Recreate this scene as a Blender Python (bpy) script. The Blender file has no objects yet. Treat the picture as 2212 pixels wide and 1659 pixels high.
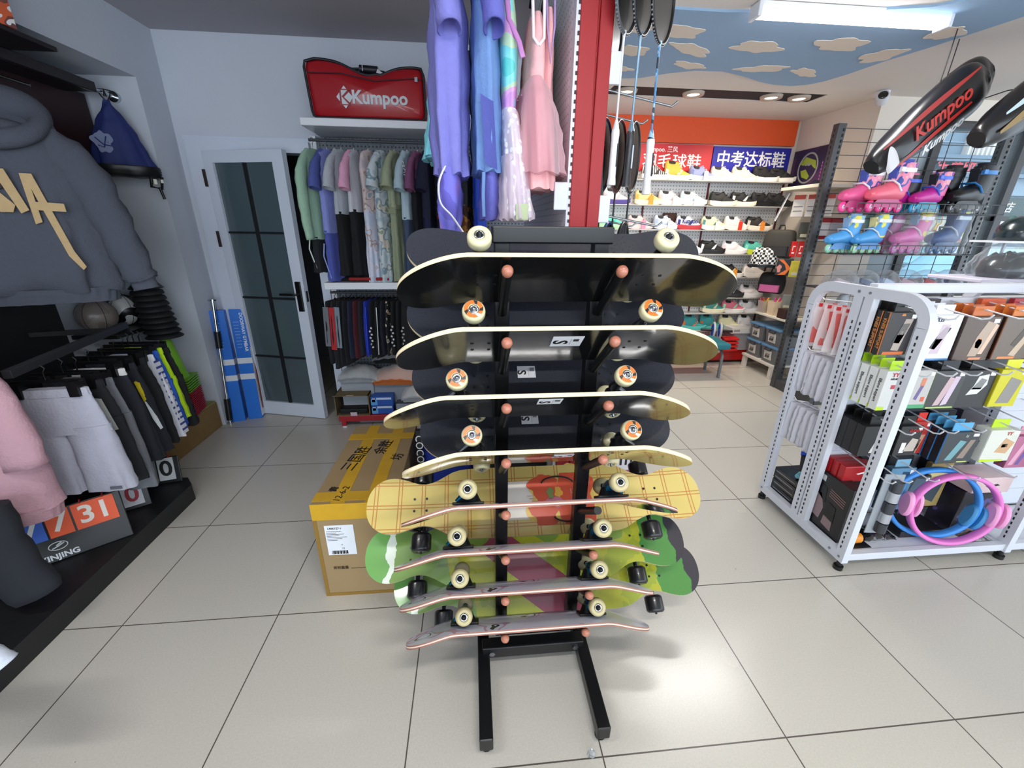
import bpy, bmesh, math, random
from mathutils import Matrix, Vector, Euler
R = math.radians
rnd = random.Random(7)
sc = bpy.context.scene
COL = sc.collection

# ---------------------------------------------------------------- camera, world, light, exposure
cam_d = bpy.data.cameras.new('camera'); cam = bpy.data.objects.new('camera', cam_d); COL.objects.link(cam)
cam_d.sensor_fit = 'HORIZONTAL'; cam_d.sensor_width = 36.0; cam_d.lens = 36.0 * 896.88 / 2212.0
cam_d.clip_start = 0.02; cam_d.clip_end = 200
_yaw, _pit, _roll = -0.0963, 0.3622, 0.0113
_fw = Vector((-math.sin(_yaw) * math.cos(_pit), math.cos(_yaw) * math.cos(_pit), -math.sin(_pit)))
_ri = Vector((math.cos(_yaw), math.sin(_yaw), 0)); _up = _ri.cross(_fw)
_r2 = math.cos(_roll) * _ri + math.sin(_roll) * _up; _u2 = -math.sin(_roll) * _ri + math.cos(_roll) * _up
_m = Matrix.Identity(4)
for i in range(3):
    _m[i][0] = _r2[i]; _m[i][1] = _u2[i]; _m[i][2] = -_fw[i]; _m[i][3] = (1.434, -0.755, 1.518)[i]
cam.matrix_world = _m
sc.camera = cam
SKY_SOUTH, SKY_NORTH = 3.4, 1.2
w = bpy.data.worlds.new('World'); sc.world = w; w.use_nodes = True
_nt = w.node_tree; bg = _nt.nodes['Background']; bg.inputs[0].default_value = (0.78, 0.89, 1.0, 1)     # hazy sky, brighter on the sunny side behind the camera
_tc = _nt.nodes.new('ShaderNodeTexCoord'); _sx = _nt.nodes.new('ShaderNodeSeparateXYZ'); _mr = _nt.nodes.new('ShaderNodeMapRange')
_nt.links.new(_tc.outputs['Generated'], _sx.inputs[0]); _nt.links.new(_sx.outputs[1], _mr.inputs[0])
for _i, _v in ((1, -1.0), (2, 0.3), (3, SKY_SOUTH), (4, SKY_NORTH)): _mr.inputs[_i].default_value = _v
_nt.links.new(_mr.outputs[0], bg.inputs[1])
vs = sc.view_settings
sc.display_settings.display_device = 'sRGB'
vs.view_transform = 'Standard'; vs.look = 'None'; vs.gamma = 1.0; vs.use_curve_mapping = False; vs.exposure = 0.45
LAMP_SHOP = 22.0      # the tube lamp in view over the right aisle (W)
LAMP_NEAR_ASSUMED = 20.0      # assumed unseen twin over the photographer, added to light the board fronts
LAMP_LEFT_FILL = 11.0       # added unseen lamp above the frame, brightens the pegboard and clothes side
LAMP_SHOES = 26.0     # each recessed downlight over the shoe wall

# ---------------------------------------------------------------- materials
def lin(c):
    if isinstance(c, str):
        c = c.lstrip('#'); c = [int(c[i:i + 2], 16) / 255 for i in (0, 2, 4)]
    return tuple((x / 12.92 if x <= 0.04045 else ((x + 0.055) / 1.055) ** 2.4) for x in c) + (1.0,)
_M = {}
def mat(col, rough=0.6, metal=0.0, coat=0.0, noise=0.06, scale=18.0, bump=0.0, alpha=1.0, trans=0.0, emit=0.0, bscale=60.0, sheen=0.0):
    key = (col if isinstance(col, str) else tuple(col), rough, metal, coat, noise, scale, bump, alpha, trans, emit, bscale, sheen)
    if key in _M: return _M[key]
    m = bpy.data.materials.new('m_%s_%d' % (str(col).strip('#'), len(_M))); m.use_nodes = True
    nt = m.node_tree; b = nt.nodes['Principled BSDF']; c = lin(col)
    b.inputs['Base Color'].default_value = c; b.inputs['Roughness'].default_value = rough; b.inputs['Metallic'].default_value = metal
    b.inputs['Coat Weight'].default_value = coat; b.inputs['Coat Roughness'].default_value = 0.06
    b.inputs['Alpha'].default_value = alpha; b.inputs['Transmission Weight'].default_value = trans
    b.inputs['Sheen Weight'].default_value = sheen
    if emit:
        b.inputs['Emission Color'].default_value = c; b.inputs['Emission Strength'].default_value = emit
    if noise or bump:
        tc = nt.nodes.new('ShaderNodeTexCoord')
    if noise:
        n = nt.nodes.new('ShaderNodeTexNoise'); n.inputs['Scale'].default_value = scale; n.inputs['Detail'].default_value = 3
        nt.links.new(tc.outputs['Object'], n.inputs['Vector'])
        mx = nt.nodes.new('ShaderNodeMix'); mx.data_type = 'RGBA'
        mx.inputs['A'].default_value = tuple(max(0, x * (1 - noise)) for x in c[:3]) + (1,)
        mx.inputs['B'].default_value = tuple(min(1, x * (1 + noise)) for x in c[:3]) + (1,)
        nt.links.new(n.outputs['Fac'], mx.inputs['Factor']); nt.links.new(mx.outputs['Result'], b.inputs['Base Color'])
    if bump:
        n2 = nt.nodes.new('ShaderNodeTexNoise'); n2.inputs['Scale'].default_value = bscale; n2.inputs['Detail'].default_value = 2
        nt.links.new(tc.outputs['Object'], n2.inputs['Vector'])
        bp = nt.nodes.new('ShaderNodeBump'); bp.inputs['Strength'].default_value = bump; bp.inputs['Distance'].default_value = 0.01
        nt.links.new(n2.outputs['Fac'], bp.inputs['Height']); nt.links.new(bp.outputs['Normal'], b.inputs['Normal'])
    _M[key] = m; return m
def cloth(c, noise=0.08): return mat(c, 0.9, noise=noise, scale=30, bump=0.25, bscale=90)
def plas(c, r=0.35): return mat(c, r, noise=0.03)
def card(c): return mat(c, 0.4, noise=0.04, scale=40)
def film(c='#ffffff', fac=0.75, rough=0.08):
    """clear wrap, acrylic or window glass: part see-through, part mirror"""
    key = ('film', c, fac, rough)
    if key in _M: return _M[key]
    m = bpy.data.materials.new('m_film_%d' % len(_M)); m.use_nodes = True; nt = m.node_tree; nt.nodes.clear()
    o = nt.nodes.new('ShaderNodeOutputMaterial'); t = nt.nodes.new('ShaderNodeBsdfTransparent'); t.inputs[0].default_value = lin(c)
    p = nt.nodes.new('ShaderNodeBsdfPrincipled'); p.inputs['Base Color'].default_value = lin(c); p.inputs['Roughness'].default_value = rough
    x = nt.nodes.new('ShaderNodeMixShader'); fr = nt.nodes.new('ShaderNodeMath'); fr.operation = 'MULTIPLY'; fr.inputs[1].default_value = 0.5; lw = nt.nodes.new('ShaderNodeLayerWeight'); pw = nt.nodes.new('ShaderNodeMath'); pw.operation = 'POWER'; pw.inputs[1].default_value = 3.0; nt.links.new(lw.outputs['Facing'], pw.inputs[0]); nt.links.new(pw.outputs[0], fr.inputs[0])
    ad = nt.nodes.new('ShaderNodeMath'); ad.operation = 'ADD'; ad.inputs[1].default_value = 1 - fac; ad.use_clamp = True
    nt.links.new(fr.outputs[0], ad.inputs[0]); nt.links.new(ad.outputs[0], x.inputs[0])
    nt.links.new(t.outputs[0], x.inputs[1]); nt.links.new(p.outputs[0], x.inputs[2]); nt.links.new(x.outputs[0], o.inputs[0])
    _M[key] = m; return m
def pattern(name, cols, scale=14.0, kind='noise', rough=0.8, stops=None, dist=0.0, axis=None):
    """printed pattern: a ramp of flat colours over noise, voronoi, wave or checker in the thing's own space"""
    key = ('pat', name)
    if key in _M: return _M[key]
    m = bpy.data.materials.new('m_' + name); m.use_nodes = True; nt = m.node_tree; b = nt.nodes['Principled BSDF']
    b.inputs['Roughness'].default_value = rough
    tc = nt.nodes.new('ShaderNodeTexCoord')
    if kind == 'noise': t = nt.nodes.new('ShaderNodeTexNoise'); t.inputs['Detail'].default_value = 1.5; out = t.outputs['Fac']
    elif kind == 'voronoi': t = nt.nodes.new('ShaderNodeTexVoronoi'); out = t.outputs['Distance']
    elif kind == 'wave': t = nt.nodes.new('ShaderNodeTexWave'); t.bands_direction = axis or 'X'; t.inputs['Distortion'].default_value = dist; out = t.outputs['Fac']
    else: t = nt.nodes.new('ShaderNodeTexChecker'); out = t.outputs['Fac']
    t.inputs['Scale'].default_value = scale
    nt.links.new(tc.outputs['Object'], t.inputs['Vector'])
    r = nt.nodes.new('ShaderNodeValToRGB'); r.color_ramp.interpolation = 'CONSTANT'
    e = r.color_ramp.elements
    stops = stops or [i / len(cols) for i in range(len(cols))]
    e[0].position = stops[0]; e[0].color = lin(cols[0]); e[1].position = stops[1]; e[1].color = lin(cols[1])
    for s, c in list(zip(stops, cols))[2:]:
        k = e.new(s); k.color = lin(c)
    nt.links.new(out, r.inputs[0]); nt.links.new(r.outputs[0], b.inputs['Base Color'])
    _M[key] = m; return m
CHROME = mat('#c8ccd0', 0.18, 1.0, noise=0)
STEEL = mat('#9a9da2', 0.3, 1.0, noise=0.02)
WHITEM = mat('#d6d8de', 0.32, noise=0.02)
BLACKM = mat('#0d0e10', 0.38, noise=0.1)
BLACKP = mat('#08090a', 0.35, noise=0.05)
DARK = mat('#0b0b0c', 0.7, noise=0.1)

# ---------------------------------------------------------------- mesh helpers
class MB:
    def __init__(s, T=None): s.v = []; s.f = []; s.m = []; s.sm = []; s.T = T or Matrix.Identity(4)
    def add(s, vs, fs, m=0, smooth=False, T=None):
        T = s.T @ T if T else s.T; n = len(s.v)
        s.v += [tuple(T @ Vector(p)) for p in vs]
        for f in fs: s.f.append(tuple(n + i for i in f)); s.m.append(m); s.sm.append(smooth)
        return s
    def box(s, c, d, m=0, rz=0, rx=0, ry=0):
        x, y, z = d[0] / 2, d[1] / 2, d[2] / 2
        vs = [(-x, -y, -z), (x, -y, -z), (x, y, -z), (-x, y, -z), (-x, -y, z), (x, -y, z), (x, y, z), (-x, y, z)]
        fs = [(3, 2, 1, 0), (4, 5, 6, 7), (0, 1, 5, 4), (1, 2, 6, 5), (2, 3, 7, 6), (3, 0, 4, 7)]
        return s.add(vs, fs, m, False, Matrix.Translation(c) @ Euler((rx, ry, rz)).to_matrix().to_4x4())
    def bx(s, a, b, m=0):
        return s.box([(a[i] + b[i]) / 2 for i in range(3)], [abs(b[i] - a[i]) for i in range(3)], m)
    def cyl(s, p0, p1, r0, r1=None, n=14, m=0, mc=None):
        p0, p1 = Vector(p0), Vector(p1); r1 = r0 if r1 is None else r1
        q = (p1 - p0).to_track_quat('Z', 'Y'); vs = []
        for p, r in ((p0, r0), (p1, r1)):
            for i in range(n):
                a = 2 * math.pi * i / n; vs.append(p + q @ Vector((r * math.cos(a), r * math.sin(a), 0)))
        s.add(vs, [(i, (i + 1) % n, n + (i + 1) % n, n + i) for i in range(n)], m, True)
        mc = m if mc is None else mc
        s.add(vs, [tuple(range(n - 1, -1, -1)), tuple(range(n, 2 * n))], mc)
        return s
    def rings(s, rs, m=0, smooth=True, caps=True, closed=True, loop=False):
        n = len(rs[0]); vs = [p for r in rs for p in r]; fs = []; k = len(rs)
        for j in range(k if loop else k - 1):
            for i in range(n if closed else n - 1):
                a, b = i, (i + 1) % n; j2 = (j + 1) % k
                fs.append((j * n + a, j * n + b, j2 * n + b, j2 * n + a))
        s.add(vs, fs, m, smooth)
        if caps and not loop: s.add(rs[0], [tuple(range(n - 1, -1, -1))], m); s.add(rs[-1], [tuple(range(n))], m)
        return s
    def tube(s, pts, r, n=8, m=0, loop=False, sq=1.0):
        pts = [Vector(p) for p in pts]; k = len(pts); rs = []; ref = None
        for i, p in enumerate(pts):
            a = pts[(i - 1) % k] if loop or i else pts[0]; b = pts[(i + 1) % k] if loop or i < k - 1 else pts[-1]
            t = (b - a).normalized()
            if ref is None: ref = Vector((0, 0, 1)) if abs(t.z) < 0.9 else Vector((1, 0, 0))
            u = (ref - t * ref.dot(t)).normalized(); v = t.cross(u); ref = u
            rr = r[i] if isinstance(r, (list, tuple)) else r
            rs.append([p + u * rr * sq * math.cos(2 * math.pi * j / n) + v * rr * math.sin(2 * math.pi * j / n) for j in range(n)])
        return s.rings(rs, m, True, True, True, loop)
    def lathe(s, prof, n=20, m=0, T=None, caps=True, smooth=True):
        rs = [[(r * math.cos(2 * math.pi * i / n), r * math.sin(2 * math.pi * i / n), z) for i in range(n)] for r, z in prof]
        o = s.T; s.T = o @ T if T else o; s.rings(rs, m, smooth, caps); s.T = o; return s
    def prism(s, poly, h, m=0, T=None, z0=0.0, ms=None):
        n = len(poly); vs = [(p[0], p[1], z0) for p in poly] + [(p[0], p[1], z0 + h) for p in poly]
        s.add(vs, [tuple(range(n - 1, -1, -1)), tuple(range(n, 2 * n))], m, False, T)
        s.add(vs, [(i, (i + 1) % n, n + (i + 1) % n, n + i) for i in range(n)], m if ms is None else ms, False, T); return s
    def grid(s, nu, nv, fn, m=0, smooth=True):
        vs = [fn(i / nu, j / nv) for j in range(nv + 1) for i in range(nu + 1)]
        return s.add(vs, [(j * (nu + 1) + i, j * (nu + 1) + i + 1, (j + 1) * (nu + 1) + i + 1, (j + 1) * (nu + 1) + i) for j in range(nv) for i in range(nu)], m, smooth)
    def build(s, name, mats, parent=None, bev=0.0, sub=0):
        me = bpy.data.meshes.new(name); me.from_pydata(s.v, [], s.f)
        if not isinstance(mats, (list, tuple)): mats = [mats]
        for m in mats: me.materials.append(m)
        me.polygons.foreach_set('material_index', s.m); me.polygons.foreach_set('use_smooth', s.sm); me.update()
        o = bpy.data.objects.new(name, me); COL.objects.link(o)
        if parent: o.parent = parent
        if bev:
            b = o.modifiers.new('edge', 'BEVEL'); b.width = bev; b.segments = 2; b.limit_method = 'ANGLE'; b.angle_limit = R(40)
        if sub:
            b = o.modifiers.new('soft', 'SUBSURF'); b.levels = sub; b.render_levels = sub
        return o
def tag(o, label, cat, group=None):
    o['label'] = label; o['category'] = cat
    if group: o['group'] = group
    return o
def thing(name, label, cat, loc=(0, 0, 0), rz=0.0, group=None, rot=None):
    o = bpy.data.objects.new(name, None); COL.objects.link(o); o.empty_display_size = 0.05
    o.location = loc; o.rotation_euler = rot or (0, 0, rz)
    return tag(o, label, cat, group)
def struct(name, mb, m, parent=None, bev=0):
    o = mb.build(name, m, parent, bev)
    if not parent: o['kind'] = 'structure'
    return o
def copy_tree(o, parent=None):
    c = o.copy(); COL.objects.link(c)
    if parent: c.parent = parent
    for ch in list(o.children): copy_tree(ch, c)
    return c
def dup(o, label, loc=None, rot=None, group=None, cat=None):
    c = copy_tree(o); c['label'] = label
    if loc is not None: c.location = loc
    if rot is not None: c.rotation_euler = rot
    if group: c['group'] = group
    if cat: c['category'] = cat
    return c
_TX = {}
def text(s, size, m, parent, T, name='lettering', ext=0.0006, align='CENTER', bold=0.0, shear=0.0, sx=1.0):
    key = (s, ext, align, bold, shear)
    if key not in _TX:
        cu = bpy.data.curves.new('t', 'FONT'); cu.body = s; cu.size = 1.0; cu.extrude = 0.02; cu.align_x = align; cu.align_y = 'CENTER'; cu.offset = bold; cu.shear = shear; cu.resolution_u = 3
        to = bpy.data.objects.new('t', cu); COL.objects.link(to)
        dg = bpy.context.evaluated_depsgraph_get(); dg.update()
        me = bpy.data.meshes.new_from_object(to.evaluated_get(dg)); bpy.data.objects.remove(to); bpy.data.curves.remove(cu)
        _TX[key] = me
    me = _TX[key].copy(); me.materials.clear(); me.materials.append(m)
    o = bpy.data.objects.new(name, me); COL.objects.link(o); o.parent = parent
    o.matrix_local = T @ Matrix.Diagonal((size * sx, size, ext / 0.02, 1)); return o
def TR(loc, rx=0, ry=0, rz=0): return Matrix.Translation(loc) @ Euler((rx, ry, rz)).to_matrix().to_4x4()
FRONT = R(90)      # stands a flat shape up so that it faces -Y
def sell(cx, cy, a, b, z, n=24, p=2.6, rz=0.0):
    out = []
    for i in range(n):
        t = 2 * math.pi * i / n; c, s_ = math.cos(t), math.sin(t)
        x = a * math.copysign(abs(c) ** (2 / p), c); y = b * math.copysign(abs(s_) ** (2 / p), s_)
        if rz: x, y = x * math.cos(rz) - y * math.sin(rz), x * math.sin(rz) + y * math.cos(rz)
        out.append((cx + x, cy + y, z))
    return out
def smooth_stations(st, k):
    """Catmull-Rom between stations (tuples of numbers)"""
    out = []; n = len(st)
    for i in range(n - 1):
        p0, p1, p2, p3 = st[max(i - 1, 0)], st[i], st[i + 1], st[min(i + 2, n - 1)]
        for j in range(k):
            t = j / k
            out.append(tuple(0.5 * (2 * b + (c - a) * t + (2 * a - 5 * b + 4 * c - d) * t * t + (3 * b - a - 3 * c + d) * t ** 3) for a, b, c, d in zip(p0, p1, p2, p3)))
    out.append(tuple(st[-1])); return out
def drape(mb, st, m=0, n=40, folds=5, amp=0.012, seed=0, p=2.3, k=4, grow=True):
    """hanging cloth as a loft: stations (z, cx, cy, half width, half depth), folds deepen downwards"""
    rg = random.Random(seed); ph = [rg.uniform(0, 6.28) for _ in range(4)]; ss = smooth_stations(st, k); rs = []
    z0, z1 = ss[0][0], ss[-1][0]
    for z, cx, cy, a, b in ss:
        d = (z0 - z) / (z0 - z1 + 1e-6); ring = []
        for i, (x, y, zz) in enumerate(sell(cx, cy, a, b, z, n, p)):
            t = 2 * math.pi * i / n
            f = amp * (d if grow else 1) * (math.sin(folds * t + ph[0] + 1.2 * d) + 0.5 * math.sin((folds * 2 - 1) * t + ph[1] - 2 * d))
            f += amp * 0.35 * math.sin(9 * d * 3.1 + 3 * t + ph[2])
            rx, ry = x - cx, y - cy; l = math.hypot(rx, ry) + 1e-6
            ring.append((x + rx / l * f, y + ry / l * f, zz + amp * 0.4 * d * math.sin(folds * t + ph[3])))
        rs.append(ring)
    return mb.rings(rs, m)
def limb(mb, pts, rad, m=0, n=16, wr=0.004, seed=0, flat=0.6, hollow=True):
    """sleeve or trouser leg along points; rad = half width at each point"""
    rg = random.Random(seed); st = smooth_stations([tuple(p) + (r,) for p, r in zip(pts, rad)], 5)
    P = [Vector(s[:3]) for s in st]; rs = []; ref = Vector((0, 1, 0)); ph = rg.uniform(0, 6)
    for i, s in enumerate(st):
        t = (P[min(i + 1, len(P) - 1)] - P[max(i - 1, 0)]).normalized()
        u = (ref - t * ref.dot(t)).normalized(); v = t.cross(u); r = s[3]
        rs.append([P[i] + v * (r + wr * math.sin(i * 1.9 + 2 * a + ph)) * math.cos(a) + u * (r * flat + wr * math.sin(i * 2.3 + 3 * a)) * math.sin(a) for a in (2 * math.pi * j / n for j in range(n))])
    if hollow:   # open end: the hem turns inwards
        c = P[-1]; rs.append([c + (q - c) * .86 for q in rs[-1]]); c2 = P[-3]; rs.append([c2 + (q - c) * .55 for q in rs[-2]])
    return mb.rings(rs, m)
def hanger(parent, z=0.0, half=0.2, m=None, hook=0.055):
    """hook's top at the local origin height z"""
    mb = MB(); hk = [(0, 0, z - hook - 0.012)] + [(0, 0.0, z - hook)] + [(0.014 * math.sin(a), 0, z - 0.016 + 0.016 * -math.cos(a)) for a in (R(x) for x in range(0, 271, 30))]
    mb.tube(hk, 0.0022, 6); mb.tube([(-half, 0, z - hook - 0.06), (0, 0, z - hook - 0.008), (half, 0, z - hook - 0.06)], 0.006, 6)
    return mb.build('hanger', m or BLACKP, parent)
# ---------------------------------------------------------------- the shell of the shop
def floor_mat():
    m = bpy.data.materials.new('m_floor_tiles'); m.use_nodes = True; nt = m.node_tree; b = nt.nodes['Principled BSDF']
    tc = nt.nodes.new('ShaderNodeTexCoord')
    br = nt.nodes.new('ShaderNodeTexBrick'); br.offset = 0; br.squash = 1
    for k, v in (('Scale', 1.0), ('Mortar Size', 0.0022), ('Mortar Smooth', 0.0), ('Brick Width', 0.6), ('Row Height', 0.6), ('Bias', 0.0)): br.inputs[k].default_value = v
    br.inputs['Color1'].default_value = lin('#c5c0b6'); br.inputs['Color2'].default_value = lin('#c1bcb1'); br.inputs['Mortar'].default_value = lin('#57504a')
    nt.links.new(tc.outputs['Object'], br.inputs['Vector'])
    n = nt.nodes.new('ShaderNodeTexNoise'); n.inputs['Scale'].default_value = 160; n.inputs['Detail'].default_value = 4; nt.links.new(tc.outputs['Object'], n.inputs['Vector'])
    mp = nt.nodes.new('ShaderNodeMapRange'); mp.inputs[1].default_value = 0.3; mp.inputs[2].default_value = 0.7; mp.inputs[3].default_value = 0.94; mp.inputs[4].default_value = 1.04; nt.links.new(n.outputs['Fac'], mp.inputs[0])
    v = nt.nodes.new('ShaderNodeTexVoronoi'); v.inputs['Scale'].default_value = 9; v.inputs['Randomness'].default_value = 1; nt.links.new(tc.outputs['Object'], v.inputs['Vector'])
    lt = nt.nodes.new('ShaderNodeMath'); lt.operation = 'LESS_THAN'; lt.inputs[1].default_value = 0.022; nt.links.new(v.outputs['Distance'], lt.inputs[0])
    vx = nt.nodes.new('ShaderNodeSeparateXYZ'); nt.links.new(v.outputs['Color'], vx.inputs[0])
    n3 = nt.nodes.new('ShaderNodeTexNoise'); n3.inputs['Scale'].default_value = 2.2; nt.links.new(tc.outputs['Object'], n3.inputs['Vector'])
    gt = nt.nodes.new('ShaderNodeMath'); gt.operation = 'GREATER_THAN'; gt.inputs[1].default_value = 0.8; nt.links.new(vx.outputs[0], gt.inputs[0])
    an = nt.nodes.new('ShaderNodeMath'); an.operation = 'MULTIPLY'; nt.links.new(lt.outputs[0], an.inputs[0]); nt.links.new(gt.outputs[0], an.inputs[1])
    mu = nt.nodes.new('ShaderNodeMix'); mu.data_type = 'RGBA'; mu.blend_type = 'MULTIPLY'; mu.inputs['Factor'].default_value = 1
    nt.links.new(br.outputs['Color'], mu.inputs['A']); nt.links.new(mp.outputs[0], mu.inputs['B'])
    sp = nt.nodes.new('ShaderNodeMix'); sp.data_type = 'RGBA'; sp.inputs['B'].default_value = lin('#6a645c'); nt.links.new(an.outputs[0], sp.inputs['Factor']); nt.links.new(mu.outputs['Result'], sp.inputs['A'])
    nt.links.new(sp.outputs['Result'], b.inputs['Base Color']); b.inputs['Roughness'].default_value = 0.24
    rr = nt.nodes.new('ShaderNodeMapRange'); rr.inputs[3].default_value = 0.22; rr.inputs[4].default_value = 0.30; nt.links.new(n3.outputs['Fac'], rr.inputs[0]); nt.links.new(rr.outputs[0], b.inputs['Roughness'])
    return m
WALLP = mat('#c3c8d2', 0.9, noise=0.04, scale=3, bump=0.12, bscale=40)
WALLW = mat('#dcd2c6', 0.9, noise=0.03, scale=3, bump=0.08, bscale=40)
CEILP = mat('#a9a6ac', 0.95, noise=0.03, scale=2)
CEILW = mat('#d9d0c8', 0.95, noise=0.02, scale=2)
fl = MB(); fl.bx((-2.6, -4.2, -0.06), (9.2, 5.6, 0.0)); o = struct('floor', fl, floor_mat())
# left-hand side: back wall with the doorway, side wall, wardrobe recess under a boxed beam
b = MB(); b.bx((-0.72, 2.714, 0), (-0.475, 2.86, 2.67)); b.bx((-0.475, 2.714, 2.05), (0.30, 2.86, 2.67)); b.bx((0.30, 2.714, 0), (2.42, 2.86, 2.67)); b.bx((2.3, 2.714, 0), (2.42, 4.2, 2.67))
struct('wall_back', b, WALLP)
b = MB(); b.bx((-1.15, 2.46, 0), (-0.5705, 2.80, 2.67)); b.bx((-1.15, -4.2, 0), (-0.999, 2.465, 2.67)); b.bx((-1.0, -4.2, 2.345), (-0.57, 2.461, 2.671))
struct('wall_left', b, WALLP)
b = MB(); b.bx((-2.6, -4.2, 2.67), (1.86, 5.0, 2.76)); struct('ceiling', b, CEILP)
b = MB(); b.bx((1.86, -4.2, 2.6), (2.62, 4.2, 2.76))
b.bx((2.62, -4.2, 2.6), (9.2, 3.17, 2.76)); b.bx((2.62, 3.42, 2.6), (5.2, 4.2, 2.76)); b.bx((4.5, 3.17, 2.6), (5.2, 3.42, 2.76)); b.bx((2.62, 3.165, 2.606), (4.505, 3.425, 2.70), 1)
struct('ceiling_right', b, [CEILW, DARK])
b = MB(); b.bx((2.4, 4.08, 0), (5.15, 4.2, 2.6)); struct('wall_far', b, WALLW)
b = MB(); b.bx((4.98, 3.13, 0), (5.12, 4.2, 2.6)); struct('wall_right', b, WALLW)
b = MB(); b.bx((5.12, 3.13, 0), (5.30, 3.25, 2.6)); b.bx((5.30, 3.13, 2.42), (9.2, 3.25, 2.6)); b.bx((5.30, 3.13, 0), (9.2, 3.25, 0.92)); struct('wall_front', b, WALLW)
# shop window with its dark mullions, a frosted side light and the street beyond
GL = film('#eef6fa', 0.97, 0.02)
win = MB(); win.bx((5.64, 3.17, 0.92), (9.1, 3.19, 2.42)); wo = struct('window_1', win, GL)
f = MB()
for x in (5.60, 6.50, 7.4, 8.3, 9.1): f.bx((x, 3.13, 0.92), (x + 0.075, 3.23, 2.42))
f.bx((5.3, 3.13, 0.90), (9.15, 3.24, 0.96)); f.bx((5.3, 3.13, 2.38), (9.15, 3.24, 2.44)); f.bx((6.5, 3.14, 1.62), (9.1, 3.22, 1.66))
struct('window_frame', f, mat('#3b3a3c', 0.5, noise=0.05), wo)
b = MB(); b.bx((5.30, 3.16, 0.92), (5.62, 3.2, 2.42)); struct('window_pane', b, mat('#9aa7ad', 0.5, noise=0.06, scale=5), wo)
# doorway: frame fixed to the wall, leaf standing ajar, dim store room behind
DW = mat('#c9d0de', 0.4, noise=0.02)
dr = MB(); dr.bx((-0.50, 2.67, 0), (-0.405, 2.80, 2.055)); dr.bx((0.255, 2.69, 0), (0.315, 2.80, 2.055)); dr.bx((-0.4995, 2.671, 1.985), (0.3145, 2.80, 2.056)); dr.bx((-0.525, 2.70, 0), (-0.498, 2.718, 2.05)); dr.bx((-0.525, 2.699, 2.052), (0.33, 2.72, 2.08))
d1 = struct('door_1', dr, DW)
ang = math.atan2(2.53 - 2.69, 0.19 + 0.405)
T = TR((-0.405, 2.69, 0), 0, 0, ang); W = 0.62
lf = MB(T); lf.bx((0, -0.02, 0.006), (0.075, 0.025, 1.985)); lf.bx((W - 0.085, -0.02, 0.006), (W, 0.025, 1.985)); lf.bx((0.07, -0.0195, 1.91), (W - 0.08, 0.0245, 1.9845)); lf.bx((0.07, -0.0195, 0.0065), (W - 0.08, 0.0245, 0.12))
leaf = struct('door_leaf', lf, DW, d1)
g = MB(T); g.bx((0.07, 0.0, 0.11), (W - 0.08, 0.008, 1.92)); struct('pane', g, mat('#4a585e', 0.08, coat=0.5, noise=0.1, scale=2), leaf)
g = MB(T); g.bx((0.30, -0.012, 0.11), (0.325, 0.018, 1.92))
for z in (0.51, 0.98, 1.45): g.bx((0.07, -0.01, z), (W - 0.08, 0.016, z + 0.014))
struct('glazing_bar', g, mat('#101318', 0.5, noise=0.1), leaf)
g = MB(T); g.bx((W - 0.062, -0.034, 0.90), (W - 0.022, -0.018, 1.12)); g.tube([(W - 0.042, -0.03, 1.03), (W - 0.042, -0.065, 1.03), (W - 0.06, -0.07, 1.03), (W - 0.17, -0.07, 1.028)], 0.009); g.bx((W - 0.002, -0.008, 0.97), (W + 0.004, 0.012, 1.05))
struct('door_handle', g, BLACKP, leaf, 0.003)
for z in (0.15, 1.41, 1.815):
    g = MB(T); g.bx((-0.012, -0.032, z - 0.055), (0.006, -0.012, z + 0.055)); struct('hinge', g, mat('#2b1d18', 0.5), leaf, 0.002)
b = MB(); b.bx((-0.75, 4.3, 0), (0.9, 4.4, 2.67)); b.bx((-0.85, 2.8, 0), (-0.75, 4.4, 2.67)); b.bx((0.8, 2.86, 0), (0.9, 4.4, 2.67)); struct('wall_storeroom', b, mat('#6d747c', 0.9))
# ceiling mural: painted sky with cream clouds on a thin stretched panel
mu = [(2.36, 1.87), (4.6, 1.87), (4.6, 1.9)]
mu = [(2.30, 1.875), (2.30, 2.97), (2.55, 2.97), (2.74, 2.93), (2.90, 2.81), (3.07, 2.725), (3.28, 2.715), (3.48, 2.79), (3.68, 2.89), (3.84, 2.945), (4.0, 2.957), (4.1, 2.91), (4.165, 2.82), (4.21, 2.65), (4.24, 2.4), (4.30, 2.17), (4.35, 1.9), (4.40, 1.6), (4.2, 1.45), (4.0, 1.55), (3.8, 1.7), (3.4, 1.8), (2.8, 1.875)]
T = TR((0, 0, 2.588))
mb = MB(); mb.prism(mu[::-1], 0.012, 0, T)
mural = struct('ceiling_panel', mb, [mat('#8fa9c4', 0.9, noise=0.05, scale=2)])
def blob(cx, cy, a, bb, seed, rz=0):
    rg = random.Random(seed); p = [rg.uniform(0, 6) for _ in range(3)]
    return [(cx + math.cos(rz) * a * q * math.cos(t) - math.sin(rz) * bb * q * math.sin(t), cy + math.sin(rz) * a * q * math.cos(t) + math.cos(rz) * bb * q * math.sin(t)) for t in (2 * math.pi * i / 40 for i in range(40)) for q in (1 + 0.12 * math.sin(5 * t + p[0]) + 0.1 * math.sin(3 * t + p[1]) + 0.06 * math.sin(9 * t + p[2]),)]
mb = MB()
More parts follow.
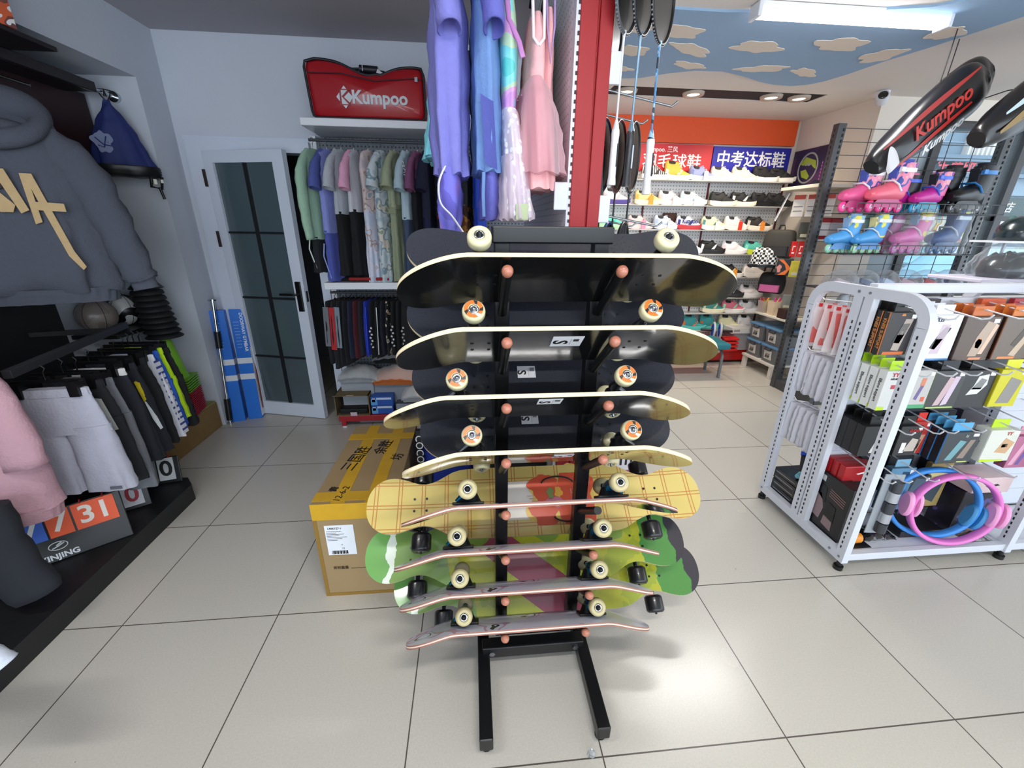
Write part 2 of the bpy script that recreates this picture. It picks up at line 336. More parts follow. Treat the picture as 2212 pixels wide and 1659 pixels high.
for i, (x, y, a, q, rz) in enumerate([(2.66, 2.12, .15, .075, .2), (2.50, 2.42, .11, .07, .4), (2.86, 2.36, .17, .06, .5), (2.98, 2.62, .13, .05, .3), (3.25, 2.27, .16, .08, .1), (3.52, 2.62, .17, .06, -.2), (3.72, 2.17, .16, .09, .1), (3.87, 2.65, .13, .055, .5), (4.12, 2.3, .1, .12, .4), (2.52, 2.74, .1, .045, .2), (4.18, 1.95, .1, .08, .2), (3.9, 1.83, .1, .05, 0), (2.42, 2.1, .08, .06, .2)]):
    mb.prism(blob(x, y, a, q, i, rz), 0.003, 0, TR((0, 0, 2.585 - 0.0002 * i)))
struct('cloud_print', mb, mat('#dccdbd', 0.9, noise=0.03), mural)
for x in (2.77, 3.36, 4.07, 4.33):       # round rims of the recessed downlights
    mb = MB(); mb.lathe([(0.05, -0.006), (0.062, -0.012), (0.085, -0.012), (0.09, 0.008)], 24, 0, None, False); mb.lathe([(0.001, -0.004), (0.052, -0.004)], 24, 1, None, False)
    o = mb.build('downlight', [mat('#b8a898', 0.4), mat('#fff0da', 0.5, emit=2.5, noise=0)])
    tag(o, {2.77: 'recessed downlight hidden half behind the hanging rackets', 3.36: 'recessed downlight in the black ceiling slot over the red shoe sign', 4.07: 'recessed downlight in the black slot left of its end pair partner', 4.33: 'recessed downlight at the closed end of the black ceiling slot'}[x], 'downlight', 'downlights in the black slot')
    l = bpy.data.lights.new('downlight_lamp', 'SPOT'); l.energy = LAMP_SHOES; l.spot_size = R(110); l.spot_blend = 0.7; l.color = (1, 0.86, 0.68); l.shadow_soft_size = 0.05
    lo = bpy.data.objects.new('downlight_lamp', l); COL.objects.link(lo); lo.location = (0, 0, -0.02); lo.rotation_euler = (R(24), 0, 0); lo.parent = o
    o.location = (x, 3.295, 2.598)
def tube_lamp(x, y, z, label, watts, L=1.07):
    t = thing('ceiling_lamp', label, 'lamp', (x, y, z), 0, 'white tube lamps on the ceiling')
    mb = MB(); mb.bx((-L / 2, -0.04, 0.0), (L / 2, 0.04, 0.03)); mb.bx((-L / 2 - 0.01, -0.044, -0.036), (-L / 2 + 0.012, 0.044, 0.03)); mb.bx((L / 2 - 0.012, -0.044, -0.036), (L / 2 + 0.01, 0.044, 0.03))
    mb.build('lamp_body', WHITEM, t, 0.004)
    mb = MB(); mb.rings([[(sx, 0.042 * math.cos(a), 0.002 + 0.036 * math.sin(a)) for a in (R(180) + R(180) * i / 12 for i in range(13))] for sx in (-L / 2 + 0.012, L / 2 - 0.012)], 0, True, True, False)
    mb.build('diffuser', mat('#f6f9ff', 0.5, emit=9.0, noise=0), t)
    l = bpy.data.lights.new('tube_light', 'AREA'); l.shape = 'RECTANGLE'; l.size = L - 0.05; l.size_y = 0.09; l.energy = watts; l.color = (1.0, 0.98, 0.95)
    lo = bpy.data.objects.new('tube_light', l); COL.objects.link(lo); lo.location = (0, 0, -0.042); lo.parent = t
    return t
tube_lamp(3.45, 1.79, 2.568, 'bright white tube lamp under the cloud painted ceiling', LAMP_SHOP)
tube_lamp(1.75, -0.95, 2.568, 'unseen bright white tube lamp assumed above the spot in front of the skateboard stand', LAMP_NEAR_ASSUMED)  # assumed lamp out of view, added to light the near side
tube_lamp(0.15, -0.45, 2.638, 'added unseen tube lamp brightening the clothes side of the shop', LAMP_LEFT_FILL)
# ---------------------------------------------------------------- skateboards and their stand
TILT = R(38); CT, ST = math.cos(TILT), math.sin(TILT)
PLY = mat('#d9c7a2', 0.55, noise=0.15, scale=60); PLYR = mat('#a97868', 0.5, noise=0.2, scale=60)
TANW = mat('#b9ac80', 0.3, coat=0.2, noise=0.03)
GRIP = mat('#141414', 0.13, coat=0.8, noise=0.25, scale=160, bump=0.10, bscale=14)
GRIP_LIT = mat('#34373f', 0.25, coat=0.8, noise=0.25, scale=200, bump=0.12, bscale=12)  # griptape of the rear boards, its colour lightened to look lit
CREAM = mat('#dbd2a8', 0.3, coat=0.2, noise=0.02)
def outline(L, Wd, kind):
    def hw(s):
        a = abs(s); e = L / 2 - a
        if e <= 0: return 0.0
        if kind == 'street':
            k = 0.135
            return Wd / 2 * (1 if e > k else max(0.0, 1 - ((k - e) / k) ** 2.3) ** (1 / 2.3))
        base = Wd / 2
        wa = 0.118 * math.exp(-((a - L * 0.325) / 0.075) ** 2) * 0.5
        k = 0.10; cap = 1 if e > k else max(0.0, 1 - ((k - e) / k) ** 2.2) ** (1 / 2.2)
        return (base * (0.80 if a > L * 0.36 else 1.0 - 0.2 * max(0, (a - L * 0.25) / (L * 0.11))) - wa * 0.55) * cap
    return hw
def deck(L, Wd, kind, mats, parent, kick=0.34, k0=0.24, th=0.011):
    """grip side up (+Z); slots: 0 top, 1 ply edge, 2 underside"""
    hw = outline(L, Wd, kind); N = 64; ss = [-L / 2 + L * (0.5 - 0.5 * math.cos(math.pi * i / N)) for i in range(N + 1)]
    def zz(s, v):
        a = abs(s); h = 0
        if a > k0: d = a - k0; h = kick * (d * d / (d + 0.05))
        return h + 0.9 * (v * v) * 0.5
    V = [-1, -0.8, -0.5, 0, 0.5, 0.8, 1]; mb = MB()
    for top, m in ((1, 0), (0, 2)):
        g = [[(s, max(hw(s), 0.0005) * v, zz(s, max(hw(s), 0.0005) * v) + (0 if top else -th)) for v in V] for s in ss]
        vs = [p for r in g for p in r]; n = len(V); fs = []
        for j in range(N):
            for i in range(n - 1):
                q = (j * n + i, j * n + i + 1, (j + 1) * n + i + 1, (j + 1) * n + i); fs.append(q[::-1] if top else q)
        mb.add(vs, fs, m, True)
    e = [(s, hw(s) if hw(s) > 0 else 0.0005) for s in ss]; lp = [(s, h) for s, h in e] + [(s, -h) for s, h in e[::-1]]
    rs = [[(s, h, zz(s, h) - d) for s, h in lp] for d in (0, th * .33, th * .66, th)]
    mb.rings(rs[:2], 1, True, False); mb.rings(rs[1:3], 3, True, False); mb.rings(rs[2:], 1, True, False)
    return mb.build('deck', mats, parent)
def wheel(parent, p, side, r=0.0275, wd=0.034, body=CREAM, print_=None, dark=False):
    T = TR(p, R(-90) * side)
    mb = MB(T); q = r * 0.86
    mb.lathe([(0.008, -wd / 2), (q - 0.003, -wd / 2), (r - 0.001, -wd / 2 + 0.006), (r, -wd / 2 + 0.011), (r, wd / 2 - 0.011), (r - 0.001, wd / 2 - 0.006), (q - 0.003, wd / 2), (0.013, wd / 2 - 0.001), (0.012, wd / 2 - 0.004)], 28, 0, None, False)
    if print_:
        for k in range(14):
            a0, a1 = 2 * math.pi * k / 14, 2 * math.pi * (k + 1) / 14; c = (1, 1, 2, 1, 1, 1, 1, 2, 1, 1, 1, 3, 1, 2)[k]
            mb.add([(0.0135 * math.cos(a0), 0.0135 * math.sin(a0), wd / 2 + 0.0007), ((q - 0.001) * math.cos(a0 + .25), (q - 0.001) * math.sin(a0 + .25), wd / 2 + 0.0007), ((q - 0.001) * math.cos(a1 + .25), (q - 0.001) * math.sin(a1 + .25), wd / 2 + 0.0007), (0.0135 * math.cos(a1), 0.0135 * math.sin(a1), wd / 2 + 0.0007)], [(0, 1, 2, 3)], c)
    w_ = mb.build('wheel', [body, mat('#f06a1e', 0.35), mat('#141414', 0.35), mat('#e9e4dc', 0.35)], parent)
    mb = MB(T); mb.lathe([(0.0118, wd / 2 - 0.004), (0.0118, wd / 2 - 0.001), (0.0075, wd / 2 - 0.001), (0.0070, wd / 2 - 0.005)], 20, 0, None, False); mb.lathe([(0.0004, wd / 2 + 0.006), (0.0042, wd / 2 + 0.005), (0.0048, wd / 2 - 0.004), (0.0075, wd / 2 - 0.005)], 16, 1, None, False)
    mb.build('bearing', [CHROME, BLACKM if dark else STEEL], w_)
    return w_
def truck(parent, x, flip, hanger_m, base_m, pr=None, body=CREAM, r=0.0275, wd=0.034, half=0.092, drop=0.05):
    """hangs under the deck (-Z); flip = +1 when its pivot points to the nose"""
    mb = MB(); mb.bx((x - 0.046, -0.029, -0.0185), (x + 0.046, 0.029, -0.011)); mb.rings([sell(x, 0, 0.038, 0.026, -0.018, 16, 3), sell(x + flip * 0.006, 0, 0.026, 0.020, -0.030, 16, 3), sell(x + flip * 0.012, 0, 0.014, 0.014, -0.043, 16, 3)], 0)
    t = mb.build('truck', base_m, parent, 0.002)
    mb = MB(); z = -drop; mb.tube([(x, -half + 0.03, z), (x, -0.03, z), (x, 0, z), (x, 0.03, z), (x, half - 0.03, z)], [0.007, 0.010, 0.015, 0.010, 0.007], 12)
    mb.rings([sell(x, 0, 0.017, 0.045, z + 0.004, 14), sell(x + flip * 0.012, 0, 0.012, 0.016, -0.026, 14)], 0); mb.tube([(x, 0, z), (x - flip * 0.035, 0, -0.02)], [0.012, 0.007], 10)
    h = mb.build('axle_hanger', hanger_m, t)
    for s in (-1, 1): wheel(t, (x, s * (half - 0.004), z), s, r, wd, body, pr, hanger_m is not STEEL)
    return t
def bolts(parent, xs, m, z=0.0015):
    for x in xs:
        for dx in (-0.021, 0.021):
            for dy in (-0.0205, 0.0205): mb = MB(); mb.cyl((x + dx, dy, z - 0.004), (x + dx, dy, z), 0.0042, n=10); mb.build('bolt', m, parent)
FROT, BROT = R(142), R(38)
def skateboard(label, c, rot, ply, top, under, hang, basem, pr=None, kick=0.34, body=CREAM):
    t = thing('skateboard', label, 'skateboard', c, 0, 'short skateboards on the stand', rot=(rot, 0, 0))
    deck(0.81, 0.2, 'street', [top, ply[0], under, ply[1]], t, kick)
    for x, f in ((-0.215, 1), (0.215, -1)): truck(t, x, f, hang, basem, pr, body)
    bolts(t, (-0.2, 0.2), BLACKM)
    return t
LAV = pattern('deck_underside_print', ['#d5d5e6', '#d9d9ea', '#c9a0b4', '#d5d5e6', '#3a3440', '#d9d9ea'], 7, 'noise', 0.2, [0, .34, .60, .625, .66, .672])
PL1 = (PLY, mat('#efe0c0', 0.5, noise=0.1, scale=60)); PL2 = (mat('#94604f', 0.5, noise=0.15, scale=60), mat('#dccabb', 0.5, noise=0.15))
TRB = mat('#1f7fae', 0.3, 0.8, noise=0.02)
fz = [1.460, 1.297, 1.129, 0.972, 0.807, 0.649, 0.491, 0.333]; fx = [1.667, 1.651, 1.606, 1.639, 1.623, 1.589, 1.592, 1.599]
fl_ = ['black topped skateboard with plain cream wheels, uppermost at the front of the stand',
       'black topped skateboard with orange printed wheels and white size sticker, second at the front',
       'black topped skateboard with orange printed wheels, third at the front',
       'black topped skateboard with orange printed wheels, fourth at the front',
       'blue trucked skateboard lying seen edge-on right across the yellow longboard',
       'blue trucked skateboard lying across the upper green longboard with pale underside',
       'blue trucked skateboard lying across the lower green longboard with pale underside',
       'blue trucked skateboard lowest on the front of the stand, over the feet']
FB = []
for i in range(8):
    c = (fx[i], 0.18 + 0.1 * CT, fz[i] - 0.1 * ST)
    if i == 0: t = skateboard(fl_[i], c, FROT, PL1, GRIP, BLACKP, BLACKM, BLACKM)
    elif i == 1: t = skateboard(fl_[i], c, FROT, PL1, GRIP, BLACKP, STEEL, BLACKM, True)
    elif i == 4: t = skateboard(fl_[i], c, FROT, PL2, GRIP, LAV, TRB, BLACKM, None, 0.34, TANW)
    else: t = dup(FB[1 if i < 4 else 4], fl_[i], c)
    FB.append(t)
STK = mat('#d8d8dc', 0.4, noise=0.02); INK = mat('#101010', 0.5, noise=0)
def sticker(t, x, y, z, top=1, s=1.0, rz=R(90)):
    T = TR((x, y, z), 0 if top > 0 else math.pi, 0, 0)
    mb = MB(T); mb.bx((-0.026 * s, -0.018 * s, 0), (0.026 * s, 0.022 * s, 0.0008)); st = mb.build('size_sticker', STK, t)
    mb = MB(T); mb.bx((0.006 * s, -0.014, 0.0009), (0.0065 * s, 0.018, 0.0012))
    for k in range(9): mb.bx((0.010 * s + 0.0016 * k, 0.004, 0.0009), (0.0108 * s + 0.0016 * k, 0.018, 0.0012))
    mb.build('barcode', INK, st); text('S', 0.034 * s, INK, st, T @ TR((-0.012 * s, 0, 0.001), 0, 0, rz), bold=0.02)
sticker(FB[1], 0.015, 0.025, 0.0015, 1, 1.5, R(-90)); sticker(FB[2], 0.02, 0.05, 0.0025, 1, 1.2, R(-90)); sticker(FB[3], 0.04, 0.0, 0.001, 1, 1.1, R(90))
bz = [1.436, 1.258, 1.066, 0.884]; bl_ = ['dark grip taped skateboard uppermost at the rear of the stand',
       'dark grip taped skateboard second from the top on the rear of the stand', 'dark grip taped skateboard with white sticker, third down on the rear of the stand',
       'dark grip taped skateboard with white sticker, fourth down at the rear, above the yellow longboard']
BB = []
for i in range(4):
    c = (1.666 - (0.012 if 0 < i < 3 else 0), 0.458, bz[i])
    t = skateboard(bl_[i], c, BROT, PL1, GRIP_LIT, BLACKP, STEEL, BLACKM) if i == 0 else dup(BB[0], bl_[i], c)
    BB.append(t)
sticker(BB[2], -0.055, 0.03, 0.001, 1, 1.1); sticker(BB[3], -0.05, 0.05, 0.001, 1, 1.1)
def longboard_graphic(kind):
    m = bpy.data.materials.new('m_long_' + kind); m.use_nodes = True; nt = m.node_tree; b = nt.nodes['Principled BSDF']; b.inputs['Roughness'].default_value = 0.16; b.inputs['Coat Weight'].default_value = 0.5
    tc = nt.nodes.new('ShaderNodeTexCoord'); sx = nt.nodes.new('ShaderNodeSeparateXYZ'); nt.links.new(tc.outputs['Object'], sx.inputs[0])
    def M(op, a, bb=None):
        n = nt.nodes.new('ShaderNodeMath'); n.operation = op
        for k, v in ((0, a), (1, bb)):
            if v is None: continue
            if isinstance(v, (int, float)): n.inputs[k].default_value = v
            else: nt.links.new(v, n.inputs[k])
        return n.outputs[0]
    def mix(f, a, bb):
        n = nt.nodes.new('ShaderNodeMix'); n.data_type = 'RGBA'; nt.links.new(f, n.inputs['Factor'])
        for k, v in (('A', a), ('B', bb)):
            if isinstance(v, str): n.inputs[k].default_value = lin(v)
            else: nt.links.new(v, n.inputs[k])
        return n.outputs['Result']
    X, Y = sx.outputs[0], sx.outputs[1]
    nz = nt.nodes.new('ShaderNodeTexNoise'); nz.inputs['Scale'].default_value = 9; nz.inputs['Detail'].default_value = 3; nt.links.new(tc.outputs['Object'], nz.inputs[0]); N = nz.outputs['Fac']
    if kind == 'yellow':
        c = mix(N, '#cfb768', '#d8c47a')
        for ax in (X, Y):
            for off in (0.0, 0.011):
                f = M('LESS_THAN', M('ABSOLUTE', M('SUBTRACT', M('FRACT', M('MULTIPLY', M('ADD', ax, 5.0 + off), 12.5)), 0.5)), 0.022); c = mix(f, c, '#bd8448')
    else:
        Xn = M('ADD', X, M('MULTIPLY', M('SUBTRACT', N, 0.5), 0.11))
        c = mix(M('GREATER_THAN', N, 0.55), '#a9aa34', '#95a038')
        c = mix(M('LESS_THAN', M('ABSOLUTE', M('SUBTRACT', M('ADD', X, M('MULTIPLY', Y, 1.3)), -0.10)), 0.09), c, '#8e4453')
        c = mix(M('GREATER_THAN', M('ADD', M('MULTIPLY', M('SINE', M('MULTIPLY', Xn, 24)), 0.05), Y), 0.06), c, '#7c9642')
        c = mix(M('GREATER_THAN', Xn, 0.43), c, '#4f8742'); c = mix(M('GREATER_THAN', Xn, 0.535), c, '#3a373d')
        c = mix(M('LESS_THAN', Xn, -0.30), c, '#7c9c52'); c = mix(M('LESS_THAN', M('ABSOLUTE', M('ADD', Xn, 0.50)), 0.010), c, '#e4ecdc'); c = mix(M('LESS_THAN', Xn, -0.51), c, '#72aa5a')
    nt.links.new(c, b.inputs['Base Color']); return m
BLKW = mat('#17171a', 0.3, coat=0.2, noise=0.05)
LY, LG = longboard_graphic('yellow'), longboard_graphic('green')
def longboard(label, c, g):
    t = thing('longboard', label, 'longboard', c, 0, 'longboards on the stand', rot=(BROT, 0, 0))
    deck(1.19, 0.245, 'long', [g, PLY, BLACKP, mat('#c8b48c', 0.5, noise=0.1)], t, 0.12, 0.42)
    for x, f in ((-0.415, 1), (0.415, -1)): truck(t, x, f, BLACKM, BLACKM, None, BLKW, 0.035, 0.062, 0.118, 0.062)
    bolts(t, (-0.415, 0.415), BLACKM, 0.003)
    return t
l0 = longboard('yellow plaid longboard with a red blob picture in its middle, black wheels', (1.652, 0.475, 0.605), LY)
RED = mat('#d2583f', 0.3, noise=0.05)
T = TR((0.03, 0, 0.0016))
mb = MB(T); mb.prism([(-0.16, -0.112), (0.135, -0.112), (0.135, 0.112), (-0.16, 0.112)], 0.0006); mb.build('centre_print', mat('#e4dcd2', 0.3), l0)
mb = MB(T)
MBX = mb; mb = MB(T @ TR((0.045, 0, 0))); mb.prism(blob(0.02, 0.0, 0.135, 0.108, 3), 0.0006, 1, None, 0.0008)
mb.prism(blob(-0.055, 0.045, 0.05, 0.048, 4, .4), 0.0006, 0, None, 0.0016); mb.prism(blob(-0.055, -0.045, 0.05, 0.048, 5, -.4), 0.0006, 0, None, 0.0017)
mb.prism(blob(0.05, 0.0, 0.085, 0.100, 6), 0.0006, 0, None, 0.0018); mb.prism(blob(-0.015, -0.012, 0.03, 0.018, 8), 0.0006, 2, None, 0.0026); mb.prism(blob(0.0, 0.022, 0.014, 0.02, 9), 0.0006, 3, None, 0.0026)
mb.prism(blob(-0.03, 0.02, 0.012, 0.022, 2), 0.0006, 4, None, 0.0026)
mb.tube([(0.0 + 0.06 * math.sin(a), 0.052 + 0.028 * math.cos(a), 0.003) for a in (R(x) for x in range(-80, 81, 16))], 0.003, 6, 5); mb.tube([(0.03 + 0.055 * math.sin(a), -0.06 - 0.022 * math.cos(a), 0.003) for a in (R(x) for x in range(-80, 81, 16))], 0.003, 6, 5)
for k in range(4): mb.bx((0.045 + 0.009 * k, 0.015 + 0.003 * (k % 2), 0.0026), (0.047 + 0.009 * k, 0.033, 0.0032), 6); mb.bx((0.045 + 0.009 * k, -0.038, 0.0026), (0.047 + 0.009 * k, -0.018 + 0.003 * (k % 2), 0.0032), 6)
for k in range(3): mb.bx((-0.115 + 0.008 * k, 0.01 - 0.01 * k, 0.0026), (-0.09 + 0.008 * k, 0.013 - 0.01 * k, 0.0032), 6)
mb.build('blob_print', [RED, mat('#e3c064', 0.3), mat('#c9788f', 0.3), mat('#e0a94c', 0.3), mat('#7d8a55', 0.3), INK, mat('#c9a79c', 0.3)], l0)
l1 = longboard('green and yellow longboard just below the yellow plaid one, white drips on its tail', (1.624, 0.475, 0.392), LG)
l2 = dup(l1, 'green and yellow longboard lowest at the rear of the stand', (1.712, 0.475, 0.238))
st = thing('board_stand', 'black steel two-sided stand holding skateboards and longboards', 'display stand', (1.635, 0.36, 0))
ox, oy = -1.635, -0.36
def P3(x, y, z): return (x + ox, y + oy, z)
for x in (1.512, 1.772):
    mb = MB(); mb.bx(P3(x - 0.02, 0.352, 0.10), P3(x + 0.02, 0.392, 1.49)); mb.build('post', BLACKM, st, 0.003)
mb = MB(); mb.bx(P3(1.486, 0.345, 1.478), P3(1.80, 0.398, 1.52)); mb.build('top_bar', BLACKM, st, 0.004)
for x in (1.445, 1.768 + 0.04):
    mb = MB(); mb.box(P3(x, 0.36, 0.055), (0.042, 0.66, 0.05)); l = mb.build('foot', BLACKM, st, 0.004)
    for y in (0.06, 0.66):
        mb = MB(); mb.cyl(P3(x, y, 0), P3(x, y, 0.03), 0.017); mb.build('rubber_pad', mat('#050505', 0.8), l)
mb = MB(); mb.bx(P3(1.44, 0.30, 0.055), P3(1.81, 0.345, 0.105)); mb.bx(P3(1.44, 0.40, 0.055), P3(1.81, 0.44, 0.105)); mb.bx(P3(1.49, 0.35, 0.10), P3(1.79, 0.395, 0.145)); mb.build('cross_bar', BLACKM, st, 0.004)
mb = MB()
for x in (1.475, 1.78):
    mb.cyl(P3(x, 0.295, 0.08), P3(x, 0.302, 0.08), 0.011, n=6)
mb.cyl(P3(1.826, 0.36, 0.06), P3(1.84, 0.36, 0.06), 0.01, n=6); mb.build('bolts', STEEL, st)
CAPM = mat('#b0705a', 0.35, coat=0.3, noise=0.05)
for i in range(8):
    for x in (1.512, 1.772):
        cy, cz = 0.18 + 0.1 * CT, fz[i] - 0.1 * ST
        q = lambda v, d=0.0235: P3(x, cy - CT * v - ST * d, cz + ST * v - CT * d)
        mb = MB(); mb.cyl(q(-0.125), q(0.075), 0.0115, n=16); pg = mb.build('peg', BLACKM, st)
        if not (i == 4 and x > 1.6):
            mb = MB(TR(q(0.075)) @ Euler((R(52), 0, 0)).to_matrix().to_4x4()); mb.lathe([(0.0001, 0.0145), (0.008, 0.0125), (0.0125, 0.006), (0.0135, 0.0), (0.0125, -0.007), (0.0115, -0.009)], 20); mb.build('end_cap', CAPM, pg)
for i, (z, x_) in enumerate([(1.436, 0), (1.258, 0), (1.066, 0), (0.884, 0), (0.605, 1), (0.392, 1), (0.238, 1)]):
    for x in (1.512, 1.772):
        q = lambda v, d=0.0235: P3(x, 0.46 + CT * v - -ST * d * 1.0, z + ST * v - CT * d)
        mb = MB(); mb.cyl(q(-0.10), q(0.08), 0.0115, n=12); mb.build('peg', BLACKM, st)
# ---------------------------------------------------------------- big carton behind the stand
def carton():
    t = thing('carton', 'large brown carton sealed with yellow tape and marked in black pen', 'box', (0.94, 1.03, 0), R(-0.5))
    W_, D_, H_ = 0.33, 0.70, 0.477
    mb = MB(); mb.bx((-W_ / 2, -D_ / 2, 0), (W_ / 2, D_ / 2, H_)); mb.build('box_body', mat('#977f5a', 0.8, noise=0.12, scale=6, bump=0.15, bscale=12), t, 0.004)
    TP = mat('#c79a1e', 0.25, noise=0.12, scale=25); mb = MB(); e = 0.0015
    for x in (-0.06, 0.075): mb.bx((x - 0.028, -D_ / 2, H_), (x + 0.028, D_ / 2, H_ + e))
    for y in (-0.30, 0.22): mb.bx((-W_ / 2, y - 0.03, H_), (W_ / 2, y + 0.03, H_ + e * 1.4))
    mb.bx((-W_ / 2 - e, -D_ / 2 - e, H_ - 0.075), (W_ / 2 + e, -D_ / 2, H_ + e)); mb.build('tape', TP, t); mb = MB(); mb.bx((-W_ / 2 - e, -D_ / 2 - e, 0), (-W_ / 2 + 0.014, -D_ / 2, H_ - 0.075)); mb.bx((-W_ / 2 - e, -D_ / 2 - e * 1.2, 0), (W_ / 2, -D_ / 2, 0.016)); mb.build('edge_tape', mat('#8a6a2c', .3, noise=.15), t)
    mb = MB(); mb.bx((-0.125, -D_ / 2 - 0.003, 0.225), (-0.01, -D_ / 2 - 0.001, 0.375)); lb = mb.build('shipping_label', mat('#dfe3ea', 0.6, noise=0.02), t)
    T = TR((0, -D_ / 2 - 0.0032, 0), FRONT); text('L90K7Z7-1', 0.012, INK, lb, T @ TR((-0.085, 0.36, 0)), bold=.02); text('7', 0.012, INK, lb, T @ TR((-0.065, 0.275, 0))); text('12', 0.012, INK, lb, T @ TR((-0.062, 0.258, 0)))
    mb = MB()
    for k in range(7): mb.bx((-0.12, -D_ / 2 - 0.0036, 0.30 + 0.0075 * k), (-0.12 + 0.04 + 0.05 * ((k * 7 % 5) / 5), -D_ / 2 - 0.003, 0.3016 + 0.0075 * k))
    mb.build('text_lines', INK, lb); mb = MB()
    for k in range(16): mb.bx((-0.11 + 0.0042 * k, -D_ / 2 - 0.0036, 0.23), (-0.108 + 0.0042 * k + 0.001 * (k % 3), -D_ / 2 - 0.003, 0.247))
    mb.build('barcode', INK, lb)
    text('货物重量', 0.016, mat('#4a3c28', 0.8), t, T @ TR((-0.085, 0.155, 0))); mb = MB(); mb.bx((-0.045, -D_ / 2 - 0.002, 0.148), (0.05, -D_ / 2 - 0.001, 0.1495)); mb.build('printed_line', mat('#4a3c28', 0.8), t)
    for s, x, y, z in (('三国胜', -0.07, 0.0, .075), ('余胜', 0.035, 0.1, .07), ('12-6-2', -0.06, -0.285, .04), ('青', -0.10, -0.25, .04), ('坊', 0.12, 0.0, .06)):
        text(s, z, INK, t, TR((x, y, H_ + 0.0024), 0, 0, R(80)))
    return t
carton()
# ---------------------------------------------------------------- two-faced display wall ending in the red upright
PEG = pattern('pegboard', ['#3a3a3e', '#e2e2e6'], 46, 'voronoi', 0.6, [0, 0.16])
def pegmat(c1, c2, sc_=38.0, r=0.23):
    key = ('peg', c1, c2)
    if key in _M: return _M[key]
    m = bpy.data.materials.new('m_peg%d' % len(_M)); m.use_nodes = True; nt = m.node_tree; b = nt.nodes['Principled BSDF']; b.inputs['Roughness'].default_value = 0.5
    tc = nt.nodes.new('ShaderNodeTexCoord'); vm = nt.nodes.new('ShaderNodeVectorMath'); vm.operation = 'SCALE'; vm.inputs['Scale'].default_value = sc_; nt.links.new(tc.outputs['Object'], vm.inputs[0])
    fr = nt.nodes.new('ShaderNodeVectorMath'); fr.operation = 'FRACTION'; nt.links.new(vm.outputs[0], fr.inputs[0]); sb = nt.nodes.new('ShaderNodeVectorMath'); sb.operation = 'SUBTRACT'; sb.inputs[1].default_value = (.5, .5, .5); nt.links.new(fr.outputs[0], sb.inputs[0])
    sx = nt.nodes.new('ShaderNodeSeparateXYZ'); nt.links.new(sb.outputs[0], sx.inputs[0])
    ge = nt.nodes.new('ShaderNodeNewGeometry'); gs = nt.nodes.new('ShaderNodeSeparateXYZ'); nt.links.new(ge.outputs['Normal'], gs.inputs[0]); ab = nt.nodes.new('ShaderNodeMath'); ab.operation = 'ABSOLUTE'; nt.links.new(gs.outputs[0], ab.inputs[0]); g2 = nt.nodes.new('ShaderNodeMath'); g2.operation = 'GREATER_THAN'; g2.inputs[1].default_value = 0.7; nt.links.new(ab.outputs[0], g2.inputs[0])
    sel = nt.nodes.new('ShaderNodeMix'); nt.links.new(g2.outputs[0], sel.inputs[0]); nt.links.new(sx.outputs[0], sel.inputs[2]); nt.links.new(sx.outputs[1], sel.inputs[3])
    cb = nt.nodes.new('ShaderNodeCombineXYZ'); nt.links.new(sel.outputs[0], cb.inputs[0]); nt.links.new(sx.outputs[2], cb.inputs[1]); ln = nt.nodes.new('ShaderNodeVectorMath'); ln.operation = 'LENGTH'; nt.links.new(cb.outputs[0], ln.inputs[0])
    lt = nt.nodes.new('ShaderNodeMath'); lt.operation = 'LESS_THAN'; lt.inputs[1].default_value = r; nt.links.new(ln.outputs['Value'], lt.inputs[0])
    mx = nt.nodes.new('ShaderNodeMix'); mx.data_type = 'RGBA'; mx.inputs['A'].default_value = lin(c1); mx.inputs['B'].default_value = lin(c2); nt.links.new(lt.outputs[0], mx.inputs['Factor']); nt.links.new(mx.outputs['Result'], b.inputs['Base Color'])
    _M[key] = m; return m
gd = thing('display_wall', 'free-standing white pegboard display wall with a red upright end post', 'display wall', (1.80, 1.4, 0))
g = lambda x, y, z: (x - 1.80, y - 1.4, z)
mb = MB(); mb.bx(g(1.785, 0.815, 0), g(1.842, 0.86, 2.58)); mb.bx(g(1.848, 0.815, 0), g(1.892, 0.86, 2.58)); mb.bx(g(1.785, 0.825, 0), g(1.892, 0.86, 2.58)); mb.build('end_post', mat('#9e0d15', 0.5, noise=0.05, scale=3), gd, 0.003)
mb = MB(); mb.bx(g(1.772, 0.82, 0.1), g(1.787, 0.862, 2.58))
for k in range(50): mb.bx(g(1.779, 0.816, 1.3 + 0.026 * k), g(1.787, 0.8205, 1.310 + 0.026 * k), 1)
mb.build('slotted_strip', [WHITEM, mat('#3a0f12', 0.6)], gd)
mb = MB(); mb.bx(g(1.775, 0.86, 0.15), g(1.79, 2.10, 2.58)); mb.bx(g(1.885, 0.86, 0.15), g(1.90, 2.10, 2.58)); mb.build('pegboard', pegmat('#ececf0', '#77777c', 38.0, .13), gd)
mb = MB(); mb.bx(g(1.42, 0.9, 0), g(2.26, 2.10, 0.14)); mb.build('base_plinth', WHITEM, gd, 0.004)
mb = MB()
for x, z, s in ((1.752, 1.62, -1), (1.905, 2.0, 1), (1.905, 1.58, 1)): mb.bx(g(x - 0.025, 0.818, z - 0.045), g(x + 0.025, 0.824, z + 0.045))
mb.build('bracket_plate', WHITEM, gd, 0.012)
for z in (1.93, 1.545):
    for y in (0.86, 1.12):
        mb = MB(); mb.tube([g(1.90, y, z + 0.02), g(2.13, y, z - 0.02), g(2.15, y, z - 0.005)], 0.004, 8); mb.build('hook_rod', STEEL, gd)
mb = MB(); mb.tube([g(1.78, 0.90, 2.30), g(1.30, 0.90, 2.30)], 0.009, 10); mb.build('hook_rod', CHROME, gd)
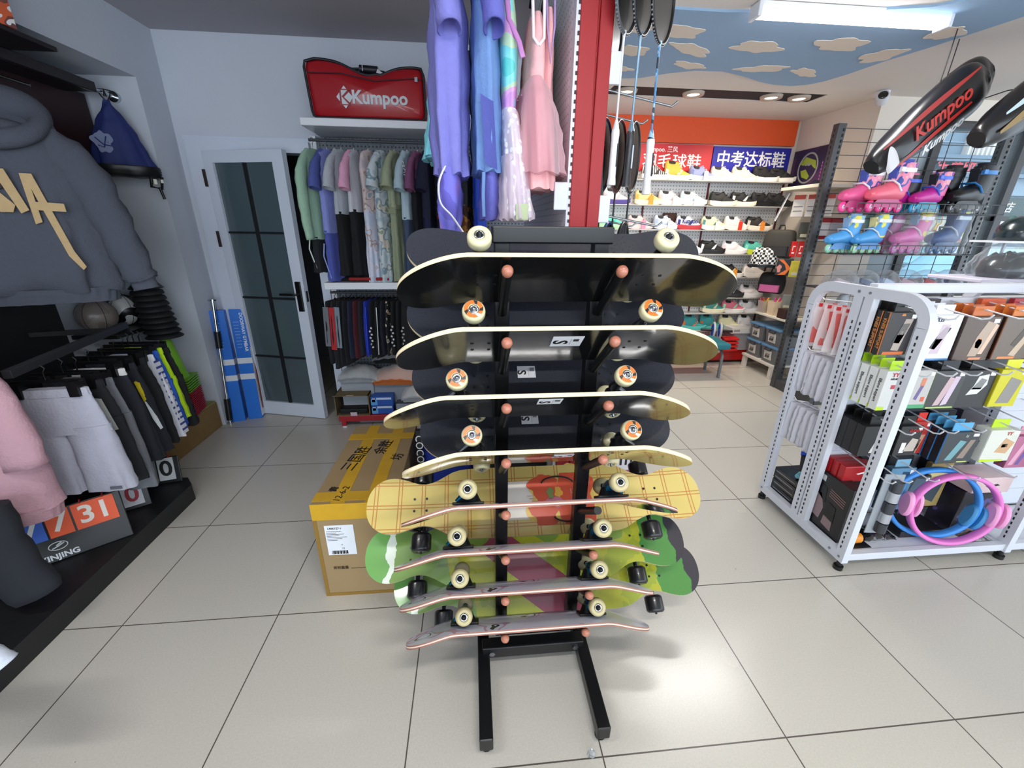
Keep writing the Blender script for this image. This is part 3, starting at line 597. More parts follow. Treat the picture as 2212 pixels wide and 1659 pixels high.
mb = MB(); mb.bx(g(1.44, 0.95, 0.14), g(1.76, 2.0, 1.30)); mb.build('lower_cabinet', mat('#121214', 0.5), gd, 0.004)
t = thing('garment_bag', 'blue bundle with a black lettered edge between the carton and the display wall', 'bag', (1.29, 1.18, 0)); mb = MB(); drape(mb, [(.63, 0, 0, .10, .08), (.58, 0, 0, .125, .11), (.3, 0, 0, .135, .12), (.0, 0, 0, .13, .12)], folds=6, amp=.008, seed=6, p=4.0); mb.build('bag_cloth', cloth('#1c3596'), t); mb = MB(); mb.bx((-.142, -.10, .02), (-.118, -.125, .60)); mb.build('black_edge', BLACKM, t); text('COCO', .05, STK, t, TR((-.130, -.126, .50), FRONT) @ Euler((0, 0, R(-90))).to_matrix().to_4x4())
t = thing('white_carton', 'white and magenta carton showing behind the right end of the stand', 'box', (2.16, 1.02, .14)); mb = MB(); mb.bx((-.12, -.06, 0), (.10, .16, .345)); mb.build('box_body', card('#d8d4d8'), t, .003); mb = MB(); mb.bx((-.121, -.062, .20), (.101, -.06, .255)); mb.build('magenta_band', card('#a83a68'), t); mb = MB(); [mb.bx((-.05 + .026 * k, -.062, .285), (-.04 + .026 * k, -.06, .325)) for k in range(5)]; mb.build('dark_strokes', INK, t)
# ---------------------------------------------------------------- children's wear hanging on the left of the display wall
LAVC = cloth('#7f7ec8'); LAVD = cloth('#6a6bbe'); IND = cloth('#5259a4'); SKYB = cloth('#7395cc')
Q90 = R(90)
t = thing('rash_suit', 'lavender short-sleeved child\'s rash suit, outermost on the chrome arm', 'swimsuit', (1.375, 0.93, 1.50), Q90, 'children\'s wear on the chrome arm')
mb = MB(); drape(mb, [(0.80, 0, 0, .06, .03), (0.77, 0, 0, .15, .042), (0.68, 0, 0, .18, .052), (0.55, 0, 0, .178, .060), (0.35, .0, .004, .165, .058), (0.18, 0, 0, .16, .052)], folds=7, amp=.015, seed=1); mb.build('top', LAVC, t)
mb = MB(); limb(mb, [(-.13, 0, .77), (-.185, -.0, .68), (-.205, -.012, .545)], [.062, .06, .058], n=18, wr=.003, seed=2, flat=.62); sl = mb.build('sleeve', LAVC, t)
mb = MB(); limb(mb, [(.13, 0, .77), (.185, 0, .68), (.205, 0, .545)], [.062, .06, .056], n=18, wr=.003, seed=3, flat=.6); mb.build('sleeve', LAVC, t)
mb = MB(); drape(mb, [(0.20, 0, .012, .150, .04), (0.10, 0, .016, .14, .045), (0.0, .02, .02, .10, .035)], folds=5, amp=.012, seed=4); mb.build('shorts', pattern('star_print', ['#6d66c8', '#7c78da', '#8e74cc', '#d0604e', '#6d66c8'], 9, 'noise', .85, [0, .42, .58, .72, .735]), t)
mb = MB(); mb.tube(smooth_stations([(-.158, .02, .20), (-.168, .042, .15), (-.160, .040, .09), (-.15, .005, .05), (-.125, -.03, .0)], 5), .006, 8, sq=.5); mb.build('zip', mat('#e6e6f4', .5), t); hanger(t, .865, .12)
t = thing('rash_suit', 'blue child\'s rash suit with indigo side panels, second on the chrome arm', 'swimsuit', (1.492, 0.92, 1.52), Q90, 'children\'s wear on the chrome arm')
mb = MB(); drape(mb, [(0.78, 0, 0, .06, .026), (0.75, 0, 0, .14, .036), (0.62, 0, 0, .17, .042), (0.5, 0, 0, .165, .045), (0.3, .0, -.004, .15, .046), (0.17, 0, -.006, .15, .047)], folds=7, amp=.012, seed=11); mb.build('top', SKYB, t)
mb = MB(); limb(mb, [(-.12, 0, .755), (-.17, -.012, .66), (-.20, -.022, .53)], [.056, .055, .052], n=18, wr=.002, seed=12, flat=.6); mb.build('sleeve', LAVD, t)
mb = MB(); limb(mb, [(.12, 0, .755), (.17, 0, .66), (.20, 0, .53)], [.056, .055, .05], n=18, wr=.002, seed=13, flat=.6); mb.build('sleeve', LAVD, t)
mb = MB(); mb.grid(4, 8, lambda u, v: (-.166 + .02 * u * (1 - u), -.02 + .04 * u - .012 * v, .36 - .19 * v + .02 * u)); mb.build('side_panel', IND, t)
mb = MB(); drape(mb, [(0.18, 0, -.012, .13, .03), (0.10, 0, -.014, .12, .036), (0.02, .01, -.016, .10, .034)], folds=4, amp=.008, seed=14); mb.build('shorts', LAVD, t)
mb = MB(); mb.tube([(-.152, .012, .165), (-.13, .014, .10), (-.11, .012, .03)], .006, 8, sq=.5); mb.build('piping', SKYB, t); hanger(t, .845, .12)
IRI = pattern('mermaid_print', ['#58c6c2', '#7fd6d8', '#b7d6b4', '#d79fd0', '#c88fd0', '#8fc9e4'], 6, 'noise', .28, [0, .36, .46, .52, .58, .66])
LACE = mat('#e8dde8', .7, noise=.04, bump=.5, bscale=120); SCALE = pattern('fish_scale_print', ['#f6f4fa', '#d8ccd8'], 55, 'voronoi', .25, [0, .42])
t = thing('mermaid_dress', 'iridescent child\'s mermaid dress with a pale lace skirt', 'dress', (1.592, 0.92, 1.54), Q90, 'children\'s wear on the chrome arm')
mb = MB(); drape(mb, [(0.74, 0, .04, .03, .018), (0.66, 0, .034, .10, .026), (0.52, 0, .028, .14, .034), (0.40, 0, .024, .13, .030), (0.325, 0, .024, .125, .028)], folds=5, amp=.004, seed=21); mb.build('bodice', IRI, t)
mb = MB(); drape(mb, [(0.335, 0, .022, .13, .032), (0.25, 0, .012, .15, .042), (0.12, 0, 0, .165, .050), (0.01, 0, -.006, .17, .054)], folds=11, amp=.010, seed=22, n=66); sk = mb.build('skirt', [SCALE], t)
mb = MB(); drape(mb, [(0.20, 0, .012, .158, .046), (0.1, 0, .004, .172, .055), (0.0, 0, -.004, .178, .060)], folds=14, amp=.012, seed=23, n=80); mb.build('lace_overskirt', film('#f4e6f0', .45, .6), t)
mb = MB(); mb.bx((-.178, -.034, .0), (-.176, .006, .05)); hg = mb.build('hang_tag', mat('#b9c79c', .5), t)
mb = MB(); mb.tube([(-.10, .045, .70), (-.13, .03, .56), (-.145, .0, .50), (-.15, -.012, .46)], .008, 8, sq=.4); mb.build('strap', mat('#c987c4', .3), t); hanger(t, .80, .1)
PK = cloth('#f0b5b6'); TUL = film('#f3d3da', .62, .6)
t = thing('ballet_dress', 'pink child\'s ballet dress with a sequinned tulle skirt', 'dress', (1.655, 0.93, 1.64), Q90, 'children\'s wear on the chrome arm')
mb = MB(); drape(mb, [(0.50, 0, .0, .10, .020), (0.44, 0, 0, .13, .030), (0.36, 0, 0, .135, .036), (0.30, 0, 0, .13, .034)], folds=7, amp=.004, seed=31); mb.build('bodice', PK, t)
mb = MB(); drape(mb, [(0.31, 0, 0, .13, .036), (0.18, 0, -.006, .155, .055), (0.0, 0, -.016, .17, .060)], folds=9, amp=.010, seed=32, n=60); mb.build('underskirt', PK, t)
mb = MB(); drape(mb, [(0.325, 0, 0, .13, .038), (0.27, 0, -.006, .17, .058), (0.17, 0, -.016, .20, .078), (0.045, 0, -.026, .215, .088)], folds=10, amp=.014, seed=33, n=80); tu = mb.build('tulle_skirt', TUL, t)
mb = MB(); rg = random.Random(5)
for k in range(46):
    a = rg.uniform(0, 6.28); h = rg.uniform(.06, .3); q = (.325 - h) / .28; rx, ry = .13 + .09 * q ** .6, .042 + .052 * q ** .6
    mb.box((rx * math.cos(a), -.026 * q + ry * math.sin(a), h), (.003, .003, .003), rz=a)
mb.build('sequins', mat('#fff0f4', .15, .6, noise=0), tu)['kind'] = 'stuff'
for s in (-1, 1):
    mb = MB(); mb.tube([(-.09 * 1, .014 * s, .62), (-.105, .018 * s, .52), (-.13, .016 * s, .42), (-.135, 0.0, .40)], .005, 8); mb.build('strap', mat('#f6e4e4', .5), t)
hanger(t, .70, .1)
t = thing('ballet_dress', 'second pink ballet dress with lilac straps behind the sequinned one', 'dress', (1.705, 1.02, 1.66), Q90, 'children\'s wear on the chrome arm')
mb = MB(); drape(mb, [(0.52, 0, .0, .12, .018), (0.44, 0, 0, .14, .024), (0.30, 0, 0, .13, .026), (0.2, 0, 0, .15, .034), (0.02, 0, -.0, .18, .046)], folds=9, amp=.007, seed=41, n=60); mb.build('dress_body', PK, t)
mb = MB(); mb.tube([(-.10, -.014, .60), (-.14, -.012, .46), (-.15, 0, .36), (-.14, .012, .46), (-.10, .014, .60)], .0035, 6); mb.build('strap', mat('#b99bd2', .4), t); hanger(t, .68, .1)
t = thing('child_top', 'pale green and white printed child\'s top against the pegboard', 'top', (1.735, 1.32, 1.72), Q90, 'children\'s wear on the chrome arm')
mb = MB(); drape(mb, [(0.62, 0, 0, .08, .012), (0.55, 0, 0, .17, .018), (0.35, 0, 0, .17, .02), (0.05, 0, 0, .18, .024)], folds=7, amp=.006, seed=51); mb.build('top_body', pattern('leaf_print', ['#c4cfc6', '#9fb69b', '#6e8f68', '#cdd6d0'], 5, 'noise', .85, [0, .46, .55, .62]), t); hanger(t, .68, .12)
t = thing('swim_skirt', 'small cyan ruffled swim skirt showing behind the lavender rash suit', 'swimsuit', (1.335, 1.14, 1.74), Q90, 'children\'s wear on the chrome arm')
mb = MB(); drape(mb, [(0.5, 0, 0, .05, .02), (0.3, 0, 0, .12, .04), (0.14, 0, 0, .15, .05), (0.02, 0, 0, .18, .07)], folds=10, amp=.014, seed=61, n=60); mb.build('skirt_body', cloth('#7fc9d4'), t); hanger(t, .56, .1)
# ---------------------------------------------------------------- badminton rackets on the right of the display wall
def racket(label, loc, rz, frame, shaft, grip, tagc=None, tilt=0.0):
    t = thing('badminton_racket', label, 'racket', loc, 0, 'rackets on the display wall hooks', rot=(tilt, 0, rz))
    el = lambda a, b, k=40: [(a * math.cos(2 * math.pi * i / k), 0, b * math.sin(2 * math.pi * i / k)) for i in range(k)]
    mb = MB(); mb.tube(el(.093, .123), .0058, 8, 0, True, 1.0)
    for i in range(26):
        a = R(-155 + 130 * i / 25); mb.box((.0985 * math.cos(a), 0, .1285 * math.sin(a)), (.003, .004, .004), 1, ry=-a)
    mb.build('head_frame', [frame, mat('#8d9096', .4)], t)
    mb = MB(); mb.prism([(x, z) for x, _, z in el(.09, .12)], .0016, 0, TR((0, .0008, 0), FRONT)); mb.build('string_bed', mat('#0b0c0f', .25, coat=.3, noise=.2, scale=40), t)
    mb = MB(); mb.tube([(0, 0, -.118), (0, 0, -.135), (0, 0, -.365)], [.008, .0038, .0036], 10); mb.tube([(0, 0, -.360), (0, 0, -.392)], [.005, .0125], 12); mb.build('shaft', shaft, t)
    mb = MB(); mb.lathe([(.0125, -.388), (.0138, -.40), (.0125, -.42), (.0128, -.53), (.0150, -.548), (.0152, -.556)], 12); mb.cyl((0, 0, -.557), (0, 0, -.556), .0145); gp = mb.build('grip', grip, t)
    if tagc:
        mb = MB(); mb.bx((-.0045, -.0145, -.50), (.0045, -.0128, -.43)); mb.build('sticker', tagc, gp)
    return t
WG = mat('#e4e6e8', .45, noise=.04, scale=60, bump=.2, bscale=120); KG = mat('#15171a', .35, coat=.3, noise=.1)
SHB = pattern('shaft_blue', ['#1c2c3c', '#4c86b4', '#9cc4dc', '#27405a'], 14, 'noise', .25, [0, .42, .52, .6])
racket('badminton racket with white grip and blue shaft, outermost on the upper hook', (2.036, .80, 2.185), R(48), BLACKM, SHB, WG, INK, R(-1.5))
racket('badminton racket with black grip hanging between two white gripped ones', (1.978, .81, 2.21), R(50), mat('#23262b', .3), mat('#7f9fb6', .25, .5), KG, mat('#c8d2e0', .4))
racket('badminton racket with white grip hanging nearest the red upright', (1.928, .82, 2.215), R(50), mat('#55585d', .3), mat('#d9dadc', .25), WG, INK)
racket('black badminton racket hanging deeper behind the bracket plate', (1.935, .98, 2.17), R(52), BLACKM, BLACKM, KG)
for i, (x, l) in enumerate([(1.945, 'black and blue badminton racket on the lower hook nearest the post'), (2.01, 'black and red badminton racket in the middle of the lower hook'), (2.075, 'black badminton racket at the outer end of the lower hook')]):
    racket(l, (x, 1.0 + .02 * i, 1.775), R(55), (mat('#1b2a44', .3), mat('#5c1a22', .3), BLACKM)[i], BLACKM, KG)
for i, (x, l) in enumerate([(1.99, 'racket with blue frame top peeping over the skateboard stand'), (2.06, 'racket with black frame top peeping over the skateboard stand')]):
    racket(l, (x, 1.0 + .02 * i, 1.415), R(55), (mat('#2a4a7a', .3), BLACKM)[i], BLACKM, KG)
# ---------------------------------------------------------------- left-hand wall: recess, hoodie, shorts rail, cones, flip scoreboards
MAR = mat('#2a1114', .45, noise=.1, scale=4)
t = thing('back_panel', 'dark maroon panel lining the recess behind the hanging hoodie', 'panel', (-.93, .9, 0)); mb = MB(); mb.bx((-.06, -2.2, 1.18), (.06, 1.535, 2.24)); mb.bx((-.0601, -2.2, .12), (.0601, .87, 1.2)); mb.build('panel_board', MAR, t, .003)
mb = MB(); mb.bx((.062, -2.2, .2), (.066, .87, 1.2)); mb.build('black_inset', mat('#060608', .6), t)
t = thing('wall_shelf', 'black high wall shelf above the chrome clothes rail', 'shelf', (-.80, .8, 2.28)); mb = MB(); mb.bx((-.15, -1.6, -.01), (.30, 1.04, .01)); mb.bx((-.15, .9, -.06), (.10, 1.50, -.01)); mb.build('shelf_board', mat('#191012', .5), t, .004)
t = thing('clothes_rail', 'chrome clothes rail fixed to the end wall of the recess', 'rail', (-.715, 1.0, 2.232)); mb = MB(); mb.cyl((0, -1.6, 0), (0, 1.455, 0), .0125, n=18); mb.build('rail_tube', CHROME, t)
mb = MB(); mb.cyl((0, 1.437, 0), (0, 1.46, 0), .03, n=24); mb.build('end_flange', CHROME, t)
t = thing('picture_card', 'orange and white printed card standing on the high black shelf', 'poster', (-.515, 1.545, 2.29), R(78)); mb = MB(); mb.bx((-.10, -.006, 0), (.10, .006, .22)); mb.build('card_sheet', pattern('sport_card_print', ['#e6e2e4', '#d2603a', '#7a4a46', '#e6e2e4', '#3c3a48'], 11, 'noise', .5, [0, .45, .52, .56, .66]), t)
# hoodie
HG = mat('#484c57', .95, noise=.10, scale=60, bump=.35, bscale=120); HD = mat('#4a4e59', .95, noise=.1, scale=60)
hz = thing('hoodie', 'charcoal grey hoodie with tan block letters, hanging from the chrome rail', 'hoodie', (-.665, 1.56, 1.14), R(20))
mb = MB(); drape(mb, [(.80, 0, 0, .07, .06), (.775, 0, 0, .14, .075), (.70, 0, 0, .215, .09), (.58, 0, -.01, .265, .105), (.35, 0, -.015, .275, .11), (.12, 0, -.015, .285, .115), (.055, 0, -.012, .27, .10)], folds=7, amp=.020, seed=71, n=56); mb.build('hoodie_body', HG, hz)
mb = MB(); drape(mb, [(.07, 0, -.012, .272, .105), (.03, 0, -.012, .262, .098), (0, 0, -.012, .258, .094)], folds=22, amp=.004, seed=72, n=90, grow=False); mb.build('hem_band', HD, hz)
for s, sd in ((1, 73), (-1, 74)):
    mb = MB(); limb(mb, [(.15 * s, 0, .735), (.26 * s, -.015, .60), (.325 * s, -.03, .38), (.372 * s, -.045, .14), (.38 * s, -.045, .10)], [.075, .092, .080, .072, .066], n=22, wr=.010, seed=sd, flat=.72); sl = mb.build('sleeve', HG, hz)
    mb = MB(); limb(mb, [(.378 * s, -.046, .12), (.384 * s, -.046, .085), (.39 * s, -.047, .05)], [.066, .055, .057], n=22, wr=.002, seed=sd); mb.build('cuff', HD, sl)
mb = MB(); rs = []
for k in range(25):     # hood fallen back: a thick soft roll round the neck, higher behind
    a = R(360 * k / 24); c = Vector((.045 + .135 * math.cos(a), -.03 + .09 * math.sin(a), .79 + .085 * math.sin(a))); q = .036 + .026 * max(0, math.sin(a)); o = Vector((math.cos(a), .8 * math.sin(a), 0)).normalized()
    rs.append([c + o * q * math.cos(R(v)) + Vector((0, 0, q * 1.15 * math.sin(R(v)))) for v in range(0, 360, 24)])
mb.rings(rs[:-1], 0, True, False, True, True); mb.build('hood', HG, hz)
mb = MB(); mb.prism([(.125 * math.cos(R(v)), -.02 + .115 * math.sin(R(v))) for v in range(0, 360, 20)], .004, 0, TR((.045, 0, .80), R(48))); mb.build('hood_lining', HD, hz)
TAN = mat('#b59a70', .8, noise=.12, scale=50); yf = -.128
def onbody(poly, name, m, par, z0=0.0): mb = MB(); mb.prism([(px + .06, pz + (.115 if pz > .2 else .085)) for px, pz in poly], .004, 0, TR((0, yf - z0, 0), FRONT)); return mb.build(name, m, par)
onbody([(-.19, .50), (-.14, .50), (-.02, .33), (-.035, .30), (-.075, .30)], 'letter_print', TAN, hz)
onbody([(-.055, .475), (-.015, .475), (.02, .31), (-.01, .295)], 'letter_print', TAN, hz, .001)
onbody([(.03, .46), (.07, .46), (.125, .16), (.15, .09), (.135, .075), (.10, .14), (.052, .40), (.05, .26), (.025, .25)], 'letter_print', TAN, hz, .002)
onbody([(.05, .345), (.145, .34), (.145, .305), (.05, .31)], 'letter_print', TAN, hz, .003)
onbody([(-.14, .52), (-.06, .53), (-.04, .40), (-.075, .38)], 'fur_print', mat('#3a302e', .95, noise=.3, scale=80), hz, -.002)
mb = MB(); mb.prism([(-.02, .845), (.05, .84), (.05, .80), (.005, .765)], .003, 0, TR((.045, -.085, 0), R(70))); mb.build('neck_tag', mat('#dfe6e2', .5), hz)
mb = MB()
for x, z in ((.03, .755), (.025, .73)): mb.cyl((x + .03, -.168, z), (x + .03, -.15, z), .007)
mb.build('snap_button', BLACKM, hz); hanger(hz, 1.10, .18, None, .10)
# drawstring bag
t = thing('drawstring_bag', 'navy drawstring bag with a ball print hanging at the end of the chrome rail', 'bag', (-.685, 2.33, 1.79), R(35))
NV = mat('#1c2a66', .7, noise=.1, scale=20, bump=.4, bscale=14)
mb = MB(); drape(mb, [(.40, 0, 0, .012, .012), (.36, 0, 0, .03, .025), (.26, 0, 0, .085, .05), (.14, .0, 0, .125, .06), (.05, .01, 0, .145, .055), (.0, .01, 0, .14, .04)], folds=7, amp=.010, seed=81); mb.build('bag_body', NV, t)
mb = MB(); drape(mb, [(.055, .012, 0, .158, .069), (.03, .012, 0, .160, .068), (0, .012, 0, .156, .055), (-.01, .012, 0, .13, .03)], folds=7, amp=.006, seed=81); mb.build('bottom_band', BLACKM, t)
mb = MB(); mb.prism(blob(-.07, .17, .045, .055, 2), .002, 0, TR((0, -.058, 0), FRONT)); mb.build('ball_print', mat('#7d86a8', .8), t)
mb = MB(); mb.tube([(-.10, -.062, .19), (-.07, -.064, .155), (-.035, -.062, .15)], .003, 6); mb.tube([(-.095, -.062, .15), (-.07, -.064, .14), (-.05, -.062, .20)], .003, 6); mb.build('ball_seam', NV, t)
mb = MB()
for s in (-1, 1): mb.tube([(0, 0, .39), (.02 * s, 0, .42), (.03 * s, .02, .455), (.0, .03, .46), (-.005 * s, .0, .42)], .0035, 6)
mb.build('drawcord', BLACKM, t); mb = MB(); mb.tube([(.11, -.03, 0), (.10, -.05, -.06), (.15, -.05, -.07), (.165, -.03, .0)], .009, 8); mb.tube([(.14, -.05, -.06), (.15, -.05, -.13)], .008, 8); mb.build('cord_end', BLACKM, t)
mb = MB(); mb.box((.125, -.062, -.03), (.016, .004, .03)); mb.box((.16, -.052, -.025), (.014, .004, .02)); mb.build('cord_label', mat('#d8d8c8', .6), t)
# balls and shelf
t = thing('ball_shelf', 'small black shelf holding two footballs beside the recess', 'shelf', (-.87, 2.15, .86)); mb = MB(); mb.bx((-.12, -.22, -.012), (.14, .29, .012)); mb.build('shelf_board', BLACKM, t, .003)
def football(label, loc, r, c1, c2):
    t = thing('football', label, 'ball', loc, R(30)); mb = MB(); mb.lathe([(r * math.sin(R(a)) + 1e-4, r - r * math.cos(R(a))) for a in range(0, 181, 10)], 28); mb.build('ball_skin', pattern('ball_' + c1.strip('#'), [c1, c2, c1], 5.5, 'noise', .3, [0, .47, .60]), t)
    mb = MB()
    for k in range(3):
        a = R(60 * k); mb.tube([(r * 1.002 * math.cos(x) * math.cos(a), r * 1.002 * math.cos(x) * math.sin(a), r + r * 1.002 * math.sin(x)) for x in (R(v) for v in range(0, 360, 15))], .0016, 5, 0, True)
    mb.build('seam', INK, t); return t
football('white and black football at the outer end of the small shelf', (-.885, 2.24, .872), .10, '#d5d2cf', '#17141a')
football('dull brown football beside the white and black one', (-.89, 2.03, .872), .10, '#7a6e68', '#8c8078')
t = thing('boxing_pad', 'round maroon padded disc hanging behind the hoodie', 'pad', (-.855, 2.2, 1.74)); mb = MB(); mb.lathe([(.001, -.03), (.15, -.03), (.18, -.01), (.18, .02), (.15, .04), (.001, .045)], 28, 0, TR((0, 0, 0), 0, R(90), 0)); mb.build('pad_disc', mat('#3a1818', .35, noise=.1), t)
# cones
def cone(label, loc, c, grp, holes=False):
    t = thing('training_cone', label, 'cone', loc, R(12), grp); mb = MB(); s = .098
    mb.bx((-s, -s, 0), (s, s, .006)); mb.lathe([(.078, .006), (.074, .012), (.026, .315), (.022, .32), (.0001, .32)], 24); mb.build('cone_shell', mat(c, .45, noise=.04), t); return t
c0 = None; names = ['red', 'green']
n = 13
for k in range(n):
    c0r = cone('red square-based training cone %s in the stack beside the wooden crate' % (['lowest', 'second', 'third', 'fourth', 'fifth', 'sixth', 'seventh', 'eighth', 'ninth', 'tenth', 'eleventh', 'twelfth', 'topmost red'][k] + (' from the bottom' if 0 < k < 12 else '')), (-.655, 2.20, .232 + .0135 * k), '#b3232c', 'red training cones in the stack') if k == 0 else dup(c0r0, 'red square-based training cone %s in the stack beside the wooden crate' % (['lowest', 'second', 'third', 'fourth', 'fifth', 'sixth', 'seventh', 'eighth', 'ninth', 'tenth', 'eleventh', 'twelfth', 'topmost red'][k] + (' from the bottom' if 0 < k < 12 else '')), (-.655, 2.20, .232 + .0135 * k))
    if k == 0: c0r0 = c0r
for k in range(6):
    l = 'lime green square-based training cone, %s of the green ones' % ['lowest', 'second lowest', 'third lowest', 'fourth lowest', 'fifth lowest', 'topmost'][k]
    if k == 0: c0g0 = cone(l, (-.655, 2.20, .232 + .0135 * 13), '#79b82a', 'green training cones in the stack')
    else: dup(c0g0, l, (-.655, 2.20, .232 + .0135 * (13 + k) + .004 * k))
for k in range(9):
    t = thing('disc_cone', 'black flexible disc cone, %s in the dark tower over the green cones' % ['lowest', 'second', 'third', 'fourth', 'fifth', 'sixth', 'seventh', 'eighth', 'topmost'][k], 'cone', (-.665 - .004 * k, 2.22, .79 + .036 * k), 0, 'black disc cones in the tower')
    mb = MB(); mb.lathe([(.105 - .002 * k, 0), (.107 - .002 * k, .004), (.085, .022), (.035, .045), (.028, .046), (.03, .04), (.08, .018)], 26, 0, None, False); mb.build('disc_shell', mat('#131417', .7), t)
t = thing('air_horn', 'black flared horn with a blue band on top of the dark tower', 'horn', (-.70, 2.23, 1.115)); mb = MB(); mb.lathe([(.095, .0), (.06, .04), (.035, .09), (.03, .10)], 22); mb.build('flare', mat('#101114', .4), t); mb = MB(); mb.lathe([(.031, .10), (.031, .20)], 20); mb.build('blue_band', mat('#20209a', .4), t); mb = MB(); mb.lathe([(.03, .20), (.029, .26), (.001, .262)], 20); mb.build('top_cap', BLACKM, t)
# wooden crate of MDF with a cardboard lining
t = thing('wooden_crate', 'low brown fibreboard box against the end of the recess', 'box', (-.70, 2.18, 0)); mb = MB(); mb.bx((-.15, -.62, 0), (.113, .265, .205)); mb.build('crate_body', mat('#86683a', .75, noise=.12, scale=40), t, .003)
mb = MB(); mb.bx((-.14, -.60, .205), (.108, .26, .216)); mb.build('yellow_lid', mat('#8e8a4a', .6, noise=.1), t); mb = MB(); mb.bx((-.11, -.14, .2165), (.095, .15, .229)); mb.build('blue_mat', mat('#3a3f9c', .6), t)
# black plinth along the left wall
t = thing('plinth', 'long black plinth board lying along the left wall', 'plinth', (-.55, -1.0, 0)); mb = MB(); mb.prism([(-.44, -3.0), (.335, -3.0), (.335, 2.455), (.27, 2.53), (-.44, 2.53)], .10); mb.build('plinth_body', mat('#1a1b1d', .5, noise=.1), t, .006)
# garment rail with clipped shorts
t = thing('shorts_rail', 'black square rail carrying clip hangers of sports shorts', 'rail', (-.46, 1.36, .965), math.atan2(.20, .84)); mb = MB(); mb.box((0, 0, 0), (.03, .90, .034))
mb.build('rail_tube', mat('#2c2d31', .5), t, .002)
mb = MB(); mb.bx((-.50, .30, -.012), (-.014, .325, .012)); mb.build('wall_arm', BLACKM, t)
def shorts(label, y, x, cmat, sidem=None, w=.155, ln=.40, z=.84, extra=None, seed=0, rz=0.0, tiltx=0.0):
    t = thing('sports_shorts', label, 'shorts', (x, y, z), 0, 'shorts on the black rail', rot=(tiltx, 0, rz)); mb = MB()
    drape(mb, [(0, 0, 0, w * .82, .016), (-.03, 0, 0, w * .84, .020), (-.12, 0, 0, w * .95, .03), (-.2, 0, 0, w * 1.02, .035)], folds=8, amp=.004, seed=seed, n=48)
    for s in (-1, 1): drape(mb, [(-.17, s * w * .5, 0, w * .52, .032), (-ln * .7, s * w * .54, 0, w * .54, .036), (-ln, s * w * .57, 0, w * .56, .038)], folds=5, amp=.007, seed=seed + s)
    mb.build('shorts_cloth', cmat, t)
    mb = MB(); drape(mb, [(.004, 0, 0, w * .83, .019), (-.03, 0, 0, w * .85, .023)], folds=20, amp=.002, seed=seed, n=80, grow=False); mb.build('waistband', extra or cmat, t)
    if sidem:
        for s in (-1, 1): mb = MB(); mb.grid(3, 10, lambda u, v, s=s: (s * (w * .86 + w * .285 * v + .004), -.022 + .044 * u, -.03 - (ln - .05) * v)); mb.build('side_stripe', sidem, t)
    mb = MB()
    for s in (-1, 1): mb.bx((s * w * .6 - .018, -.028, -.03), (s * w * .6 + .018, .028, .035))
    mb.bx((-w * .8, -.006, .03), (w * .8, .006, .042)); mb.tube([(0, 0, .04), (0, 0, .075), (.012, 0, .092), (0, 0, .105)], .003, 6); mb.build('clip_hanger', BLACKP, t)
    return t
GS = cloth('#a5a5b2'); BK = cloth('#15171b'); BN = cloth('#1b1e27')
s0 = shorts('light grey sports shorts, nearest on the black rail', 1.02, -0.325, GS, None, .165, .49, .865, None, 1, R(6)); mb = MB(); mb.bx((.11, -.046, -.475), (.155, -.043, -.462)); mb.build('hem_lettering', mat('#5a5c68', .6), s0)
s1 = shorts('black shorts with a big grey swing tag just behind the light grey pair', 1.13, -0.352, BK, None, .165, .51, .86, None, 2, R(4)); mb = MB(); mb.prism([(.0, 0), (.06, -.01), (.085, -.16), (.03, -.175)], .002, 0, TR((.085, -.05, -.06), FRONT)); mb.build('swing_tag', mat('#a9aaa6', .6), s1)
shorts('grey marled shorts half covered by the black tagged pair', 1.22, -0.375, cloth('#6e7177'), None, .16, .58, .84, None, 3, 0)
shorts('dark navy shorts in front of the yellow trimmed pair', 1.32, -0.400, BN, None, .165, .50, .85, cloth('#dadada'), 4, R(3))
s2 = shorts('black shorts with a yellow and white side flash', 1.43, -0.427, BN, None, .165, .5, .845, None, 5); mb = MB(); mb.prism([(.128, -.09), (.142, -.10), (.155, -.19), (.147, -.2)], .02, 0, TR((0, -.01, 0), FRONT)); mb.build('yellow_flash', cloth('#d8c21e'), s2); mb = MB(); mb.prism([(.15, -.2), (.165, -.25), (.185, -.36), (.165, -.30)], .02, 0, TR((0, -.012, 0), FRONT)); mb.build('white_flash', cloth('#dfe6ea'), s2)
shorts('plain black shorts in the middle of the rail', 1.54, -0.455, BK, None, .165, .50, .84, None, 6)
s3 = shorts('white shorts with fine navy bars beside the blue pair', 1.63, -0.477, cloth('#d9dbe4'), pattern('navy_bars', ['#3c4a8a', '#d9dbe4'], 9, 'wave', .8, [0, .3], 0, 'Z'), .165, .50, .83, None, 7)
shorts('royal blue shorts next to the neon yellow pair', 1.69, -0.492, cloth('#2a5cc0'), None, .165, .47, .835, None, 8)
shorts('neon yellow shorts, second from the far end of the rail', 1.75, -0.508, cloth('#c4f01e'), None, .163, .44, .835, None, 9)
shorts('black shorts at the far end of the rail', 1.81, -0.522, BK, None, .175, .50, .82, None, 10)
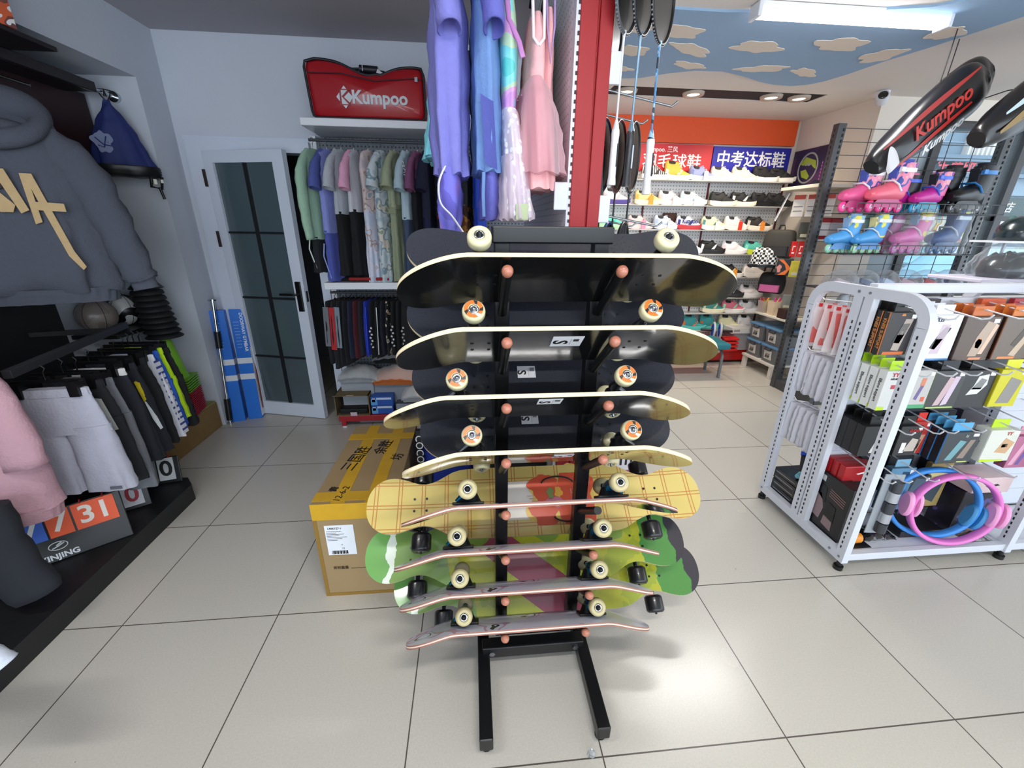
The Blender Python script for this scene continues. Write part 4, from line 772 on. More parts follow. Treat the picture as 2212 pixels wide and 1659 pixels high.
# near garments at the frame's edge
t = thing('sweatshirt', 'dusty pink sweatshirt hanging in front of the light grey shorts', 'sweatshirt', (-.52, .78, .395), R(10)); mb = MB(); PKS = mat('#b48d97', .95, noise=.06, scale=60, bump=.3, bscale=120)
drape(mb, [(.72, -.08, 0, .06, .05), (.68, -.06, 0, .12, .08), (.5, 0, 0, .21, .10), (.2, .0, 0, .255, .10), (.05, 0, 0, .262, .10)], folds=5, amp=.012, seed=91, n=50); mb.build('sweatshirt_body', PKS, t); mb = MB(); drape(mb, [(.06, 0, 0, .262, .098), (0, 0, 0, .252, .09)], folds=24, amp=.003, seed=92, n=90, grow=False); mb.build('hem_band', PKS, t)
mb = MB(); limb(mb, [(.12, 0, .66), (.21, -.03, .5), (.25, -.05, .25)], [.08, .08, .07], wr=.006, seed=93); mb.build('sleeve', PKS, t); hanger(t, .80, .14)
t = thing('track_trousers', 'black track trouser leg hanging under the pink sweatshirt', 'trousers', (-.30, .62, .16), R(10)); mb = MB(); limb(mb, [(-.04, .02, .40), (-.02, .0, .22), (.05, -.02, .02)], [.10, .10, .085], wr=.006, seed=94); mb.build('trouser_leg', mat('#1d2027', .9, noise=.1), t); mb = MB(); limb(mb, [(-.24, .03, .40), (-.26, .02, .22), (-.28, .0, .02)], [.10, .10, .085], wr=.006, seed=95); mb.build('trouser_leg', mat('#1d2027', .9, noise=.1), t)
t = thing('sweatshirt', 'white sweatshirt cuff poking in low by the black plinth', 'sweatshirt', (.05, .10, .44)); mb = MB(); limb(mb, [(-.04, 0, .30), (.02, 0, .16), (.10, 0, .06)], [.09, .085, .07], wr=.008, seed=96); mb.build('sleeve', mat('#c8ccd6', .9, noise=.03, bump=.2), t); mb = MB(); limb(mb, [(.095, 0, .065), (.125, 0, .03), (.145, 0, 0)], [.066, .058, .06], wr=.002, seed=97); mb.build('cuff', mat('#bfc6d2', .9, noise=.03, bump=.2), t)
# flip scoreboards leaning on the plinth
def flipboard(label, loc, rz, cards, s=1.0, logo=None):
    t = thing('flip_scoreboard', label, 'scoreboard', loc, 0, 'flip scoreboards on the plinth', rot=(R(-12), 0, rz)); n = len(cards); Wd = sum(c[2] for c in cards) + .02
    mb = MB(); mb.bx((-.01, 0, 0), (Wd, .012, .155 + (.08 if logo else 0))); mb.build('board', BLACKM, t, .003); x = 0.0; z0 = .02 + (.09 if logo else 0)
    for txt, c, w_, tc in cards:
        mb = MB(); mb.bx((x + .004, -.006, z0), (x + w_ - .004, -.001, z0 + .12 * s)); cd = mb.build('number_card', mat(c, .5, noise=.02), t)
        if txt: text(txt, .115 * s, mat(tc, .5, noise=0), cd, TR((x + w_ / 2, -.0068, z0 + .06 * s), FRONT), bold=.02)
        mb = MB()
        for q in (.25, .75): mb = MB(); mb.tube([(x + w_ * q, .006 - .012 * math.cos(a), z0 + .12 * s + .004 + .010 * math.sin(a)) for a in (R(v) for v in range(0, 361, 30))], .0025, 6); mb.build('binding_ring', mat('#a31d24', .4), cd)
        x += w_
    if logo:
        text('XINJING', .034, mat('#d9dbe0', .5), t, TR((.10, -.001, .022), FRONT), bold=.03)
        mb = MB(); mb.tube([(.105 + .03 * math.cos(a), -.002, .07 + .018 * math.sin(a)) for a in (R(v) for v in range(0, 360, 20))], .002, 5, 0, True); mb.tube([(.085, -.002, .062), (.105, -.002, .068), (.125, -.002, .078)], .003, 5); mb.tube([(.10, -.002, .072), (.118, -.002, .083)], .003, 5); mb.build('bird_emblem', mat('#d9dbe0', .5), t)
    return t
a = flipboard('flip scoreboard with white and orange number cards and bird emblem', (-.50, .82, .102), R(38), [('7', '#2f5fc0', .09, '#d8d8d4'), ('7', '#e2582a', .085, '#e6e2da'), ('31', '#e8582a', .15, '#e6e2da')], 1.0, True)
flipboard('flip scoreboard showing a red zero card behind the orange one', (-.425, 1.20, .102), R(34), [('', '#c6c6d2', .03, '#000000'), ('0', '#cfcfd6', .09, '#a81e2c')], 1.0)
flipboard('flip scoreboard showing two black zeros, furthest along the plinth', (-.47, 1.44, .102), R(16), [('0', '#6e7074', .085, '#0a0a0a'), ('0', '#b9bcbf', .085, '#0a0a0a')], 1.1)
# by the door
t = thing('pull_up_bar', 'chrome telescopic pull-up bar with black foam grips leaning by the door', 'bar', (-.552, 2.49, 0), 0, None); P0, P1 = Vector((0, 0, .008)), Vector((.04, .09, .985)); mb = MB(); mb.cyl(P0, P1, .014, n=16); mb.cyl(P1 - Vector((0, 0, .012)), P1, .032, n=18); mb.cyl(P0 - Vector((0, 0, .008)), P0 + Vector((0, 0, .006)), .028, n=18); mb.build('bar_tube', CHROME, t)
for a_, b_ in ((.02, .2), (.62, .75)):
    mb = MB(); mb.cyl(P0.lerp(P1, a_), P0.lerp(P1, b_), .022, n=16); mb.build('foam_grip', BLACKM, t)
def gymbox(label, loc, rz, tilt, long_):
    t = thing('gym_bar_box', label, 'box', loc, 0, 'blue gym bar boxes by the door', rot=(tilt, 0, rz)); mb = MB(); mb.bx((0, 0, 0), (.10, .085, .90)); mb.build('box_body', mat('#1f6fd2', .4, noise=.05), t, .002)
    for z in (.34, .47): mb = MB(); mb.bx((-.002, -.002, z), (.102, .087, z + .045)); s = mb.build('white_strap', mat('#d6dae2', .4), t)
    if long_:
        mb = MB(); mb.bx((.102, .002, 0.02), (.104, .083, .60)); mb.build('white_panel', mat('#dcdfe4', .5), t); text('DOORWAY GYMBAR', .032, mat('#e8ecf4', .5), t, TR((.078, -.001, .72), FRONT, R(0), 0) @ Euler((0, 0, R(-90))).to_matrix().to_4x4(), bold=.02)
        mb = MB(); mb.tube([(.105, .042, .08), (.105, .042, .5)], .006, 6); mb.bx((.104, .034, .30), (.107, .05, .40)); mb.bx((.104, .034, .14), (.107, .05, .24)); mb.build('bar_print', mat('#6a1a1a', .5), t)
    mb = MB()
    for k in range(9): mb.bx((.018, -.0015, .60 + .025 * k), (.05 + .004 * (k % 3), -.0005, .603 + .025 * k))
    mb.build('small_print', mat('#a8c4ee', .5), t); return t
gymbox('blue gym bar box next to the chrome bar', (-.548, 2.505, .0), R(14), R(-6), False)
gymbox('blue gym bar box with white picture side, leaning on the door frame', (-.438, 2.552, .0), R(10), R(-6), True)

t = thing('white_sticker', 'small white sticker on the edge of the black plinth', 'sticker', (-.318, 1.0, .1005), R(25)); mb = MB(); mb.bx((-.018, -.006, 0), (.018, .006, .001)); mb.build('sticker_sheet', WHITEM, t)
t = thing('glass_bead', 'small clear glass bead lying on the floor in front of the stand', 'bead', (1.765, .006, 0)); mb = MB(); mb.rings([sell(0, 0, a, a, z, 8, 2) for z, a in ((0, .004), (.008, .012), (.016, .011), (.021, .005))], 0, False); mb.build('bead_body', mat('#e8ecee', .05, trans=.8, noise=0), t)
# ---------------------------------------------------------------- clothes unit on the back wall: shelves, rails, garments
cu = thing('clothes_unit', 'white clothes shelving unit with two hanging rails on the back wall', 'shelving unit', (.95, 2.52, 0))
g = lambda x, y, z: (x - .95, y - 2.52, z)
mb = MB(); mb.bx(g(.395, 2.33, 2.093), g(2.2, 2.70, 2.137)); mb.build('top_shelf', WHITEM, cu, .004)
mb = MB(); mb.bx(g(.395, 2.33, 1.088), g(2.2, 2.70, 1.136)); mb.build('middle_shelf', WHITEM, cu, .004)
mb = MB(); mb.bx(g(.345, 2.62, .10), g(.385, 2.70, 2.09)); mb.build('side_post', WHITEM, cu, .004)
mb = MB(); mb.bx(g(.385, 2.685, .12), g(2.2, 2.70, 2.09)); mb.build('pegboard', pegmat('#70757e', '#2c2f35'), cu)
mb = MB(); mb.bx(g(.36, 2.33, .055), g(2.2, 2.70, .105)); b = mb.build('base_tray', mat('#9c1a22', .4, noise=.05), cu, .004)
for x in (.375, 1.3):
    mb = MB(); mb.bx(g(x, 2.335, .015), g(x + .035, 2.375, .056)); l = mb.build('foot', mat('#9c1a22', .4), cu); mb = MB(); mb.cyl(g(x + .017, 2.355, 0), g(x + .017, 2.355, .016), .02); mb.build('glide', WHITEM, l)
for z in (2.035, 1.05):
    mb = MB(); mb.cyl(g(.39, 2.46, z), g(2.2, 2.46, z), .009, n=10); mb.build('hanging_rail', mat('#3a3d42', .5), cu)
mb = MB(); mb.tube([g(.93, 2.42, 1.28), g(.93, 2.42, 1.18), g(.935, 2.42, 1.02)], [.007, .013, .004], 8); mb.build('rail_hook', CHROME, cu)
FL1 = pattern('floral_peach', ['#b9aeb4', '#cbbab8', '#a68d84', '#d3c6c8', '#96a3ac'], 13, 'noise', .9, [0, .42, .54, .58, .68]); FL2 = pattern('floral_blue', ['#aebfc8', '#c4ccd0', '#7f98a6', '#d0c8bc', '#8aa08e'], 12, 'noise', .9, [0, .44, .55, .6, .68]); FL3 = pattern('floral_white', ['#c3cbdc', '#d0cfdd', '#b49a92', '#c3cbdc'], 12, 'noise', .9, [0, .5, .62, .66])
MULTI = pattern('dark_print', ['#0d0f16', '#11131c', '#a02850', '#1c8060', '#0d0f16', '#c0b8a0'], 16, 'noise', .9, [0, .5, .60, .63, .655, .70]); LEOP = pattern('amber_print', ['#5c3512', '#8a5a22', '#2a1708'], 14, 'noise', .9, [0, .45, .56])
# label, kind, x, length, half width, upper colour, lower colour, sleeve colour, split (share of the length that is upper)
WEAR = [
 ('mint green long sleeved sport top over black leggings, first from the door', 'swimsuit', .405, .78, .19, '#8fae98', '#14181d', '#97b79f', .72, 'long'),
 ('indigo and periwinkle rash suit with a striped sleeve, second from the door', 'swimsuit', .492, .84, .18, '#8089c8', '#4a54a0', '#4b5596', .62, 'short'),
 ('grey short sleeved suit with black legs, third from the door', 'swimsuit', .585, .80, .18, '#a7abb3', '#0d0f12', '#a9adb4', .50, 'short'),
 ('pink sleeved white and black suit, fourth from the door', 'swimsuit', .665, .80, .17, '#c0c0c8', '#0d0f12', '#d79cb8', .48, 'short'),
 ('peach floral swim dress over white floral legs, fifth from the door', 'dress', .76, .86, .16, FL1, FL3, None, .45, 'none'),
 ('pale blue floral dress with a cape collar, sixth from the door', 'dress', .845, .86, .16, FL2, FL2, FL2, .5, 'cape'),
 ('olive green belted dress, seventh from the door', 'dress', .93, .84, .16, '#9aa085', '#8d957a', '#9aa085', .42, 'cape'),
 ('pale aqua top with navy lettered shoulder over slate skirt', 'swimsuit', 1.015, .86, .16, '#a7bcc6', '#3f4c66', '#a9bec8', .5, 'short'),
 ('plum sleeved black swimsuit left of the navy one', 'swimsuit', 1.085, .82, .15, '#7c4a6c', '#0b0d14', '#7c4a6c', .3, 'short'),
 ('plain midnight navy swimsuit right of the plum sleeved one', 'swimsuit', 1.15, .84, .16, '#0f1430', '#10163a', '#0f1430', .5, 'short'),
 ('black swimsuit with a bright floral scatter beyond the navy one', 'swimsuit', 1.245, .80, .14, MULTI, MULTI, None, .5, 'none'),
 ('green trimmed black bikini set hanging near the lavender suit', 'swimsuit', 1.335, .40, .12, '#17191d', '#3f8f3a', None, .55, 'none'),
 ('amber printed sarong hanging low behind the lavender suit', 'sarong', 1.41, .82, .14, '#1a1c22', LEOP, None, .42, 'none'),
 ('royal blue swimsuit half hidden by the lavender suit', 'swimsuit', 1.50, .70, .14, '#1d3fb0', '#1d3fb0', None, .5, 'none')]
def as_m(c): return c if not isinstance(c, str) else cloth(c)
for i, (lb, ct, x, ln, hw, u, lo, slv, sp, kind) in enumerate(WEAR):
    top = 2.045; zs = 1.985; t = thing('hanging_garment', lb, ct, (x, 2.475, zs - ln), R(76 - 2 * (i % 3)), 'garments on the upper rail of the back wall'); H = ln
    mb = MB(); drape(mb, [(H, 0, 0, .03, .014), (H - .03, 0, 0, hw * .62, .020), (H - .12, 0, 0, hw * .8, .032), (H * (1 - sp * .6), 0, 0, hw * .74, .034), (H * (1 - sp), 0, 0, hw * .8, .035)], folds=6, amp=.006, seed=100 + i, n=36); mb.build('upper', as_m(u), t)
    mb = MB(); drape(mb, [(H * (1 - sp) + .015, 0, 0, hw * .78, .032), (H * (1 - sp) * .6, 0, 0, hw * .80, .035), (0, 0, 0, hw * .86, .042)], folds=7, amp=.012, seed=200 + i, n=44); mb.build('lower', as_m(lo), t)
    if slv:
        for s in (-1, 1):
            if kind == 'long': pts, rr = [(hw * .35 * s, 0, H - .015), (hw * .9 * s, 0, H - .16), (hw * 1.0 * s, .0, H - .40), (hw * .92 * s, 0, H - .56)], [.020, .045, .042, .036]
            elif kind == 'short': pts, rr = [(hw * .35 * s, 0, H - .015), (hw * .85 * s, 0, H - .12), (hw * 1.05 * s, 0, H - .25)], [.018, .040, .052]
            else: pts, rr = [(hw * .3 * s, 0, H - .012), (hw * .8 * s, 0, H - .12), (hw * 1.0 * s, 0, H - .24)], [.016, .044, .062]
            mb = MB(); limb(mb, pts, rr, wr=.004, seed=i * 2 + (s > 0), flat=.62); mb.build('sleeve', as_m(slv), t)
    if i == 6: mb = MB(); drape(mb, [(H * .60, 0, 0, hw * .80, .040), (H * .565, 0, 0, hw * .80, .040)], folds=3, amp=.002, seed=3); mb.box((-hw * .82, -.01, H * .55), (.02, .05, .03)); mb.build('belt', cloth('#878d72'), t)
    if i in (1, 0): mb = MB(); mb.tube([(-hw * .8, .02, H * .3), (-hw * .85, .03, H * .2), (-hw * .80, .0, .02)], .005, 6, sq=.5); mb.build('piping', cloth('#8fa0d8' if i else '#c9d2c8'), t)
    if i == 7: text('CROZ', .035, cloth('#d0d6dc'), t, TR((-hw * .86, -.025, H - .12), R(90), 0, R(-90)) @ Euler((0, 0, R(-80))).to_matrix().to_4x4())
    hanger(t, H + .068, hw * .6, CHROME, .062)
t = thing('folded_stack', 'flat pile of folded dark clothes with red edges on the middle shelf', 'clothes', (.80, 2.50, 1.137)); mb = MB(); mb.grid(14, 8, lambda u, v: (-.33 + .66 * u, -.12 + .24 * v, .005 + .07 * math.sin(math.pi * u) ** .5 * math.sin(math.pi * v) ** .5 + .008 * math.sin(9 * u + 5 * v))); mb.bx((-.32, -.11, 0), (.32, .12, .012)); mb.build('folded_cloth', cloth('#121316'), t)
mb = MB(); mb.box((-.10, -.125, .02), (.28, .03, .022)); mb.build('red_fold', cloth('#8c1f20'), t, .006)
DK = [('#15171b', '#6d7076', 'black and grey trousers nearest the door on the lower rail'), ('#1a1b1f', '#b02a2e', 'black trousers with a red panel on the lower rail'), ('#17191f', '#7d8792', 'black trousers with a blue grey flash beside the red panel pair'), ('#14161b', None, 'plain black trousers, fourth along the lower rail'), ('#1b2138', None, 'dark navy shorts left of the maroon pair on the lower rail'), ('#4a151c', None, 'maroon and black shorts on the lower rail'), ('#191c26', None, 'grey black shorts right of the maroon pair'), ('#1b2f9c', None, 'cobalt blue edged black shorts on the lower rail'), ('#0f1116', '#d0d2d4', 'black leggings with white lettering down the side'), ('#0e1013', None, 'black leggings with a thin white side line'), ('#0f1322', None, 'navy black trunks before the printed pair'), (None, None, 'black trunks with a bright comic print on the lower rail'), ('#0d0f12', '#c4c6c8', 'black trunks with white scribbles on the lower rail'), ('#0f1115', None, 'black trunks next to the scribbled pair, half hidden by the boards'), ('#101114', '#b8babc', 'black trunks with big white letters just left of the boards')]
for i, (c, side, lb) in enumerate(DK):
    x = .415 + .0385 * i; ln = (.46, .50, .48, .46, .42, .42, .40, .40, .42, .42, .40, .40, .40, .42, .42)[i]
    t = thing('hanging_shorts', lb, 'trousers' if i < 4 else 'shorts', (x, 2.465, 1.0 - ln), R(72), 'dark garments on the lower rail of the back wall')
    mb = MB(); drape(mb, [(ln, 0, 0, .115, .014), (ln - .04, 0, 0, .125, .016), (ln * .5, 0, 0, .15, .019), (0, 0, 0, .155, .022)], folds=6, amp=.006, seed=300 + i, n=32); mb.build('garment_cloth', cloth(c) if c else pattern('comic_print', ['#101216', '#15171c', '#c8c0a0', '#a06030', '#7f93a8', '#15171c'], 22, 'noise', .8, [0, .5, .58, .62, .65, .7]), t)
    if side and i < 3: mb = MB(); mb.grid(3, 8, lambda u, v: (-.128 - .026 * v, -.024 + .045 * u, ln * (.92 - .62 * v))); mb.build('side_panel', cloth(side), t)
    elif side: mb = MB(); [mb.box((-.150 - .004 * k % .008, -.012 + .01 * (k % 2), ln * .55 - .024 * k), (.004, .012, .014), rx=.7 * k) for k in range(7)]; mb.build('side_lettering', cloth(side), t)
    elif i in (7, 9): mb = MB(); mb.tube([(-.125, -.012, ln * .9), (-.150, -.02, ln * .55), (-.158, -.014, .03)], .004, 6, sq=.5); mb.build('side_line', cloth('#c8ccd0' if i == 9 else '#2a48d0'), t)
    hanger(t, ln + .06, .09, BLACKP, .045)
# things on the red base
t = thing('open_carton', 'open brown carton lying on its side on the red base', 'box', (.475, 2.41, .106)); mb = MB()
for a, b_ in (((-.13, -.08, 0), (.13, .18, .006)), ((-.13, -.08, .165), (.13, .18, .172)), ((-.13, -.08, 0), (-.124, .18, .172)), ((.124, -.08, 0), (.13, .18, .172)), ((-.13, .174, 0), (.13, .18, .172))): mb.bx(a, b_)
mb.box((0, -.10, .178), (.25, .06, .004), rx=R(-18)); mb.build('carton_board', mat('#6f6040', .85, noise=.1), t); mb = MB(); mb.box((0, -.102, .182), (.05, .03, .003), rx=R(-18)); mb.bx((-.02, -.083, .0), (.03, -.081, .03)); mb.build('tape', mat('#c8b8c0', .4), t)
mb = MB(); mb.bx((-.11, -.06, .007), (.11, .15, .05)); mb.build('dark_contents', DARK, t, .01)
for i, lb in enumerate(['blue shoe box, lower of the two beside the open carton', 'blue shoe box, upper of the two beside the open carton']):
    t = thing('blue_box', lb, 'box', (.70, 2.42, .106 + .074 * i), 0, 'blue boxes on the red base'); mb = MB(); mb.bx((-.085, -.07, 0), (.085, .15, .072)); mb.build('box_body', mat('#1a4fa8', .4, noise=.05), t, .002); mb = MB(); mb.bx((-.083, -.073, .004), (-.035, -.0705, .052)); mb.build('pale_panel', mat('#5a9fd8', .4), t); mb = MB(); mb.bx((-.04, -.073, .05), (.075, -.0705, .066)); mb.bx((-.075, -.073, .03), (-.05, -.0725, .062)); mb.build('box_print', mat('#c8d4e8', .5), t)
t = thing('clear_sleeve_stack', 'clear packets of silver accessories right of the blue boxes', 'packet', (.90, 2.43, .106)); mb = MB(); mb.bx((-.10, -.08, 0), (.10, .14, .08)); mb.build('packet_stack', mat('#3a4048', .2, noise=.3, scale=25), t, .01); mb = MB(); mb.bx((-.09, -.085, .04), (.09, -.08, .085)); mb.build('silver_label', mat('#8a94a0', .25, .5, noise=.3), t)
def bagpack(label, loc, d, c, c2=None, rz=0):
    t = thing('wrapped_bundle', label, 'bundle', loc, rz, 'plastic wrapped bundles on the back unit'); a, b_, h = d
    f = lambda k: (lambda u, v: ((-a + 2 * a * u), (-b_ + 2 * b_ * v), h * k * (math.sin(math.pi * min(max(u, .02), .98)) ** .35) * (math.sin(math.pi * min(max(v, .02), .98)) ** .35) + .006 * math.sin(13 * u + 7 * v) * math.sin(9 * v)))
    mb = MB(); mb.grid(16, 10, f(.9)); mb.bx((-a * .9, -b_ * .9, 0), (a * .9, b_ * .9, h * .3)); mb.build('bundle_cloth', cloth(c), t)
    mb = MB(); mb.grid(20, 12, lambda u, v: tuple(x + y for x, y in zip(f(1.0)(u, v), (0, 0, .008 + .004 * math.sin(31 * u + 11 * v))))); mb.build('clear_wrap', film('#ffffff', .72, .12), t); return t
t = thing('white_carton', 'pale carton under the clear wrapped bundles', 'box', (.50, 2.53, .106)); mb = MB(); mb.bx((-.12, -.10, 0), (.13, .14, .255)); mb.build('box_body', mat('#9aa0a8', .6), t, .002)
t = thing('grey_carton', 'grey carton under the orange wrapped bundle', 'box', (.76, 2.55, .252)); mb = MB(); mb.bx((-.13, -.10, -.146), (.15, .14, .08)); mb.build('box_body', mat('#8b9098', .6), t, .002)
bagpack('clear wrapped grey bundle with a yellow label', (.52, 2.50, .362), (.15, .12, .10), '#8b9094')
bagpack('orange and white clothing bundle in clear wrap', (.80, 2.50, .335), (.17, .12, .12), '#b0602c')
bagpack('white clothing bundle in clear wrap below the orange one', (.97, 2.48, .19), (.12, .12, .13), '#a8acb0')
bagpack('black clothing bundle in clear wrap behind the orange one', (.80, 2.60, .47), (.18, .08, .10), '#141519')
t = thing('rolled_tube', 'grey plastic tube lying under the red base', 'tube', (.62, 2.42, 0)); mb = MB(); mb.cyl((-.17, 0, .028), (.4, 0, .028), .024, n=16); mb.build('tube_body', mat('#8e9299', .4), t); mb = MB(); mb.cyl((-.20, 0, .028), (-.12, 0, .028), .028, n=16); mb.build('end_cap', mat('#4a4d52', .4), t)
# red kit bag on the top shelf
t = thing('kit_bag', 'glossy red kit bag with dark piping on the top shelf', 'bag', (.815, 2.48, 2.137))
RB = mat('#a3121d', .28, coat=.3, noise=.12, scale=4, bump=.25, bscale=6)
def bagface(u):  # top line of the bag along its length
    x = -.36 + .72 * u; return x, .315 - .075 * math.exp(-((u - .52) / .20) ** 2) - .03 * (u - .1) * (u > .6)
pts = []
for i in range(25):
    x, z = bagface(i / 24); pts.append((x * (1 - .0), z))
poly = [(-.325, 0.006), (-.345, .016), (-.352, .04), (-.362, .20), (-.366, .27), (-.358, .30)] + pts[2:-2] + [(.338, .285), (.352, .25), (.356, .06), (.350, .02), (.335, .006)]
mb = MB(); n = len(poly); cx0, cz0 = 0, .15; rs = []
for y, k in ((-.125, .0), (-.125, .88), (-.112, .96), (-.08, 1.0), (.08, 1.0), (.112, .96), (.125, .88)): rs.append([((p[0] - cx0) * k + cx0, y - (.012 * (1 - k) if k < .9 else 0), (p[1] - cz0) * k + cz0) for p in poly])
mb.rings(rs, 0, True, True); mb.build('bag_body', RB, t)
PIP = mat('#12121c', .5)
for y in (-.116, .116): mb = MB(); mb.tube([((p[0]) * .985, y, (p[1] - .15) * .985 + .15) for p in poly], .008, 8, 0, True); mb.build('piping', PIP, t)
mb = MB(); mb.tube([(-.14, -.06, .27), (-.10, -.05, .285), (.0, -.04, .292), (.10, -.05, .275), (.14, -.06, .24)], .016, 8, sq=.5); mb.tube([(-.05, -.04, .292), (.06, -.04, .288)], .022, 8); mb.build('handle', PIP, t); mb = MB(); mb.prism([(.065, .285), (.10, .262), (.055, .262)], .004, 0, TR((0, -.075, 0), FRONT)); mb.bx((-.03, -.066, .275), (-.026, -.062, .305)); mb.build('handle_tag', mat('#c8c8cc', .5), t)
T = TR((0, -.139, 0), FRONT); WP = mat('#c9ccd2', .4, noise=0)
text('Kumpoo', .098, WP, t, T @ TR((.075, .115, 0)), bold=.03, sx=.98)
mb = MB(T); mb.prism([(-.185, .115), (-.135, .175), (-.085, .115), (-.135, .055)], .0015, 0); mb.build('emblem', WP, t); mb = MB(T @ TR((0, 0, .0016)))
for q in ([(-.165, .15), (-.155, .15), (-.155, .08), (-.165, .08)], [(-.153, .118), (-.115, .152), (-.105, .145), (-.14, .115), (-.105, .085), (-.115, .078)], [(-.17, .152), (-.105, .152), (-.105, .158), (-.165, .158)], [(-.165, .072), (-.105, .072), (-.105, .078), (-.17, .078)]): mb.prism(q, .001, 0)
mb.build('emblem_letter', mat('#8f121c', .4, noise=0), t)
mb = MB(); mb.tube([(-.34, -.135, .235), (-.15, -.138, .238), (.05, -.138, .205), (.28, -.136, .225), (.33, -.132, .222)], .003, 6); mb.build('zip', PIP, t); mb = MB(); mb.bx((.295, -.145, .208), (.312, -.136, .232)); mb.build('zip_pull', STEEL, t)
t = thing('cardboard_sheet', 'dark tattered poster edge high beside the lavender rash suit', 'poster', (1.36, 2.69, 2.26)); mb = MB(); mb.bx((-.06, -.006, 0), (.10, .006, .37)); mb.build('sheet', mat('#2c2c30', .8, noise=.3), t)
# store room glimpsed through the gap
t = thing('wash_basin', 'pale basin cabinet glimpsed through the door gap', 'basin', (.38, 3.6, 0)); mb = MB(); mb.bx((-.30, -.2, 0), (.30, .2, .62)); mb.build('cabinet', mat('#8f969c', .5), t, .005); mb = MB(); mb.lathe([(.10, 0), (.24, .10), (.26, .16), (.25, .165), (.2, .06), (.001, .03)], 22, 0, TR((0, 0, .62))); mb.build('bowl', mat('#a9b0b6', .3), t); mb = MB(); mb.cyl((-.05, -.21, .52), (-.05, -.2, .52), .012); mb.build('knob', BLACKM, t)
t = thing('soap_bottle', 'teal bottle standing on the storeroom floor', 'bottle', (.30, 3.25, 0)); mb = MB(); mb.lathe([(.05, 0), (.055, .02), (.055, .2), (.02, .26), (.02, .30), (.001, .30)], 16); mb.build('bottle_body', mat('#1f6f78', .3), t)
# ---------------------------------------------------------------- shoe wall
sw = thing('shoe_display', 'white pegboard shoe display with clear shelves on the far wall', 'display wall', (3.85, 4.03, 0)); g = lambda x, y, z: (x - 3.85, y - 4.03, z)
mb = MB(); mb.bx(g(2.55, 4.035, .15), g(4.90, 4.07, 2.10)); mb.build('pegboard', pegmat('#dddbda', '#8f8c8a', 30.0, .2), sw)
SHZ = [1.995, 1.752, 1.508, 1.255, 1.0, .768, .588, .383]
for z in SHZ:
    mb = MB(); mb.bx(g(2.55, 3.87, z - .009), g(4.88, 4.035, z)); mb.build('shelf', mat('#bdbab4', .25, noise=.02), sw)
mb = MB()
for x in (3.305, 4.02, 4.885): mb.bx(g(x, 4.025, .2), g(x + .018, 4.036, 2.08))
mb.build('joint_strip', mat('#5e1a1e', .6), sw)
for x in (3.305, 4.02, 4.8):
    for z in SHZ[1:5]: mb = MB(); mb.prism([(-.02, .13), (.02, .13), (.007, 0), (-.007, 0)], .004, 0, TR(g(x + .04, 4.03, z), FRONT)); mb.build('bracket', mat('#e6dfc8', .3), sw)
t = thing('red_plinth', 'red plinth box running along the foot of the shoe wall', 'plinth', (3.7, 3.93, 0)); mb = MB(); mb.bx((-1.2, -.13, .03), (1.02, .13, .17)); mb.build('plinth_body', mat('#c8201e', .35, noise=.04), t, .004); mb = MB(); mb.bx((-1.2, -.10, 0), (1.02, .12, .03)); mb.build('toe_kick', DARK, t)
t = thing('header_board', 'wide plain orange header panel above the shoe signs', 'panel', (3.6, 4.06, 2.36)); mb = MB(); mb.bx((-1.2, -.015, 0), (1.33, .015, .25)); mb.build('panel_board', mat('#e2521a', .5, noise=.04), t)
WS = mat('#f4f2ee', .5, noise=0)
t = thing('shop_sign', 'red shop sign with white badminton shoe lettering', 'sign', (3.55, 4.03, 2.09)); mb = MB(); mb.bx((-.62, -.012, 0), (.455, .01, .255)); mb.build('sign_board', mat('#c9252c', .45, noise=.03), t); text('羽毛球鞋', .145, WS, t, TR((.02, -.0135, .085), FRONT), bold=.010, sx=1.12); text('Kumpoo. 薰风', .058, WS, t, TR((-.105, -.0135, .20), FRONT), bold=.01)
t = thing('shop_sign', 'blue shop sign with bold white exam shoe lettering', 'sign', (4.46, 4.03, 2.085)); mb = MB(); mb.bx((-.445, -.012, 0), (.43, .01, .25)); mb.build('sign_board', mat('#1d1f9a', .45, noise=.03), t); text('中考达标鞋', .16, WS, t, TR((-.01, -.0135, .125), FRONT), bold=.014, sx=.98)
t = thing('brown_card', 'brown board standing behind the pale blue shoe on the third shelf', 'board', (3.62, 3.99, 1.508)); mb = MB(); mb.bx((-.075, 0, 0), (.075, .02, .17)); mb.build('board_sheet', mat('#4a2616', .6), t)
